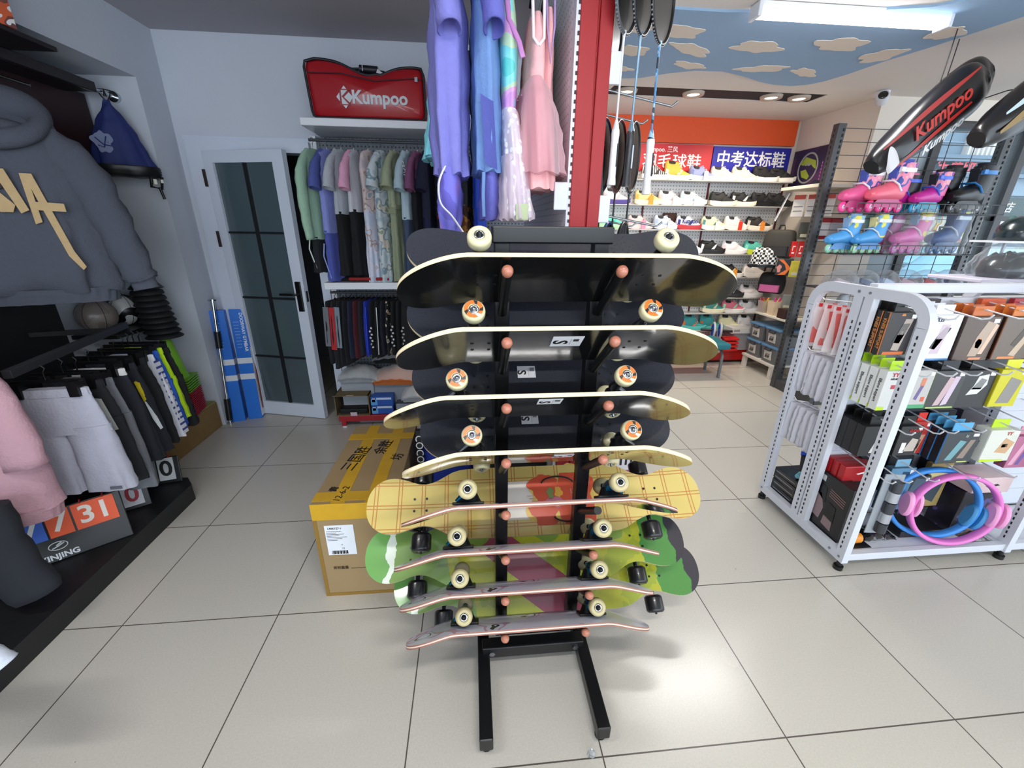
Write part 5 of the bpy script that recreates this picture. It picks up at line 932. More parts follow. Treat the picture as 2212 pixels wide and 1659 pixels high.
def shoe(label, x, z, upper, sole, accent, lace, y=3.945, rz=0.0, tagc=None, hi=0.0, s=1.0, lining='#2a2a2c', grp=None, txt=None):
    t = thing('sports_shoe', label, 'shoe', (x, y, z), rz, grp); t.scale = (1.06 * s, 1.06 * s, 1.42 * s)
    L = [(-.135, .033, .030), (-.125, .038, .034), (-.08, .036, .034), (-.02, .034, .032), (.05, .043, .045), (.10, .042, .044), (.128, .030, .032), (.140, .012, .014)]
    mb = MB(); pl = [(x_, -a) for x_, a, b in L] + [(x_, b) for x_, a, b in L[::-1]]
    rs = []
    for dz, k in ((0, .93), (.008, 1.0), (.022, 1.02), (.03, .98)): rs.append([(px * (1.0 if k > .95 else .985), py * k, dz + (.012 * max(0, (px - .07) / .07) ** 2) + (.010 * max(0, (-px - .10) / .035)) * (dz < .01) + (.010 * max(0, (-px) / .13) if dz > .015 else 0)) for px, py in pl])
    mb.rings(rs, 0, False, True); mb.build('sole', mat(sole, .5, noise=.03), t)
    st = smooth_stations([(-.133, .020, .085 + hi), (-.115, .033, .105 + hi), (-.07, .034, .088 + hi), (-.04, .034, .092 + hi), (-.01, .034, .098 + hi * .8), (.03, .036, .075), (.07, .039, .058), (.105, .036, .046), (.13, .022, .036), (.137, .006, .030)], 3)
    rs = []
    for x_, a, h in st: rs.append([(x_, a * math.cos(R(v)) * (1 if math.sin(R(v)) < .6 else .9), .022 + (h - .022) * max(0, math.sin(R(v))) ** .8) for v in range(0, 181, 15)])
    mb = MB(); mb.rings(rs, 0, True, True); mb.build('upper', upper if not isinstance(upper, str) else mat(upper, .65, noise=.05, scale=50), t)
    mb = MB(); mb.lathe([(.001, .006), (.022, .005), (.027, -.002), (.028, -.012)], 18, 0, TR((-.072, 0, .092 + hi), 0, R(4), 0) @ Matrix.Diagonal((1.5, .95, 1, 1))); mb.build('collar', mat(lining, .8), t)
    mb = MB()
    for k in range(4):
        x_ = -.008 + .017 * k; h = .096 - .0105 * k; mb.box((x_, 0, h + .002 + hi * .5 * (1 - k / 3)), (.007, .034, .004), rz=.25 * (-1) ** k, ry=R(28))
    mb.build('laces', mat(lace, .7), t)
    for nm, q, d_ in (('side_flash', [(-.02, .036), (.012, .036), (.035, .068), (.022, .072)], 1), ('heel_flash', [(-.131, .04), (-.105, .036), (-.10, .07), (-.128, .075)], 0)):
        mb = MB(); mb.add([(px, -(.0372 - d_ * .010 * (pz - .03) / .05), pz) for px, pz in q], [(0, 1, 2, 3)]); mb.build(nm, mat(accent, .5), t)
    if txt: text(txt, .045, mat('#1c2a7a', .5), t, TR((-.005, -.0405, .06), FRONT), bold=.03)
    if tagc: mb = MB(); mb.bx((.0, -.052, .0), (.042, -.049, .062)); mb.bx((.02, -.05, .06), (.022, -.02, .075)); mb.build('price_tag', mat(tagc, .5), t)
    return t
G = ['shoes on the %s shelf of the shoe wall' % n for n in ('top', 'second', 'third', 'fourth', 'fifth', 'sixth', 'seventh', 'lowest')]
zeb = pattern('zebra_print', ['#101012', '#e8e4e0'], 16, 'wave', .6, [0, .5], 2.0)
S = SHZ
SH = [(3.375, 0, zeb, '#e8e4de', '#101012', '#e8e4e0', 'zebra striped shoe beside the yellow shoe on the top shelf', None, 0), (3.62, 0, '#d8b244', '#eae0d0', '#f0e6d0', '#f0e0b0', 'high yellow basketball shoe on the top shelf', None, .03), (3.885, 0, '#8b93bc', '#c3c6d6', '#6a74a8', '#d8daf0', 'lilac blue shoe with white tag on the top shelf', '#e6e6e4', 0),
 (4.13, 0, '#cfc6b4', '#e8e2d6', '#dcd4c6', '#e6e0d4', 'grey cream shoe left of the pale yellow one on the top shelf', None, 0), (4.36, 0, '#e2dcb6', '#eee9d4', '#efe9c8', '#f2eed8', 'pale yellow shoe on the top shelf under the blue sign', None, 0), (4.60, 0, '#151517', '#ece8e0', '#1c1c1e', '#1a1a1c', 'black shoe with white sole on the top shelf, before the last', None, .01), (4.79, 0, '#161618', '#ece8e0', '#2a2a2c', '#1a1a1c', 'black shoe with white sole, last on the top shelf', None, 0),
 (2.98, 1, '#e6e2dc', '#4a3a8a', '#e0b0b8', '#f0ece4', 'white shoe with violet sole near the red post', None, .01), (3.33, 1, '#e3c487', '#e8dcc0', '#e0a040', '#eee0c0', 'amber tinted shoe with an orange tag on the second shelf', '#e8921e', 0), (3.585, 1, '#d9cfd0', '#d8d2d4', '#c9b0b4', '#f0e6e6', 'pinkish white shoe with a tag on the second shelf', '#ece8e4', 0), (3.83, 1, '#c3ccd2', '#d6dade', '#a8c0cc', '#e8ecee', 'pale blue grey shoe with a tag on the second shelf', '#ece8e4', 0), (4.17, 1, '#161616', '#e9e2cf', '#202020', '#1c1c1c', 'black shoe with cream sole, first on the second shelf under the blue sign', None, 0), (4.40, 1, '#18181a', '#eee6d2', '#e6e2da', '#1c1c1c', 'black shoe with white cross stripes and pale sole', None, 0), (4.63, 1, '#121214', '#17171a', '#2c2c30', '#1c1c1c', 'all black chunky shoe on the second shelf', None, 0), (4.82, 1, '#141416', '#1a1a1c', '#2c2c30', '#1c1c1c', 'all black shoe, last on the second shelf', None, 0),
 (2.96, 2, '#66d8b8', '#b8ecb0', '#3cc0a8', '#d8f0e0', 'mint green shoe behind the lower racket hook', None, 0), (3.27, 2, '#c8bcbc', '#d8c8c8', '#e0a8b4', '#e6dcdc', 'grey pink shoe with a pink tag', '#e88aa8', 0), (3.56, 2, '#bcc8dc', '#d6dce6', '#a8b8d0', '#e6eaf0', 'light blue shoe standing before the brown board', '#ece8e4', 0), (3.82, 2, '#e6e6ea', '#b83038', '#1c2a7a', '#eeeeee', 'white shoe with large navy lettering on its side', None, 0), (4.11, 2, '#dcd6b4', '#f0ece0', '#4c8a8a', '#f0ecd8', 'cream shoe with a teal heel on the third shelf', '#ece6d8', 0), (4.37, 2, '#f0eae2', '#f6f0e6', '#f6f0e6', '#ffffff', 'bright white shoe with a red tag', '#e03a24', 0), (4.64, 2, '#2a2523', '#e8e0d0', '#d8ccc0', '#302c2a', 'black brown shoe with an orange tag, last on the third shelf', '#e88a30', 0),
 (3.88, 3, '#dadfe8', '#e6e8ee', '#3a54b0', '#f0f0f4', 'white shoe with blue trim and a tag beside the skateboard wheel', '#e6e6e4', 0), (4.14, 3, '#141416', '#1c1c1e', '#e6e6e6', '#1a1a1c', 'black spiked shoe with a white flash on the fourth shelf', None, 0), (4.40, 3, '#f0ecec', '#f4f0f0', '#f4d8dc', '#ffffff', 'plain white spiked shoe on the fourth shelf', None, 0), (4.67, 3, '#5cc8b4', '#d8e83c', '#90e0d0', '#a8ece0', 'mint green shoe with neon yellow sole', None, 0),
 (4.42, 4, '#1a1a1c', '#e8e0d8', '#e8e4dc', '#222224', 'black shoe with an orange tag on the fifth shelf', '#e8962e', 0), (4.70, 4, '#f0e6e0', '#f6eee8', '#f6e8e0', '#ffffff', 'big white shoe, last on the fifth shelf', None, 0),
 (4.47, 5, '#161618', '#2a2a2c', '#e6e6e6', '#1c1c1e', 'black studded shoe on the sixth shelf', None, 0), (4.71, 5, '#eee6e4', '#f4f0ee', '#e6d4d4', '#ffffff', 'white shoe with round holes, last on the sixth shelf', None, 0),
 (4.28, 6, '#4c9a8c', '#f0e8c8', '#e8e0b8', '#f0ecd8', 'teal and cream shoe on the seventh shelf', None, 0), (4.53, 6, '#e8788a', '#f0ece8', '#a8e8c0', '#f4f0f0', 'pink heeled white shoe on the seventh shelf', None, 0), (4.74, 6, '#ece8e6', '#f4f0ee', '#d8d4d4', '#ffffff', 'white shoe, last on the seventh shelf', None, 0),
 (4.07, 7, '#3c9a9a', '#5cc0b8', '#e87030', '#eee8d8', 'teal high shoe with orange toe nearest the skateboards on the lowest shelf', None, .03), (4.29, 7, '#3c9a9a', '#5cc0b8', '#e87030', '#eee8d8', 'teal high shoe with orange toe right of its twin on the lowest shelf', None, .03), (4.53, 7, '#ece4b8', '#f4eed8', '#f0e8c0', '#f6f2e0', 'cream shoe behind the wheel roller on the lowest shelf', None, .02), (4.76, 7, '#f0eae6', '#f4f0ee', '#d8d4d4', '#ffffff', 'white shoe above the white box on the lowest shelf', None, .02)]
for x, r_, up, so, ac, la, lb, tg, hi in SH:
    shoe(lb, x, S[r_], up, so, ac, la, 3.945, R(rnd.uniform(-12, 4)), tg, hi, 1.0, '#2a2a2c', G[r_], 'Kumpoo' if 'lettering' in lb else None)
# bench, roller, boxes and bins
BT = thing('bench', 'low bench with a teal padded seat and grey bent legs', 'bench', (3.62, 3.37, 0)); mb = MB(); mb.bx((-.55, -.16, .33), (.50, .22, .40)); mb.build('seat', mat('#1f6f7c', .6, noise=.06), BT, .02)
for x in (-.45, .46):
    mb = MB(); mb.tube([(x, -.09, 0), (x, -.09, .25), (x, -.05, .315), (x, .12, .318)], .03, 4, 0, False, .45); mb.build('leg', mat('#72797e', .5), BT)
    mb = MB(); mb.tube([(x, .19, 0), (x, .19, .33)], .03, 4, 0, False, .45); mb.build('leg', mat('#72797e', .5), BT)
t = thing('ab_roller', 'exercise roller with blue spoked wheels and black handles', 'roller', (4.25, 3.74, .17), R(-20)); mb = MB()
for x in (-.035, .035): mb.tube([(x, .085 * math.cos(R(a)), .245 + .085 * math.sin(R(a))) for a in range(0, 360, 15)], .012, 8, 0, True)
mb.build('tyre', film('#e8eae6', .4, .2), t); mb = MB()
for x in (-.045, .03):
    mb.cyl((x, 0, .245), (x + .012, 0, .245), .03, n=16)
    for k in range(5): a = R(72 * k); mb.tube([(x + .006, .02 * math.cos(a), .245 + .02 * math.sin(a)), (x + .006, .075 * math.cos(a), .245 + .075 * math.sin(a))], .009, 6)
    mb.tube([(x + .006, .073 * math.cos(R(a)), .245 + .073 * math.sin(R(a))) for a in range(0, 360, 20)], .007, 6, 0, True)
mb.build('wheel', mat('#1f4fc8', .4), t)
for s in (-1, 1): mb = MB(); mb.cyl((.05 * s, 0, .245), (.17 * s, 0, .245), .015, n=14); mb.build('handle', BLACKM, t)
mb = MB(); mb.bx((-.06, -.08, 0), (.06, .08, .158)); mb.build('stand_block', film('#d8d4d0', .5, .2), t)
t = thing('red_crate_set', 'small red plastic rack with ribs behind the bench', 'rack', (4.42, 3.72, .17)); mb = MB()
for k in range(4): mb.bx((-.09, -.05, .012 + .042 * k), (.09, .05, .036 + .042 * k))
mb.bx((-.09, .0, 0), (.09, .05, .17)); mb.build('rack_body', mat('#d02420', .35), t, .004)
t = thing('clear_tub', 'clear plastic storage tub on the red plinth', 'tub', (4.60, 3.86, .17)); mb = MB(); mb.prism([(-.11, -.10), (.11, -.10), (.11, .08), (-.11, .08)], .19); mb.build('tub_body', film('#dcd8dc', .55, .2), t); mb = MB(); mb.bx((-.12, -.11, .19), (.12, .09, .205)); mb.build('tub_lid', film('#c8ccd8', .4, .2), t)
t = thing('white_box', 'flat white box lying on the clear storage tub', 'box', (4.58, 3.84, .375)); mb = MB(); mb.bx((-.14, -.10, 0), (.12, .08, .065)); mb.build('box_body', mat('#d8d4d0', .6), t, .002); mb = MB(); [mb.bx((-.11 + .012 * k, -.1015, .02), (-.104 + .012 * k, -.1, .045)) for k in range(6)]; mb.build('box_print', mat('#4a4848', .6), t)
t = thing('low_shelf', 'low white shelf carrying the blue lidded bins by the right wall', 'shelf', (4.79, 3.44, 0)); mb = MB(); mb.bx((-.19, -.25, .13), (.17, .27, .155)); mb.bx((-.18, .21, 0), (-.14, .26, .13)); mb.bx((-.18, -.25, 0), (-.14, -.20, .13)); mb.bx((.12, -.25, 0), (.16, .26, .13)); mb.build('shelf_frame', mat('#d8d2c8', .5), t, .003)
def bin_(label, y, z):
    t = thing('storage_bin', label, 'bin', (4.79, y, z), 0, 'grey bins with blue lids'); mb = MB(); mb.rings([[(-.15, -.105, 0), (.14, -.105, 0), (.14, .105, 0), (-.15, .105, 0)], [(-.17, -.115, .165), (.15, -.115, .165), (.15, .115, .165), (-.17, .115, .165)]], 0, False); mb.build('bin_body', mat('#6d7072', .3, noise=.05), t, .006); mb = MB(); mb.bx((-.18, -.122, .165), (.16, .122, .19)); mb.build('lid', mat('#5b85aa', .35, noise=.05), t, .008)
    mb = MB(); mb.box((-.166, 0, .085), (.004, .115, .10), ry=R(-7)); lb = mb.build('paper_label', mat('#d8d4ce', .7), t); text('日用\n运动', .034, INK, lb, TR((-.1715, 0, .087), R(90), 0, R(-90)) @ Euler((R(-7), 0, 0)).to_matrix().to_4x4(), bold=.02)
    mb = MB(); mb.tube([(-.172, -.04, .175), (-.185, -.045, .14), (-.185, .045, .14), (-.172, .04, .175)], .006, 6); mb.build('clip_handle', mat('#2a2c30', .4), t); return t
bin_('blue lidded bin, lower row, nearer the shoe wall', 3.585, .155); bin_('blue lidded bin, lower row, nearer the grey rack', 3.315, .155); bin_('blue lidded bin, upper row, nearer the shoe wall', 3.58, .345); bin_('blue lidded bin, upper row, nearer the grey rack', 3.31, .345)
t = thing('white_shelf', 'short white shelf with colourful packets just above the bins', 'shelf', (4.80, 3.42, .63)); mb = MB(); mb.bx((-.18, -.24, 0), (.17, .27, .02)); mb.build('shelf_board', mat('#e2dccc', .5), t, .003)
def packet_tub(label, y, c, cols, h=.13):
    t = thing('packet_tub', label, 'tub', (4.68, y, .65)); mb = MB(); mb.rings([[(-.035, -.045, 0), (.035, -.045, 0), (.035, .045, 0), (-.035, .045, 0)], [(-.045, -.055, h), (.045, -.055, h), (.045, .055, h), (-.045, .055, h)]], 0, False, False); mb.build('tub_body', c, t); rg = random.Random(int(y * 100))
    for k, cc in enumerate(cols): mb = MB(); x_, y_ = rg.uniform(-.025, .025), rg.uniform(-.035, .035); mb.tube([(x_, y_, .01), (x_ * 1.3, y_ * 1.3, h * .8), (x_ * 1.8 + .02 * math.sin(k), y_ * 1.6, h * 1.25)], [.010, .013, .006], 6); mb.build('packet', mat(cc, .4), t)
packet_tub('clear tub of red and yellow packets on the white shelf', 3.62, film('#e8e4e0', .6, .2), ['#d02a3a', '#e8c832', '#d02a3a', '#e8a030', '#b8d83a', '#d84060'])
packet_tub('cream folded paper tub with pink and yellow tips', 3.46, mat('#e2c8a8', .6), ['#e83a9a', '#e8902a', '#e8d840', '#e83a9a'], .15)
t = thing('brown_tub', 'dark brown square tub at the end of the white shelf', 'tub', (4.68, 3.27, .65)); mb = MB(); mb.bx((-.05, -.06, 0), (.05, .06, .10)); mb.build('tub_body', mat('#3a1f18', .5), t, .004)
# ---------------------------------------------------------------- white slat rack hung with sports supports
wr = thing('slat_rack', 'white double-sided slat rack with hook rods and rounded end frames', 'display rack', (3.15, .925, 0)); g = lambda x, y, z: (x - 3.15, y - .925, z)
RM = mat('#cfd2da', .35, noise=.02); SLOT = mat('#16171a', .7, noise=0)
def end_frame(X):
    mb = MB(); ar = [(math.cos(R(a)), math.sin(R(a))) for a in range(0, 91, 10)]; r = .10
    path = [(.645, .05), (.645, 1.27 - r)] + [(.645 + r - r * c, 1.27 - r + r * s) for c, s in ar] + [(1.205 - r + r * s, 1.27 - r + r * c) for c, s in ar] + [(1.205, 1.27 - r), (1.205, .05)]
    rs = []
    for i, (y, z) in enumerate(path):
        a, b_ = path[max(i - 1, 0)], path[min(i + 1, len(path) - 1)]; d = Vector((b_[0] - a[0], b_[1] - a[1])).normalized(); nx, ny = -d.y * .022, d.x * .022
        rs.append([g(X + sx * .016, y + q * nx, z + q * ny) for sx, q in ((-1, -1), (1, -1), (1, 1), (-1, 1))])
    mb.rings(rs, 0, False)
    for y in (.898, .952): mb.bx(g(X - .0150, y - .022, .094), g(X + .0150, y + .022, 1.249))
    mb.bx(g(X - .0155, .66, .05), g(X + .0155, 1.19, .095))
    for y in (.645, .898, .952, 1.205):
        for k in range(40):
            z = .12 + .0265 * k
            if z < 1.14: mb.bx(g(X - .0170, y - .004 + (.007 if y < .9 else -.007), z), g(X - .0158, y + .002 + (.007 if y < .9 else -.007), z + .014), 1)
    o = mb.build('end_frame', [RM, SLOT], wr)
    for y in (.645, 1.205):
        mb = MB(); mb.cyl(g(X, y, 0), g(X, y, .02), .02, n=16); mb.cyl(g(X, y, .02), g(X, y, .06), .012, n=10); mb.build('levelling_foot', BLACKM, o)
    mb = MB()
    for y, z in ((.645, .075), (1.205, .075), (.898, 1.268), (.952, 1.268), (.70, .075)): mb.cyl(g(X - .019, y, z), g(X - .015, y, z), .006, n=8)
    mb.build('bolt', STEEL, o)
for X in (3.15, 4.015, 4.88): end_frame(X)
mb = MB(); mb.bx(g(3.165, .918, .1), g(4.88, .932, 1.24))
for k in range(12): mb.bx(g(3.165, .914, .14 + .095 * k), g(4.88, .936, .20 + .095 * k))
mb.build('slat_panel', RM, wr); mb = MB(); mb.bx(g(3.165, .905, 1.265), g(4.88, .945, 1.305)); mb.build('top_rail', RM, wr, .003)
mb = MB(); mb.bx(g(3.166, .66, .075), g(4.88, .915, .088)); mb.bx(g(3.166, .935, .075), g(4.88, 1.19, .088)); mb.bx(g(3.166, .632, .055), g(4.88, .662, .092)); mb.bx(g(3.166, 1.188, .055), g(4.88, 1.218, .092)); mb.build('base_shelf', RM, wr, .002)
HOOKS = [(3.24, 1.215), (3.385, 1.215), (3.55, 1.215), (3.70, 1.215), (3.85, 1.215), (3.22, .985), (3.33, .985), (3.44, .985), (3.58, .985), (3.71, .985), (3.83, .985), (3.25, .725), (3.38, .725), (3.45, .725), (3.58, .725), (3.78, .725), (3.90, .725), (3.25, .485), (3.33, .485), (3.46, .485), (3.66, .485), (3.85, .485), (4.15, 1.215), (4.3, 1.215), (4.15, .985), (4.3, .985), (4.15, .725)]
for x, z in HOOKS: mb = MB(); mb.tube([g(x, .918, z + .018), g(x, .655, z - .012), g(x, .632, z - .004), g(x, .622, z + .012)], .0032, 8); mb.build('hook_rod', WHITEM, wr)
for x, z in ((3.19, 1.20), (3.19, .935), (3.19, .65)): mb = MB(); mb.tube([g(x, .932, z + .012), g(x, 1.19, z - .006), g(x, 1.21, z + .008)], .0032, 8); mb.build('hook_rod', WHITEM, wr)
def pack(label, cat, x, y, ztop, w_, h, d, face, side, tab, art=(), lettering=(), grp=None, sidetext=None, hang=None, edge=None, sticker_=True):
    """boxed or bagged goods: front at y, hung from a tab"""
    t = thing('support_pack', label, cat, (x, y, ztop - h), 0, grp); mb = MB(); mb.bx((-w_ / 2, 0, 0), (w_ / 2, d, h)); mb.build('box_body', card(side), t, .002)
    mb = MB(); mb.bx((-w_ / 2 + .001, -.0012, .001), (w_ / 2 - .001, 0, h - .001)); fc = mb.build('front_print', card(face), t)
    if tab: mb = MB(); mb.bx((-w_ * .28, d * .45, h), (w_ * .28, d * .45 + .003, h + .04)); mb.build('hang_tab', card(tab), t)
    for c, pts in art: mb = MB(); mb.prism([(px * w_ / 2, pz * h) for px, pz in pts], .0008, 0, TR((0, -.0012, 0), FRONT)); mb.build('picture', card(c), fc)
    for s, c, sz, px, pz in lettering: text(s, sz, card(c), fc, TR((px * w_ / 2, -.0024, pz * h), FRONT), bold=.02)
    if sidetext: s, c, sz = sidetext; text(s, sz, card(c), t, TR((-w_ / 2 - .0005, d / 2, h / 2), R(90), 0, R(-90)) @ Euler((0, 0, R(-90))).to_matrix().to_4x4(), bold=.02)
    if edge: mb = MB(); mb.bx((-w_ / 2 - .0006, -.0008, 0), (-w_ / 2 + .004, .003, h)); mb.build('edge_line', card(edge), t)
    if sticker_: mb = MB(); mb.bx((w_ * .28, -.0025, h * .86), (w_ * .44, -.0012, h * .95)); mb.build('price_sticker', card('#e8e4e4'), t)
    return t
LEG = [(-.2, .12), (.35, .1), (.5, .45), (.75, .85), (.2, .85), (-.05, .5)]; BRACE = [(-.3, .3), (.25, .28), (.45, .5), (.62, .75), (.1, .74), (-.1, .5)]
ordn = ['front', 'second', 'third', 'rearmost']
def stack(n, y0, dy, base, **kw):
    first = None
    for k in range(n):
        lb = base % ordn[k if k < n - 1 or n < 4 else 3]
        if first is None: first = pack(lb, 'box', y=y0, **kw)
        else: dup(first, lb, (kw['x'], y0 + dy * k, kw['ztop'] - kw['h']))
    return first
stack(3, .815, .034, 'black and orange knee support box, %s of three on its hook', x=3.235, ztop=1.20, w_=.13, h=.185, d=.03, face='#2a2422', side='#171412', tab='#141210', art=[('#b3a398', LEG), ('#20282a', BRACE), ('#d8c8bc', [(.1, .48), (.3, .46), (.34, .56), (.14, .58)]), ('#d86a2a', [(-.75, .01), (.75, .01), (.8, .08), (-.7, .08)]), ('#d8822a', [(-.2, .92), (.1, .92), (.05, .97), (-.15, .97)])], sidetext=('KNEE SUPPORT', '#c8803a', .019), grp='orange knee support boxes', edge='#c8702a')
stack(3, .775, .042, 'white and blue knee support box, %s of three on its hook', x=3.388, ztop=1.195, w_=.15, h=.195, d=.038, face='#dfe3ee', side='#e6eaf2', tab='#e0e2ea', art=[('#c9b6c0', [(-.35, .15), (.2, .15), (.4, .8), (-.1, .8)]), ('#26262c', [(-.45, .28), (-.1, .25), (.5, .72), (.15, .76), (-.15, .6)]), ('#5a94d0', [(-.99, .0), (.99, .0), (.99, .045), (-.99, .045)])], lettering=[('FLEP', '#2a2c34', .022, -.35, .9)], sidetext=('KNEE SUPPORT', '#4a8ad0', .021), grp='white knee support boxes')
stack(3, .765, .04, 'brown calf sleeve packet with an orange spot, %s of three', x=3.552, ztop=1.19, w_=.165, h=.19, d=.03, face='#5a4a40', side='#3a2c26', tab='#c86a2a', art=[('#b09a88', [(-.2, .1), (.3, .1), (.75, .85), (.25, .9), (-.05, .55)]), ('#d8b8a0', [(.35, .15), (.6, .15), (.95, .8), (.75, .85)]), ('#e08a3a', [(.05, .3), (.25, .28), (.34, .4), (.28, .5), (.1, .52), (-.02, .42)]), ('#d88a60', [(-.1, .02), (.6, .02), (.65, .07), (-.05, .07)])], grp='brown calf packets')
stack(3, .755, .035, 'brown arm sleeve packet with a pale arm picture, %s of three', x=3.725, ztop=1.19, w_=.165, h=.185, d=.028, face='#6a5c50', side='#2c1c16', tab='#d8782a', art=[('#c0aa90', [(-.1, .1), (.3, .08), (.95, .8), (.5, .88), (.3, .5)]), ('#4a4238', [(-.2, .35), (.1, .3), (.6, .75), (.3, .82)]), ('#e08a50', [(-.7, .02), (.3, .02), (.35, .07), (-.65, .07)])], grp='brown arm packets', edge='#8a5030')
pack('grey packet with a red lower corner at the frame edge of the top row', 'packet', 3.885, .75, 1.18, .14, .18, .03, '#8a8688', '#4a484a', '#c8301e', [('#c03040', [(-.9, .02), (.9, .02), (.9, .25)]), ('#d8d4d4', [(-.5, .4), (.2, .4), (.6, .9), (-.2, .9)])])
for k, (x, c, l) in enumerate([(3.40, '#2c2a2c', 'dark flat packets lying on top behind the white boxes'), (3.72, '#c8501e', 'orange header card hanging behind the arm packets'), (3.88, '#a8202a', 'red header card hanging behind the grey packet')]): pack(l, 'packet', x, .88, 1.245, .12, .10, .02, c, c, None, [], sticker_=False)
stack(4, .745, .044, 'white and lime elbow support box, %s of four on its hook', x=3.222, ztop=.965, w_=.108, h=.18, d=.036, face='#d8d8d4', side='#e0e2de', tab='#b6e01e', art=[('#2c2a28', [(.1, .12), (.4, .1), (.75, .7), (.45, .75)]), ('#c04050', [(-.3, .55), (.05, .55), (.05, .65), (-.3, .65)]), ('#c2e02a', [(-.99, .0), (-.3, .0), (-.3, .09), (-.99, .1)])], lettering=[('YY', '#c83a4a', .026, -.2, .9), ('NO.822', '#3a3a3c', .012, -.15, .8)], sidetext=('Elbow support', '#3a3c40', .018), grp='lime tabbed elbow support boxes')
pack('clear packet with a small leg picture and a green foot strip', 'packet', 3.335, .735, .97, .10, .175, .03, '#b8b4b0', '#a8a8a8', None, [('#6a5a8a', [(-.3, .25), (.0, .22), (.3, .6), (.0, .62)]), ('#c87a5a', [(-.1, .6), (.3, .6), (.35, .8), (-.05, .8)]), ('#4a9a6a', [(-.99, .0), (.99, .0), (.99, .1), (-.99, .1)]), ('#d05a40', [(.4, .18), (.75, .18), (.75, .3), (.4, .3)])])
stack(3, .735, .035, 'black packet with pale legs and a green side line, %s of three', x=3.46, ztop=.965, w_=.145, h=.175, d=.03, face='#3a3a3c', side='#14181c', tab='#181c22', art=[('#c0a4a8', [(-.5, .08), (-.1, .1), (.4, .8), (.0, .85)]), ('#c8b4c4', [(.0, .08), (.4, .12), (.7, .85), (.35, .85)]), ('#a8c070', [(-.9, .01), (.9, .01), (.9, .05), (-.9, .05)])], edge='#5a7a3a', grp='black leg packets')
stack(3, .745, .042, 'black wrist brace box with a white window, %s of three', x=3.62, ztop=.96, w_=.155, h=.175, d=.038, face='#2a2a2c', side='#101114', tab='#14161a', art=[('#d8d8d8', [(-.5, .35), (.2, .38), (.6, .62), (.5, .9), (-.1, .85), (-.2, .6)]), ('#1a1a1e', [(-.3, .5), (.3, .5), (.5, .75), (.1, .8)])], grp='black wrist brace boxes')
pack('yellow carded packet at the end of the second row', 'packet', 3.765, .735, .965, .13, .175, .03, '#c8c020', '#b0a81c', '#d8d82a', [('#8a8680', [(-.5, .1), (.5, .1), (.8, .7), (-.1, .8)])])
pack('yellow topped clear box behind the black leg packets', 'packet', 3.53, .80, .965, .08, .12, .06, '#b8b4a0', '#a8a490', '#e0e020', [('#8a6a5a', [(-.5, .2), (.3, .2), (.6, .7), (-.2, .7)])])
stack(4, .755, .043, 'matt black ankle brace box with white lettering, %s of four', x=3.25, ztop=.70, w_=.165, h=.15, d=.041, face='#1e1f21', side='#17181a', tab='#141414', art=[('#d0ccc4', [(-.35, .1), (.6, .1), (.75, .62), (.45, .68), (-.05, .62)]), ('#2a2c30', [(-.05, .12), (.55, .12), (.65, .5), (.3, .58)])], lettering=[('GEESN', '#d8d8c8', .026, .35, .83)], grp='matt black ankle brace boxes')
pack('black box with red lettering and a small price card', 'box', 3.39, .745, .70, .11, .15, .05, '#222224', '#18181a', '#1a1a1a', [('#b8aca0', [(-.2, .15), (.8, .15), (.9, .55), (.3, .6)]), ('#e0dcdc', [(-.5, .1), (-.1, .1), (-.1, .45), (-.5, .45)])], [('GZXN', '#b82a2a', .02, .3, .85)])
pack('red knee sleeve packet with a blue band', 'packet', 3.475, .775, .705, .075, .165, .03, '#b83a32', '#c02a28', '#d8342a', [('#c89a84', [(-.8, .02), (.3, .02), (.8, .6), (-.2, .6)]), ('#2a3aa0', [(-.6, .2), (.3, .15), (.5, .45), (-.3, .5)])])
stack(4, .70, .036, 'black box with glowing blue edges, %s of four on its hook', x=3.60, ztop=.685, w_=.17, h=.155, d=.032, face='#33383c', side='#12161e', tab='#5aa8d8', art=[('#6a9aa0', [(-.6, .1), (-.2, .1), (.3, .7), (-.1, .75)]), ('#8a7a6e', [(.1, .15), (.5, .15), (.8, .75), (.5, .75)]), ('#b8c070', [(.2, .01), (.8, .01), (.8, .05), (.2, .05)])], lettering=[('LI', '#c8d0d4', .016, .2, .88)], edge='#2a78b8', grp='blue edged boxes')
pack('second white and lime wrist support box further along the third row', 'box', 3.79, .69, .695, .15, .16, .06, '#d4d4c8', '#d0d4cc', '#c0e020', [('#c8a078', [(-.2, .3), (.6, .25), (.9, .6), (.2, .75)]), ('#2a2a2c', [(.1, .45), (.5, .45), (.5, .56), (.1, .56)]), ('#b8d82a', [(-.99, 0), (.6, .0), (.6, .06), (-.99, .08)])], [('YY', '#c05a4a', .022, .3, .88)], sidetext=('Wrist', '#4a4c50', .016))
pack('pink and grey striped socks packet at the frame end of row three', 'packet', 3.925, .69, .66, .12, .165, .04, '#b06a88', '#8a4a68', '#d890a8', [('#d8a0b8', [(-.8, .1), (-.4, .1), (.2, .9), (-.2, .9)]), ('#6a5a9a', [(-.2, .1), (.1, .1), (.7, .9), (.4, .9)])])
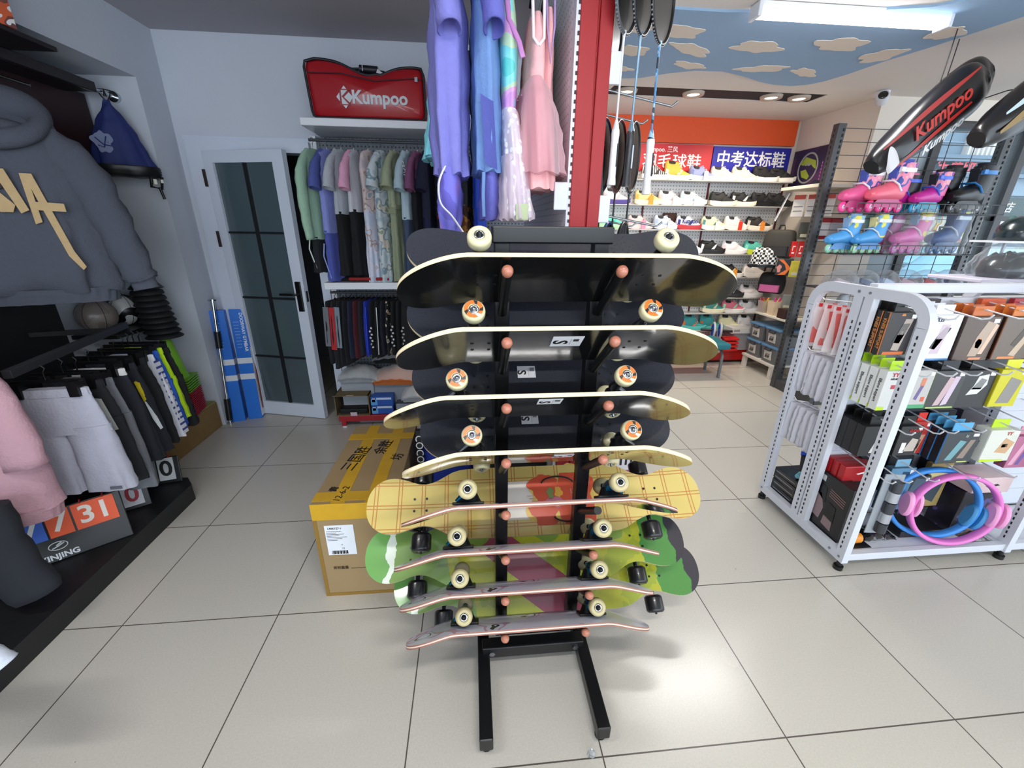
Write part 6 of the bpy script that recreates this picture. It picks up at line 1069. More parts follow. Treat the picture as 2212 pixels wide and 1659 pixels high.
for k in range(3):
    t = thing('mitt_bag', 'black and red mitt packet, %s behind the tall calf support box' % ['nearest', 'middle one', 'furthest'][k], 'packet', (3.27, .80 + .04 * k, .20), 0, 'black and red mitt packets'); mb = MB(); mb.bx((-.08, 0, 0), (.08, .03, .19)); mb.build('packet_body', mat('#141416', .3, noise=.2), t, .01); mb = MB(); mb.bx((-.083, -.003, .18), (.083, .033, .265)); mb.build('red_header', mat('#a81a20', .35, noise=.05), t, .006); mb = MB(); mb.prism([(-.02, .225), (.02, .235), (.028, .228), (-.01, .22)], .001, 0, TR((0, -.0035, 0), FRONT)); mb.build('white_mark', WS, t)
t = thing('tube_pack', 'clear blister packet of silver rolled bands, hanging in the bottom row', 'packet', (3.355, .70, .14), R(-6)); mb = MB(); mb.bx((-.045, .012, 0), (.045, .016, .33)); mb.build('backing', film('#d8dce0', .6, .15), t)
for k in range(5): mb = MB(); mb.cyl((0.01, 0, .02 + .058 * k), (0.01, 0, .072 + .058 * k), .024, n=18); mb.build('rolled_band', mat('#b8bcc2' if k % 2 else '#4a4d52', .3, .5), t)
pack('pale blue bagged waist band behind the exercise rings', 'packet', 3.47, .775, .46, .13, .24, .03, '#5a8aa8', '#3a5a70', '#7aa8c0', [('#a8bcc4', [(-.8, .1), (.2, .1), (.6, .5), (-.4, .6)]), ('#284458', [(-.2, .6), (.6, .6), (.8, .9), (0, .92)])])
pack('dark clear bagged wrap seen through the exercise rings', 'packet', 3.60, .79, .40, .11, .22, .03, '#2c3440', '#20262e', None, [('#4a5a68', [(-.8, .5), (.4, .4), (.9, .9), (-.5, .95)])])
pack('gold foil packet seen above the exercise rings', 'packet', 3.705, .80, .46, .12, .25, .025, '#a8925a', '#8a7440', '#b8a060', [('#3a4850', [(-.6, .2), (.4, .1), (.7, .55), (-.3, .65)]), ('#d8c890', [(-.8, .7), (.8, .75), (.8, .85), (-.8, .8)])])
t = thing('pink_box', 'pale pink shoe box hanging over the violet printed box', 'box', (3.90, .72, .335)); mb = MB(); mb.bx((-.09, 0, 0), (.11, .12, .085)); mb.build('box_body', card('#e0c6c4'), t, .003); mb = MB(); mb.prism([(-.03, .04), (.03, .05), (.045, .042), (-.015, .032)], .001, 0, TR((0, -.001, 0), FRONT)); mb.build('dark_mark', INK, t)
t = thing('violet_box', 'dark violet printed box standing under the pink box', 'box', (3.90, .74, .089)); mb = MB(); mb.bx((-.09, 0, 0), (.11, .12, .24)); mb.build('box_body', pattern('violet_print', ['#1a1820', '#241f30', '#5a4a88', '#1a1820'], 14, 'noise', .35, [0, .5, .6, .68]), t, .003); mb = MB(); mb.bx((-.091, -.002, .0), (.111, .0, .03)); mb.build('pale_foot', card('#c8b0a8'), t)
t = thing('calf_box', 'tall black calf support box leaning at the rack\'s lower end', 'box', (3.172, .71, .089), 0, None, (0, R(0), 0)); mb = MB(); mb.bx((0, 0, 0), (.07, .205, .30)); mb.build('box_body', card('#1b1b1d'), t, .003); T = TR((-.0008, 0, 0), R(90), 0, R(-90)); mb = MB(T)
mb.prism([(-.19, .06), (-.13, .05), (-.12, .12), (-.15, .19), (-.19, .17)], .0006); mb.prism([(-.11, .04), (-.05, .03), (-.06, .15), (-.1, .17)], .0006); lgp = mb.build('leg_picture', card('#8a7476'), t); mb = MB(T); mb.prism([(-.11, .09), (-.05, .08), (-.055, .16), (-.105, .17)], .0006, 0, None, .0008); mb.prism([(-.19, .19), (-.12, .15), (-.13, .23), (-.16, .24)], .0006); mb.build('brace_picture', card('#0c0c0e'), t)
mb = MB(T); mb.prism([(-.195, .26), (-.15, .255), (-.15, .285), (-.195, .29)], .0006); mb.build('barcode_sticker', card('#c8c8c8'), t); mb = MB(T); [mb.prism([(-.11, .235 - .012 * k), (-.02, .22 - .012 * k), (-.02, .224 - .012 * k), (-.11, .239 - .012 * k)], .0006) for k in range(4)]; mb.build('fine_print', card('#8a6a68'), t); text('CALF SUPPORT', .026, card('#d8d8d8'), t, TR((.035, -.001, .13), FRONT) @ Euler((0, 0, R(-90))).to_matrix().to_4x4(), bold=.02)
t = thing('orange_grip', 'orange moulded grip on a black card on the base shelf', 'grip', (3.25, .70, .089)); mb = MB(); mb.bx((-.05, -.03, 0), (.07, .05, .004)); mb.build('backing_card', BLACKM, t); mb = MB(); mb.tube([(-.035, .01, .03), (0, .008, .036), (.03, .005, .033)], [.022, .03, .024], 12); mb.build('grip_body', mat('#d8861e', .4), t)
t = thing('black_pouch', 'shiny black folded pouch lying flat behind the orange grip', 'packet', (3.40, .76, .089)); mb = MB(); mb.grid(14, 8, lambda u, v: (-.09 + .19 * u, -.05 + .10 * v, .004 + .03 * (math.sin(math.pi * u) * math.sin(math.pi * v)) ** .4 + .006 * math.sin(24 * u + 5 * v))); mb.bx((-.085, -.045, 0), (.095, .045, .01)); mb.build('pouch_body', mat('#0e0f12', .12, coat=.5, noise=.2), t)
t = thing('flat_box', 'flat black boxed band lying inside the ring on the base shelf', 'box', (3.64, .78, .089)); mb = MB(); mb.bx((-.12, -.06, 0), (.12, .08, .035)); mb.build('box_body', card('#1c1c20'), t, .003); mb = MB(); mb.bx((-.02, -.0615, .01), (.03, -.06, .022)); mb.build('white_mark', WS, t)
t = thing('clear_bag', 'crumpled clear bag on the base shelf right of the rings', 'bag', (3.90, .69, .089)); mb = MB(); mb.grid(10, 8, lambda u, v: (-.07 + .14 * u, -.025 + .06 * v, .003 + .03 * math.sin(math.pi * u) * math.sin(math.pi * v) * (1 + .4 * math.sin(17 * u + 9 * v)))); mb.build('bag_film', mat('#4a4646', .15, coat=.5, noise=.4), t)
def ring(label, loc, rot, c, c2):
    t = thing('pilates_ring', label, 'exercise ring', loc, 0, None, rot); r = .178; mb = MB(); mb.rings([[((r + dx) * math.cos(a), dy, (r + dx) * math.sin(a)) for dx, dy in ((-.009, -.014), (-.004, -.019), (.006, -.019), (.010, -.012), (.010, .012), (.006, .019), (-.004, .019), (-.009, .014))] for a in (R(7.5 * k) for k in range(48))], 0, True, False, True, True); mb.build('hoop', mat(c, .5, noise=.03), t)
    for s in (-1, 1):
        mb = MB(); ys = [(math.copysign(abs(math.cos(R(v))) ** .8, math.cos(R(v))) * .034, math.sin(R(v)) * .062) for v in range(0, 360, 15)]
        mb.rings([[(s * (r + dx), y * k, z * k) for y, z in ys] for dx, k in ((.012, .9), (.016, 1.0), (.028, 1.0), (.034, .85))], 0, True); mb.rings([[(s * (r + dx), y * k, z * k) for y, z in ys] for dx, k in ((-.010, .9), (-.014, 1.0), (-.022, 1.0), (-.028, .8))], 0, True); mb.build('hand_pad', mat(c2, .5, noise=.03), t)
    return t
ring('pink exercise ring with paler pink hand pads, in front of the blue one', (3.672, .668, .29), (R(-4), R(3), R(-14)), '#e07ac4', '#e39ac6')
ring('blue exercise ring behind the pink one', (3.628, .725, .289), (R(-4), R(14), R(-20)), '#3f8fe0', '#3a86bc')
# rear side of the rack seen past its open end
for k in range(4):
    t = thing('sock_packet', 'translucent red and white sock packet, %s on the top rear hook' % ['outermost', 'second', 'third', 'innermost'][k], 'packet', (3.20, 1.17 - .055 * k, .955), R(-14), 'red and white sock packets'); mb = MB(); mb.grid(8, 14, lambda u, v: (-.055 + .11 * u, .006 * math.sin(7 * u + 4 * v + k), .225 * v)); mb.build('packet_film', film('#f4eeee', .35, .2), t); mb = MB(); drape(mb, [(.19, 0, .004, .035, .006), (.10, .0, .004, .04, .008), (.02, 0, .004, .038, .008)], folds=3, amp=.003, seed=k, n=20); mb.build('folded_sock', mat('#d86a64', .8), t); mb = MB(); [mb.box((x, -.006, .215), (.014, .012, .016)) for x in (-.035, .03)]; mb.build('red_clip', mat('#c8202a', .4), t)
for r_, (zt, nm) in enumerate([(.925, 'middle'), (.64, 'lower')]):
    for k in range(7):
        t = thing('cloth_bag', 'soft white cloth bag on the %s rear hook, %s from the hook tip' % (nm, ['first', 'second', 'third', 'fourth', 'fifth', 'sixth', 'seventh'][k]), 'bag', (3.205 - .004 * (k % 2), 1.195 - .036 * k, zt - .215), R(-30 + 9 * (k % 3)), 'white cloth bags on the rear hooks'); mb = MB(); drape(mb, [(.215, 0, 0, .050, .006), (.19, 0, 0, .056, .014), (.10, .0, 0, .06, .020), (.02, 0.0, 0, .055, .016), (0, 0, 0, .050, .006)], folds=4, amp=.008, seed=400 + 10 * r_ + k, n=26); mb.build('bag_cloth', mat('#c6c6ce', .9, noise=.04, bump=.3, bscale=40), t)
for k in range(4):
    t = thing('flat_box', 'flat glossy black box, %s of the low pile at the rack\'s rear' % ['lowest', 'second lowest', 'third', 'topmost'][k], 'box', (3.27, 1.10, .089 + .036 * k), R(2 * (k % 2)), 'flat black boxes at the rear of the rack'); mb = MB(); mb.bx((-.10, -.085, 0), (.10, .085, .034)); mb.build('box_body', mat('#18181b', .2, coat=.3, noise=.1), t, .002); mb = MB(); mb.bx((-.085, -.0865, .012), (.03, -.085, .016)); mb.bx((-.1012, -.07, .014), (-.10, .07, .018)); mb.build('silver_line', mat('#8a8a8e', .4), t)
def gripper(label, loc, rz, c1, c2):
    t = thing('hand_gripper', label, 'hand gripper', loc, rz); mb = MB(); mb.tube([(-.06, 0, .012), (.0, .0, .02), (.03, 0, .04), (.035, .01, .055)], .006, 8); mb.build('spring', CHROME, t); mb = MB(); mb.cyl((-.07, 0, .014), (.01, 0, .02), .013, n=12); mb.build('handle', mat(c1, .5), t); mb = MB(); mb.cyl((-.02, .0, .02), (.045, .03, .10), .014, n=12); mb.build('handle', mat(c2, .5), t); mb = MB(); mb.cyl((.04, .028, .095), (.052, .034, .115), .017, n=12); mb.build('end_cap', mat('#1f4fc8', .4), t)
gripper('hand gripper with black handle and royal blue end on the flat boxes', (3.25, 1.08, .236), R(30), '#7ac4d4', '#15161a')
gripper('pale turquoise hand gripper on the flat boxes beside the red ball pack', (3.30, 1.04, .236), R(-30), '#8fd0dc', '#8fd0dc')
t = thing('red_ball', 'red netted ball behind the hand grippers', 'ball', (3.33, 1.12, .236)); mb = MB(); mb.lathe([(.055 * math.sin(R(a)) + 1e-4, .055 - .055 * math.cos(R(a))) for a in range(0, 181, 15)], 20); mb.build('ball_skin', mat('#b02028', .35, noise=.1), t); mb = MB(); [mb.tube([(.056 * math.cos(R(b_)) * math.cos(R(60 * k)), .056 * math.cos(R(b_)) * math.sin(R(60 * k)), .055 + .056 * math.sin(R(b_))) for b_ in range(0, 360, 30)], .002, 5, 0, True) for k in range(3)]; mb.build('netting', mat('#d8a0a0', .4), t)
t = thing('blue_clip_roll', 'small roll with a blue clip on the rear base shelf', 'roll', (3.22, .985, .089)); mb = MB(); mb.cyl((0, 0, 0), (0, 0, .06), .03, n=18); mb.build('roll_body', mat('#4a4c52', .4), t); mb = MB(); mb.bx((-.034, -.02, .03), (-.02, .02, .06)); mb.build('clip', mat('#3a6ac8', .4), t)

# deeper goods hanging close to the slat panel, half hidden by the packs before them
DEEP = [(3.47, 1.20, '#2a2624', 'dark brown packet deep behind the white support boxes'), (3.63, 1.20, '#4a2c20', 'rust brown packet deep behind the calf packets'), (3.80, 1.20, '#3a2a24', 'deep brown packet between the arm packets and the grey packet'), (3.95, 1.19, '#8a2028', 'dark red packet deep at the end of the top row'), (3.34, .97, '#8a8c88', 'grey clear packet deep behind the small leg picture packet'), (3.54, .97, '#161c22', 'ink black packet deep in the middle of the second row'), (3.70, .97, '#1a1c1e', 'jet black packet deep behind the yellow packet'), (3.87, .97, '#24262a', 'charcoal packet deep at the end of the second row'), (3.33, .715, '#1c1c1e', 'black packet deep between the ankle boxes and the red lettered box'), (3.52, .715, '#14202c', 'blue black packet deep behind the blue edged boxes'), (3.68, .715, '#20242a', 'slate packet deep between the blue edged boxes and the lime one'), (3.85, .715, '#3a3440', 'plum grey packet deep at the end of the third row'), (3.40, .47, '#1a1e24', 'black packet deep in the bottom row behind the silver roll'), (3.55, .47, '#242c34', 'blue grey packet deep behind the exercise rings'), (3.78, .47, '#2a2630', 'dark packet deep behind the gold foil packet')]
for x, zt, c, lb in DEEP: pack(lb, 'packet', x, .865, zt, .135, .20, .045, c, c, None, [('#8a7a70', [(-.4, .15), (.3, .12), (.5, .6), (-.1, .7)])], sticker_=False)
# ---------------------------------------------------------------- grey mesh gondola with inline skates before the shop window
GM = mat('#4b4c4e', .45, .3, noise=.06); gg = thing('mesh_rack', 'tall dark grey slotted rack with wire mesh and baskets before the window', 'display rack', (5.3, 2.9, 0)); g = lambda x, y, z: (x - 5.3, y - 2.9, z)
for X in (4.53, 6.12):
    mb = MB(); mb.bx(g(X - .035, 2.96, 0), g(X + .035, 3.02, 2.35))
    for k in range(52): mb.bx(g(X + .012, 2.955, .15 + .042 * k), g(X + .022, 2.962, .172 + .042 * k), 1); mb.bx(g(X - .036, 2.99, .15 + .042 * k), g(X - .034, 3.0, .172 + .042 * k), 1)
    mb.build('upright', [GM, SLOT], gg); mb = MB(); mb.bx(g(X - .03, 2.50, 0), g(X + .03, 3.02, .09)); mb.build('base_leg', GM, gg, .004)
mb = MB(); mb.bx(g(4.55, 2.50, 0), g(6.12, 2.53, .09)); mb.bx(g(4.55, 2.53, .07), g(6.12, 2.98, .09)); mb.build('base_tray', GM, gg)
mb = MB()
for k in range(21): mb.tube([g(4.56, 2.985, .32 + .1 * k), g(6.1, 2.985, .32 + .1 * k)], .0032, 5)
for k in range(7): mb.tube([g(4.56 + .255 * k, 2.98, .2), g(4.56 + .255 * k, 2.98, 2.32)], .0036, 5)
mb.build('wire_mesh', GM, gg)
for z in (1.655, 1.325):
    mb = MB()
    for y in (2.66, 2.74, 2.82, 2.9): mb.tube([g(4.58, y, z), g(5.95, y, z)], .004, 5)
    mb.tube([g(4.58, 2.66, z + .075), g(5.95, 2.66, z + .075)], .004, 5)
    for k in range(20): x = 4.58 + .0721 * k; mb.tube([g(x, 2.98, z), g(x, 2.66, z), g(x, 2.66, z + .075)], .0028, 5)
    mb.build('wire_basket', GM, gg)
for z in (1.035, .55): mb = MB(); mb.bx(g(4.57, 2.58, z - .015), g(6.08, 2.97, z)); mb.build('wire_shelf', GM, gg)
def skate(label, loc, rz, boot, cuff, strap, frame, wheelc, tongue, s=1.0, bag=False):
    t = thing('inline_skate', label, 'inline skate', loc, rz, 'inline skates on the mesh rack'); s *= 1.2; t.scale = (s, s, s * 1.08)
    st = smooth_stations([(-.115, .020, .075, .14), (-.10, .036, .072, .155), (-.05, .046, .07, .175), (.0, .046, .07, .175), (.05, .046, .07, .152), (.10, .047, .066, .142), (.140, .042, .068, .126), (.156, .022, .078, .110)], 3); rs = []
    for x, a, z0, z1 in st: rs.append([(-x, a * math.cos(R(v)), (z0 + z1) / 2 + (z1 - z0) / 2 * math.sin(R(v))) for v in range(0, 360, 20)])
    mb = MB(); mb.rings(rs[::-1], 0); mb.build('boot_shell', mat(boot, .35, noise=.05), t)
    mb = MB(); rs = []
    for z, cx, a, b_ in [(.115, .058, .066, .048), (.17, .060, .066, .052), (.22, .070, .064, .052), (.268, .078, .066, .052)]: rs.append(sell(cx, 0, a, b_, z, 22))
    mb.rings(rs, 0, True, True); mb.build('cuff', cuff if not isinstance(cuff, str) else mat(cuff, .4, noise=.05), t)
    mb = MB(); mb.rings([sell(.068, 0, .044, .034, .262, 18), sell(.07, 0, .046, .036, .285, 18)], 0); mb.box((.005, 0, .20), (.018, .05, .11), ry=R(-14)); mb.build('liner', mat(tongue, .8), t)
    mb = MB(); mb.rings([sell(.071, 0, .070, .057, z, 22) for z in (.218, .240)], 0, True, False); mb.build('strap', mat(strap, .35), t); mb = MB(); mb.tube([(.04, -.046, .118), (.0, -.05, .152), (-.03, -.035, .172), (-.03, .035, .172), (.0, .05, .152), (.04, .046, .118)], .009, 6, sq=.4); mb.box((.0, -.05, .232), (.03, .012, .022)); mb.build('buckle_strap', mat(strap, .35), t)
    mb = MB()
    for y in (-.016, .016): mb.prism([(-.125, .03), (.115, .03), (.10, .058), (.075, .078), (-.085, .078), (-.105, .055)], .004, 0, TR((0, y + .002, 0), FRONT))
    mb.build('wheel_frame', mat(frame, .35), t)
    for k in range(4):
        x = -.118 + .0775 * k; mb = MB(TR((x, 0, .034), R(90))); mb.lathe([(.012, -.010), (.026, -.011), (.034, -.005), (.034, .005), (.026, .011), (.012, .010)], 20, 0); w_ = mb.build('wheel', mat(wheelc, .35), t); mb = MB(TR((x, 0, .034), R(90))); mb.lathe([(.001, .012), (.012, .012), (.013, .010)], 14); mb.build('hub', mat('#d8d4e0', .3), w_)
    if bag: mb = MB(); drape(mb, [(.33, .06, 0, .05, .03), (.27, .03, 0, .13, .065), (.12, .0, 0, .185, .07), (.0, 0, 0, .18, .065)], folds=6, amp=.014, seed=int(loc[0] * 50), n=40); mb.build('clear_bag', film('#f2f4f4', .93, .06), t)
    return t
PKP = pattern('skate_floral', ['#e05a96', '#3a4a9a', '#e88aa8', '#e8a8b0'], 11, 'noise', .4, [0, .44, .5, .56])
za, zb = 1.661, 1.331
SA = R(8)
skate('pink floral inline skate on the upper basket, outermost by the grey upright', (4.70, 2.80, za), SA, '#e0588e', PKP, '#ece8ee', '#b83a72', '#e8408e', '#4a5ab0')
skate('pink floral inline skate second from the grey upright, upper basket', (4.90, 2.74, za), SA, '#e8687e', PKP, '#ece8ee', '#c04a80', '#e8408e', '#4a5ab0', 1.08)
skate('magenta inline skate with black cuff, third on the upper basket', (5.10, 2.82, za), SA, '#c02090', '#22242c', '#4a6ad8', '#2a8aa0', '#2a9ac0', '#e07aa0', .85)
skate('magenta inline skate with turquoise wheels, fourth on the upper basket', (5.30, 2.76, za), SA, '#c42894', PKP, '#4a6ad8', '#28a0c0', '#2a9ac8', '#22242c', .92)
skate('black inline skate behind its twin, upper basket', (5.50, 2.86, za), SA, '#121316', '#15161a', '#1a1c20', '#121316', '#15161a', '#24262c', 1.05)
skate('black inline skate with blue accents at the end of the upper basket', (5.68, 2.77, za), SA, '#101114', '#14161a', '#2a7ac0', '#15171b', '#121316', '#20242c', 1.08)
skate('sky blue and yellow inline skate nearest the upright, lower basket', (4.66, 2.80, zb), SA, '#4a9ad8', pattern('skate_yb', ['#4a9ad8', '#e0d848', '#8ac0e0'], 9, 'noise', .4, [0, .5, .56]), '#e8ecee', '#4a8ac8', '#8ac8b0', '#8ab0d8', .88)
skate('sky blue and yellow inline skate, second on the lower basket', (4.88, 2.77, zb), SA, '#4a9ad8', pattern('skate_yb', ['#4a9ad8'], 9), '#e8ecee', '#4a8ac8', '#9ad0a8', '#e8e0a0', .90)
skate('bagged pink inline skate behind its twin on the lower basket', (5.10, 2.86, zb), SA, '#d06aa8', '#b06a98', '#e8d8e4', '#c85a9a', '#d88ac0', '#8a9ac0', .9)
skate('bagged pink and yellow inline skate on the lower basket', (5.26, 2.77, zb), SA, '#e06ab4', pattern('skate_py', ['#d86aa8', '#d8c83a', '#8ab0c8'], 8, 'noise', .4, [0, .5, .57]), '#ece4ee', '#d05aa0', '#d86ac0', '#8ab0c8', .98, True)
skate('bagged navy and yellow inline skate at the end of the lower basket', (5.62, 2.78, zb), SA, '#1f4a8a', pattern('skate_ny', ['#2a4a8a', '#c8d03a', '#1f3a6a'], 8, 'noise', .4, [0, .54, .62]), '#c8d8e4', '#2a5a90', '#2a6aa0', '#2a4a7a', 1.0, True)
GEAR = [('#8f9096', '#c8b8c0'), ('#a8b0bc', '#5a6a8a'), ('#8aa4c8', '#c8d8ec'), ('#9a8088', '#c8a8b0'), ('#6a5a60', '#b03a42'), ('#2a4a80', '#1a2a48'), ('#2a7a7a', '#1a4a50')]
for k, (c1, c2) in enumerate(GEAR):
    t = thing('bagged_pads', 'bagged protective pads on the mesh shelf, %s' % ['mauve grey set next to the upright', 'grey and slate set, second from the upright', 'pale blue set in the middle left', 'dusty rose set in the middle', 'brown red set right of the rose one', 'navy set near the far end', 'teal set at the far end'][k], 'pads', (4.66 + .205 * k, 2.70, 1.036), R(10 * (k % 3) - 10), 'bagged protective pads on the mesh shelf'); t.scale = (1.2, 1.2, 1.25)
    mb = MB(); mb.rings([sell(-.03, 0, .045, .04, z, 16) for z in (.0, .06)] + [sell(-.03, 0, .02, .02, .075, 16)]); mb.rings([sell(.05, .01, .04, .05, z, 16) for z in (.0, .05)] + [sell(.05, .01, .02, .02, .066, 16)]); mb.build('pad_shells', mat(c1, .4, noise=.1), t); mb = MB(); mb.box((-.01, -.04, .05), (.09, .02, .03), ry=.3); mb.build('pad_strap', mat(c2, .7), t)
    mb = MB(); drape(mb, [(.13, 0, 0, .03, .02), (.10, 0, 0, .09, .06), (.05, 0, 0, .105, .085), (0, 0, 0, .10, .08)], folds=8, amp=.010, seed=500 + k, n=40); mb.build('clear_bag', film('#eef0f2', .90, .06), t)
for k in range(4):
    t = thing('white_pads', 'bagged white wrist guards hanging under the mesh shelf, %s' % ['first from the upright', 'second from the upright', 'third from the upright', 'fourth from the upright'][k], 'pads', (4.70 + .16 * k, 2.66, .87), R(15), 'white wrist guards under the mesh shelf'); mb = MB(); drape(mb, [(.12, 0, 0, .04, .02), (.08, 0, 0, .06, .03), (.03, 0, 0, .055, .03), (0, 0, 0, .03, .02)], folds=4, amp=.008, seed=520 + k, n=24); mb.build('guard_shell', mat('#b8bcc2', .5, noise=.2, scale=30), t); mb = MB(); drape(mb, [(.15, 0, 0, .03, .012), (.08, 0, 0, .07, .04), (-.02, 0, 0, .07, .04)], folds=5, amp=.008, seed=530 + k, n=24); mb.build('clear_bag', film('#eef0f2', .90, .08), t)
LOW = [('bright striped red and lime shoe on the lower mesh shelf', pattern('stripe_shoe', ['#d84a2a', '#c8d83a', '#3a3aa0'], 9, 'noise', .5, [0, .47, .56]), '#1a1a1c', (4.78, 2.76, .66), R(170)), ('royal blue and lime skating shoe on the lower mesh shelf', '#2a3aa8', '#b8d83a', (4.68, 2.66, .56), R(20)), ('black skating shoe with white scribbles on the lower mesh shelf', pattern('scribble_shoe', ['#101114', '#101114', '#d8d8dc'], 16, 'noise', .5, [0, .5, .60]), '#16171a', (4.92, 2.66, .56), R(10)), ('yellow and violet skating shoe behind the striped one', pattern('stripe_shoe2', ['#5a3a98', '#d8d83a', '#d86a2a'], 9, 'noise', .5, [0, .48, .56]), '#2a2a2c', (5.02, 2.80, .66), R(170))]
for lb, up, so, loc, rz in LOW: shoe(lb, loc[0], loc[2], up, so, '#3a4ac8', '#d8e84a', loc[1], rz, None, .03, 1.0)
for k, (lb, c, loc) in enumerate([('dark crate holding shoes on the lower mesh shelf', '#141518', (4.86, 2.80, .551)), ('black crate of small parts on the lower mesh shelf', '#17181b', (5.2, 2.76, .551))]): t = thing('crate', lb, 'crate', loc); mb = MB(); mb.bx((-.16, -.06, 0), (.16, .14, .10)); mb.build('crate_body', mat(c, .5), t, .006)
t = thing('net_bag_ball', 'pink and white bagged ball on the floor tray of the mesh rack', 'ball', (4.72, 2.72, .092)); mb = MB(); mb.lathe([(.09 * math.sin(R(a)) + 1e-4, .09 - .09 * math.cos(R(a))) for a in range(0, 181, 12)], 22); mb.build('ball_skin', pattern('pink_ball', ['#d8d8dc', '#d87ab0', '#6a8ac8'], 8, 'noise', .4, [0, .5, .58]), t); mb = MB(); drape(mb, [(.30, 0, 0, .02, .02), (.22, 0, 0, .07, .07), (.1, 0, 0, .11, .11), (0.005, 0, 0, .09, .09)], folds=8, amp=.012, seed=9, n=36); mb.build('clear_bag', film('#f0f2f4', .92, .06), t)
t = thing('pink_toy', 'hot pink and black bagged pads on the floor tray of the mesh rack', 'pads', (4.98, 2.66, .092)); mb = MB(); mb.rings([sell(0, 0, .05, .04, 0, 16), sell(0, 0, .06, .05, .10, 16), sell(0, 0, .03, .02, .20, 16)]); mb.build('pad_shell', mat('#e04aa8', .4), t); mb = MB(); [mb.box((0, -.048, .03 + .05 * k), (.10, .012, .02)) for k in range(3)]; mb.build('black_strap', BLACKM, t)
t = thing('basketball', 'brown basketball in a net behind the pink skates', 'ball', (4.80, 2.93, 1.70)); mb = MB(); mb.lathe([(.045 * 2 * math.sin(R(a)) + 1e-4, .09 - .09 * math.cos(R(a))) for a in range(0, 181, 12)], 22); mb.build('ball_skin', mat('#a8503a', .6, noise=.1), t); mb = MB(); [mb.tube([(.092 * math.cos(R(b_)) * math.cos(R(30 * k)), .092 * math.cos(R(b_)) * math.sin(R(30 * k)), .09 + .092 * math.sin(R(b_))) for b_ in range(0, 360, 20)], .0018, 5, 0, True) for k in range(6)]; mb.build('netting', BLACKM, t)
for k, (x, z, c, lb) in enumerate([(4.66, 1.42, '#d4d0d0', 'white sock packet with red bands seen through the mesh'), (4.80, 1.42, '#b8b4b8', 'grey sock packet with red bands seen through the mesh')]):
    t = thing('sock_packet', lb, 'packet', (x, 3.05, z)); mb = MB(); mb.bx((-.065, 0, 0), (.065, .02, .20)); mb.build('packet_body', card(c), t, .003); mb = MB(); mb.bx((-.066, -.002, .165), (.066, .022, .20)); mb.bx((-.05, -.002, .02), (.05, 0, .05)); mb.build('red_band', card('#9a1c24'), t)
t = thing('wall_box', 'mint and cream carton behind the mesh under the pink skates', 'box', (5.28, 3.02, 1.47)); mb = MB(); mb.bx((-.24, 0, 0), (.24, .06, .19)); mb.build('box_body', card('#c8c4b4'), t, .003); mb = MB(); mb.bx((-.241, -.002, 0), (-.08, 0, .19)); mb.build('mint_panel', card('#9ac8bc'), t); mb = MB(); [mb.bx((-.04 + .09 * k, -.002, .08), (.02 + .09 * k, 0, .11)) for k in range(3)]; mb.build('dark_print', card('#6a665e'), t)
# goods on the right-hand wall between the shoe wall and the mesh rack
t = thing('wall_shelf', 'white shelf high on the right wall beneath the round emblem poster', 'shelf', (4.80, 3.35, 1.885)); mb = MB(); mb.bx((-.22, -.22, 0), (.17, .27, .03)); mb.build('shelf_board', mat('#e4dece', .5), t, .003)
t = thing('poster', 'dark purple poster with a ringed grey and lime emblem', 'poster', (4.972, 3.82, 1.94)); mb = MB(); mb.bx((-.004, -.26, 0), (.004, .24, .37)); mb.build('poster_sheet', pattern('poster_print', ['#2c2240', '#3a2a50', '#5a3060', '#221c36'], 2.5, 'noise', .4, [0, .42, .52, .62]), t)
T = TR((-.0052, -.0, .185), R(90), 0, R(-90)); mb = MB(T); mb.tube([(.13 * math.cos(R(a)), .14 * math.sin(R(a)), 0) for a in range(0, 360, 10)], .010, 6, 0, True, .4); mb.prism(blob(.0, .05, .05, .03, 3), .001); mb.build('emblem_ring', mat('#a8a8a8', .5), t); mb = MB(T @ TR((0, 0, .001))); mb.prism([(-.12, .05), (-.05, .11), (.10, .06), (.12, -.02), (.08, .0), (.02, .05), (-.07, .03)], .001); mb.prism([(-.09, -.02), (-.02, -.01), (.05, -.08), (.03, -.11), (-.06, -.08)], .001); mb.build('lime_shape', mat('#a8b840', .5), t)
mb = MB(T); [mb.bx((.19, -.13 + .03 * k, 0), (.20, -.11 + .03 * k, .001)) for k in range(6)]; mb.build('small_print', mat('#c87ac0', .5), t)
for k in range(3):
    t = thing('sock_packet', 'white packet of red topped socks under the high shelf, %s' % ['nearest the shoe wall', 'middle one', 'nearest the grey upright'][k], 'packet', (4.68 + .07 * k, 3.45 - .10 * k, 1.64), R(-60), 'red topped sock packets'); mb = MB(); mb.bx((-.055, 0, 0), (.055, .012, .20)); mb.build('packet_body', card('#d8d4d0'), t, .003); mb = MB(); mb.bx((-.05, -.002, .16), (.05, 0, .20)); mb.build('red_top', card('#b84a3a'), t); mb = MB(); mb.bx((-.04, -.002, .05), (.04, 0, .056)); mb.bx((-.04, -.002, .09), (.04, 0, .096)); mb.build('grey_bar', card('#5a5a60'), t)
t = thing('white_tray', 'white slanted plastic holder left of the red topped sock packets', 'holder', (4.63, 3.62, 1.60), R(-30)); mb = MB(); mb.box((0, 0, .13), (.008, .12, .27), ry=R(16)); mb.build('holder_sheet', mat('#d8dce4', .25), t)
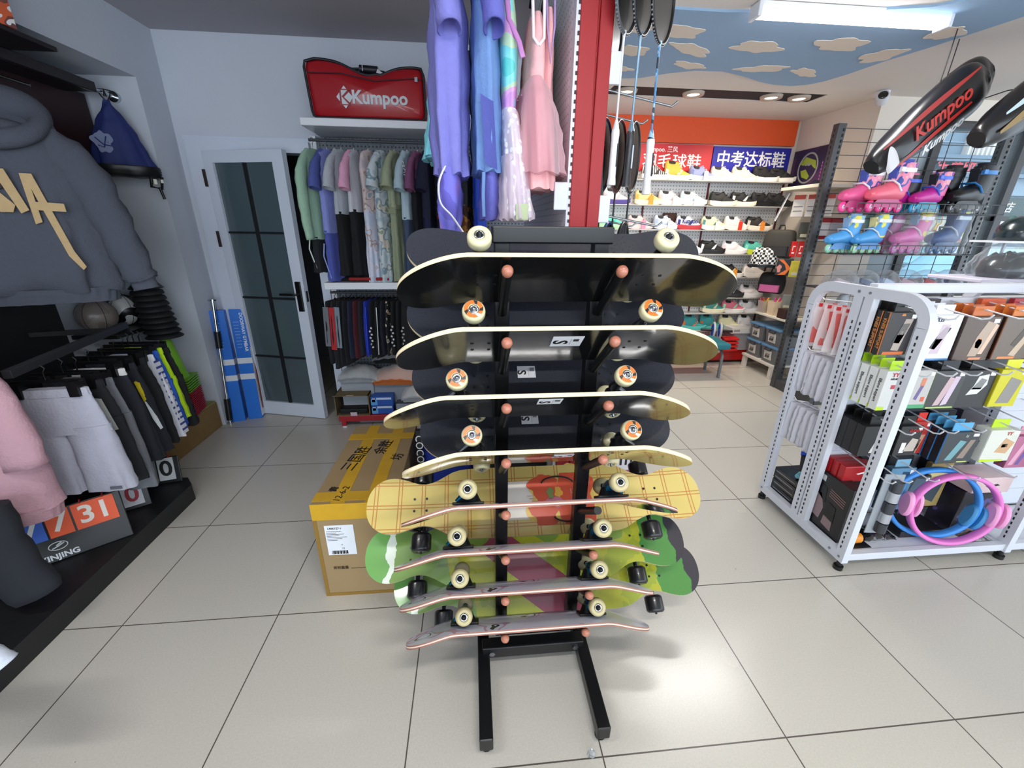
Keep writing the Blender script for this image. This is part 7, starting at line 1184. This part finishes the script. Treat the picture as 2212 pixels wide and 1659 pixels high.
def backpack(label, loc, c, front, d=(.15, .09, .28), rz=R(-50)):
    t = thing('backpack', label, 'bag', loc, rz); a, b_, h = d; mb = MB(); drape(mb, [(h, 0, 0, a * .5, b_ * .4), (h * .92, 0, 0, a * .85, b_ * .8), (h * .5, 0, 0, a, b_), (h * .08, 0, 0, a * .96, b_), (0, 0, 0, a * .85, b_ * .85)], folds=4, amp=.006, seed=7, n=36, p=3.2); mb.build('bag_body', c if not isinstance(c, str) else mat(c, .7, noise=.15), t)
    mb = MB(); mb.rings([sell(0, -b_ * .9, a * .75, .035, z, 24, 3.4) for z in (h * .08, h * .42)]); mb.build('front_pocket', front if not isinstance(front, str) else mat(front, .6, noise=.1), t); mb = MB(); mb.tube([(-.03, 0, h - .01), (-.02, 0, h + .04), (.02, 0, h + .04), (.03, 0, h - .01)], .008, 6); mb.build('strap', BLACKM, t); return t
backpack('dark olive backpack hanging above the chequered bag', (4.66, 3.58, 1.24), '#3a3832', '#2a2a2a')
backpack('black sports bag hanging low beside the end shoes of the shoe wall', (4.74, 3.66, .86), '#16171a', '#d86aa0', (.13, .08, .22))
t = thing('chequered_bag', 'black and white chequered drawstring bag beside the shoe wall', 'bag', (4.53, 3.58, 1.15), R(-35)); mb = MB(); drape(mb, [(.19, 0, 0, .09, .02), (.15, 0, 0, .115, .045), (.06, 0, 0, .12, .05), (0.02, 0, 0, .12, .045)], folds=5, amp=.006, seed=12, n=36); mb.build('bag_body', pattern('chequer', ['#eceae6', '#121214'], 42, 'checker', .6, [0, .5]), t); mb = MB(); drape(mb, [(.02, 0, 0, .122, .047), (-.01, 0, 0, .12, .046)], folds=5, amp=.003, seed=12); mb.build('bottom_band', BLACKM, t)
t = thing('ball_packet', 'black packet with an orange curved flash beside the chequered bag', 'packet', (4.66, 3.42, 1.07), R(-35)); mb = MB(); mb.bx((-.07, 0, 0), (.07, .04, .17)); mb.build('packet_body', mat('#1a1a1c', .3), t, .006); mb = MB(); mb.prism([(-.065, .16), (-.02, .16), (.055, .08), (.02, .01), (-.05, .005), (.02, .06), (.0, .11)], .001, 0, TR((0, -.001, 0), FRONT)); mb.build('orange_flash', mat('#e8702a', .4), t); mb = MB(); mb.prism(blob(-.045, .07, .02, .04, 2), .001, 0, TR((0, -.001, 0), FRONT)); mb.build('pink_spot', mat('#d88a80', .4), t)
for k in range(2): t = thing('red_packet', 'glossy red packet with white mark, %s of the pair beside the upright' % ['left hand', 'right hand'][k], 'packet', (4.70 + .055 * k, 3.40 - .03 * k, 1.26), R(-30), 'glossy red packets'); mb = MB(); mb.bx((-.027, 0, 0), (.027, .02, .15)); mb.build('packet_body', mat('#d81e1a', .25), t, .004); mb = MB(); mb.bx((-.012, -.002, .03), (.010, 0, .045)); mb.bx((-.012, -.002, .06), (-.006, 0, .10)); mb.bx((-.012, -.002, .095), (.012, 0, .105)); mb.build('white_mark', WS, t)
for k, (z, c, lb) in enumerate([(1.06, '#c8b83a', 'yellow packet under the glossy red pair'), (1.43, '#4a4e48', 'dark camouflage packet above the glossy red pair'), (.72, '#8a8a84', 'clear packet of dark bands above the white tub shelf')]): t = thing('goods_packet', lb, 'packet', (4.74, 3.36, z), R(-30)); mb = MB(); mb.bx((-.05, 0, 0), (.05, .02, .16)); mb.build('packet_body', mat(c, .35, noise=.3, scale=20), t, .004); mb = MB(); mb.bx((-.03, -.002, .02), (.03, 0, .05)); mb.build('pale_label', card('#c8c4a8'), t)
# racket bags slung from the ceiling before the window
def racketbag(label, loc, rot, c, stripe, cs, txt, tc):
    t = thing('racket_bag', label, 'bag', loc, 0, 'racket bags hung before the window', rot); t.scale = (.93, .93, .93); L = [(-.40, .045), (-.37, .075), (-.25, .105), (-.05, .14), (.15, .155), (.30, .15), (.38, .12), (.405, .06)]; st = smooth_stations([(a, b_, .085 if -.3 < a < .33 else .05) for a, b_ in L], 4)
    mb = MB(); mb.rings([[(x, d * math.sin(R(v)) * 1.0, h * math.copysign(abs(math.cos(R(v))) ** .7, math.cos(R(v)))) for v in range(0, 360, 15)] for x, h, d in st]); mb.build('bag_body', c, t)
    for q, cc in stripe:
        mb = MB(); mb.grid(16, 3, lambda u, v: (q[0] + (q[1] - q[0]) * u, -.089 + .012 * abs(2 * u - 1) ** 4, q[2] + q[4] * (u - .5) + (q[3] - q[2]) * v * math.sin(math.pi * (.08 + .84 * u)))); mb.build('side_stripe', mat(cc, .35), t)
    T = TR((.02, -.095, .035), FRONT); text(txt, .115, mat(tc, .4), t, T, bold=.02, shear=.2); text('Kumpoo', .085, mat(cs, .4), t, TR((-.0, -.088, -.098), R(108)), bold=.03, shear=.2)
    mb = MB(); mb.tube([(-.25, .07, .03), (0, .10, .06), (.28, .07, .04)], .012, 6, sq=.4); mb.tube([(.2, .05, .13), (.27, .05, .22), (.37, .05, .355)], .003, 6); mb.build('strap', BLACKM, t); return t
BGK = mat('#121114', .3, coat=.2, noise=.1)
rb = (R(4), R(-40), R(4))
racketbag('black and red racket bag slung nearest the shoe wall', (4.13, 1.86, 2.115), rb, BGK, [((-.37, .32, .10, .135, .02), '#b02018'), ((-.34, .3, -.055, -.03, .03), '#b02018'), ((-.385, -.29, -.06, .085, .02), '#d8d4d4')], '#d8d8d8', 'Kumpoo', '#c02a20')
racketbag('black racket bag with big white lettering, behind the black and red one', (4.33, 2.02, 2.20), rb, BGK, [((-.3, .3, .06, .09, .02), '#26262a')], '#d8d8dc', 'Kumpoo', '#d8d8dc')
racketbag('gold, white and black racket bag nearest the picture\'s edge', (4.62, 1.72, 2.22), (R(4), R(-34), R(4)), BGK, [((-.34, .36, .0, .075, .03), '#8a6a1e'), ((-.30, .36, .085, .14, .02), '#b8ccd0'), ((-.1, .38, -.055, -.02, .03), '#c8ccce')], '#d8d8dc', 'Kumpoo', '#dcd8d8')
t = thing('security_camera', 'white dome security camera in the corner above the mesh rack', 'camera', (4.86, 3.02, 2.598)); mb = MB(); mb.lathe([(.05, 0), (.05, -.012), (.045, -.03)], 24); mb.build('base', WHITEM, t); T = TR((-.01, -.02, -.055), R(68), 0, R(-42)); mb = MB(T); mb.lathe([(.001, -.045), (.03, -.045), (.044, -.03), (.046, .03), (.04, .045), (.034, .045)], 24); mb.build('camera_body', WHITEM, t); mb = MB(T); mb.lathe([(.034, .044), (.026, .052), (.001, .056)], 20); mb.build('lens', mat('#08090b', .1, coat=.5), t)
t = thing('cable', 'bundle of black cables running down the wall beside the mesh rack', 'cable', (5.12, 3.11, 1.75)); mb = MB()
for k in range(3): mb.tube([(.06 + .012 * k, -.01, .62 - .03 * k), (.0 + .015 * k, 0, .58), (-.03 + .02 * math.sin(k * 2), 0, .45), (-.02 + .02 * k, 0, .2), (-.08 + .01 * k, 0, 0)], .004, 6)
mb.tube([(.06, -.01, .62), (.5, -.4, .80), (.9, -.9, .83)], .004, 6); mb.build('cable_sheath', BLACKM, t)
# helmets on a white ledge behind the slat rack
t = thing('helmet_ledge', 'white ledge carrying bicycle helmets behind the slat rack', 'shelf', (4.40, 1.36, 0)); mb = MB(); mb.bx((-.30, -.12, 1.265), (.5, .16, 1.285)); mb.build('ledge_board', mat('#d4cfe0', .4), t, .005); mb = MB(); mb.bx((-.20, -.02, 0), (-.16, .02, 1.265)); mb.bx((.40, -.02, 0), (.44, .02, 1.265)); mb.build('post', WHITEM, t); mb = MB(); mb.bx((-.06, .02, 1.285), (-.05, .03, 1.47)); mb.bx((-.16, -.08, 1.465), (.14, .12, 1.475)); mb.build('upper_tray', WHITEM, t)
def helmet(label, loc, rz, c, c2, bag=False):
    t = thing('helmet', label, 'helmet', loc, rz, 'helmets on the white ledge'); mb = MB(); mb.rings([sell(0, 0, a, b_, z, 26, 2.2) for z, a, b_ in ((0, .12, .095), (.03, .13, .10), (.07, .12, .095), (.105, .085, .07), (.125, .03, .025), (.126, .002, .002))]); mb.build('shell', mat(c, .25, coat=.4, noise=.05), t)
    mb = MB()
    for k in range(3): mb.tube([(-.09 + .01 * k, -.05 + .05 * k, .085), (0, -.055 + .055 * k, .124 - .01 * abs(k - 1)), (.09, -.05 + .05 * k, .085)], [.008, .014, .008], 6)
    mb.build('vent', mat(c2, .3), t); mb = MB(); mb.tube([(-.02, -.095, .0), (0, -.05, -.0), (0, .05, .0), (-.02, .095, .0)], .006, 6); mb.build('chin_strap', BLACKM, t)
    if bag: mb = MB(); drape(mb, [(.19, 0, 0, .03, .02), (.15, 0, 0, .10, .08), (.06, 0, 0, .15, .12), (0.0, 0, 0, .14, .11)], folds=9, amp=.014, seed=77, n=44); mb.build('clear_bag', film('#eef2f4', .92, .05), t)
    return t
helmet('glossy dark teal helmet standing on the raised tray', (4.40, 1.37, 1.477), R(20), '#16262a', '#4a7a78')
helmet('black helmet in a clear bag on the white ledge', (4.36, 1.36, 1.287), R(10), '#17181b', '#3a3c40', True)
helmet('neon yellow green helmet on the white ledge', (4.62, 1.30, 1.287), R(10), '#b8e020', '#8ab01a')
helmet('slate blue helmet behind the neon one on the white ledge', (4.60, 1.45, 1.287), R(10), '#4a5a68', '#2a3238')
# ---------------------------------------------------------------- the street outside
b = MB(); b.bx((4, 3.3, -.25), (40, 30, -.12)); struct('street', b, mat('#8a8e92', .9, noise=.05, scale=2))
b = MB(); b.bx((10, 14, -.12), (34, 16, 2.9)); b.bx((10, 14.2, 2.9), (34, 16, 11)); b.bx((10, 13.7, 3.3), (34, 14.3, 3.42)); b.bx((10, 13.6, 3.75), (34, 14.3, 3.95)); b.bx((10, 13.9, 2.75), (34, 14.2, 3.3), 1)
for k in range(3): b.bx((10, 14.15, 4.4 + .75 * k), (34, 14.2, 4.43 + .75 * k), 1)
bd = struct('building_exterior', b, [mat('#6d7984', .9, noise=.05, scale=1), mat('#87929c', .9)])
f = MB(); f.bx((18.6, 14.05, 4.0), (20.6, 14.2, 4.75)); f.bx((15.0, 14.05, 4.0), (17.0, 14.2, 4.75)); struct('window_2', f, mat('#c8bcb4', .6), bd)
t = thing('barred_window', 'window bars on the grey building across the street', 'window bars', (19.6, 14.0, 4.0)); mb = MB(); [mb.bx((-1 + .18 * k, -.02, 0), (-.96 + .18 * k, .02, .75)) for k in range(12)]; mb.build('bars', mat('#d8d0c8', .6), t)
t = thing('lit_shop', 'lit shop across the street under its dark green fascia', 'shop', (20.3, 13.95, -.12)); mb = MB(); mb.bx((-2.5, -.05, 2.15), (2.2, .05, 2.8)); mb.build('fascia', mat('#2e3a36', .6), t); mb = MB(); mb.bx((-2.4, 0, .1), (2.1, .04, 2.15)); mb.build('shop_window', pattern('shop_goods', ['#c8b898', '#d8ccb8', '#b8402a', '#d8c03a', '#8a9aa0'], 2.2, 'noise', .5, [0, .44, .56, .61, .65]), t); text('旗舰店', .38, mat('#e8ecf0', .5, emit=.4, noise=0), t, TR((.2, -.06, 2.45), FRONT), shear=.3)
t = thing('red_lettering', 'red rooftop characters on the building across the street', 'sign', (18.1, 13.68, 3.42)); text('生产所', .5, mat('#d83a42', .5), t, TR((-.1, 0, .2), FRONT), bold=.02); mb = MB(); mb.bx((-1, .02, 0), (.9, .04, .03)); mb.build('sign_rail', mat('#8a929a', .6), t)
t = thing('red_sign', 'red and white sign board beside the shop across the street', 'sign', (23.6, 13.9, 1.6)); mb = MB(); mb.bx((-.6, -.04, 0), (.6, .04, 2.2)); mb.build('sign_board', mat('#c8bcc0', .5), t); mb = MB(); mb.bx((-.6, -.06, 0), (.6, -.04, .5)); mb.build('red_strip', mat('#c82a34', .5), t)
t = thing('lamp_post', 'cream street lamp post seen through the shop window', 'lamp post', (13.0, 10.2, -.12)); mb = MB(); mb.cyl((0, 0, 0), (0, 0, 4.1), .11, .09, n=16); mb.build('pole', mat('#d8d4c4', .5), t)
def car(label, loc, rz, c, L=4.4):
    t = thing('car', label, 'car', loc, rz); st = smooth_stations([(-L / 2, .45, .70), (-L * .46, .38, .86), (-L * .28, .32, .92), (-L * .02, .30, .94), (L * .25, .30, .95), (L * .42, .34, .95), (L / 2, .45, .75)], 4)
    mb = MB(); mb.rings([[(x, .86 * math.copysign(abs(math.cos(R(v))) ** .5, math.cos(R(v))), (z0 + z1) / 2 + (z1 - z0) / 2 * math.copysign(abs(math.sin(R(v))) ** .5, math.sin(R(v)))) for v in range(0, 360, 15)] for x, z0, z1 in st]); mb.build('body', mat(c, .2, coat=.6, noise=.02), t)
    mb = MB(); mb.rings([sell(.15, 0, 1.45, .80, .92, 28, 3.4), sell(.2, 0, 1.0, .66, 1.30, 28, 3.4)]); mb.build('window_glass', mat('#9ac4d0', .06, coat=.5, noise=.25, scale=3), t); mb = MB(); mb.rings([sell(.2, 0, 1.02, .67, 1.29, 28, 3.4), sell(.2, 0, .85, .55, 1.40, 28, 3.2)]); mb.build('roof', mat(c, .2, coat=.6, noise=.02), t)
    for sx in (-1, 1):
        for sy in (-1, 1): mb = MB(); mb.cyl((sx * L * .31, sy * .70, .32), (sx * L * .31, sy * .88, .32), .32, n=22); w_ = mb.build('wheel', BLACKM, t); mb = MB(); mb.cyl((sx * L * .31, sy * .87, .32), (sx * L * .31, sy * .89, .32), .2, n=18); mb.build('hub', STEEL, w_)
    mb = MB(); [mb.box((-L / 2 + .06, s * .6, .68), (.1, .3, .12)) for s in (-1, 1)]; mb.build('headlight', mat('#d8e4e8', .1), t); return t
car('pale silver car parked close outside the shop window', (9.9, 5.6, -.12), R(8), '#d4dae4')
car('dark grey car parked across the street', (13.2, 8.6, -.12), R(4), '#3a4048')
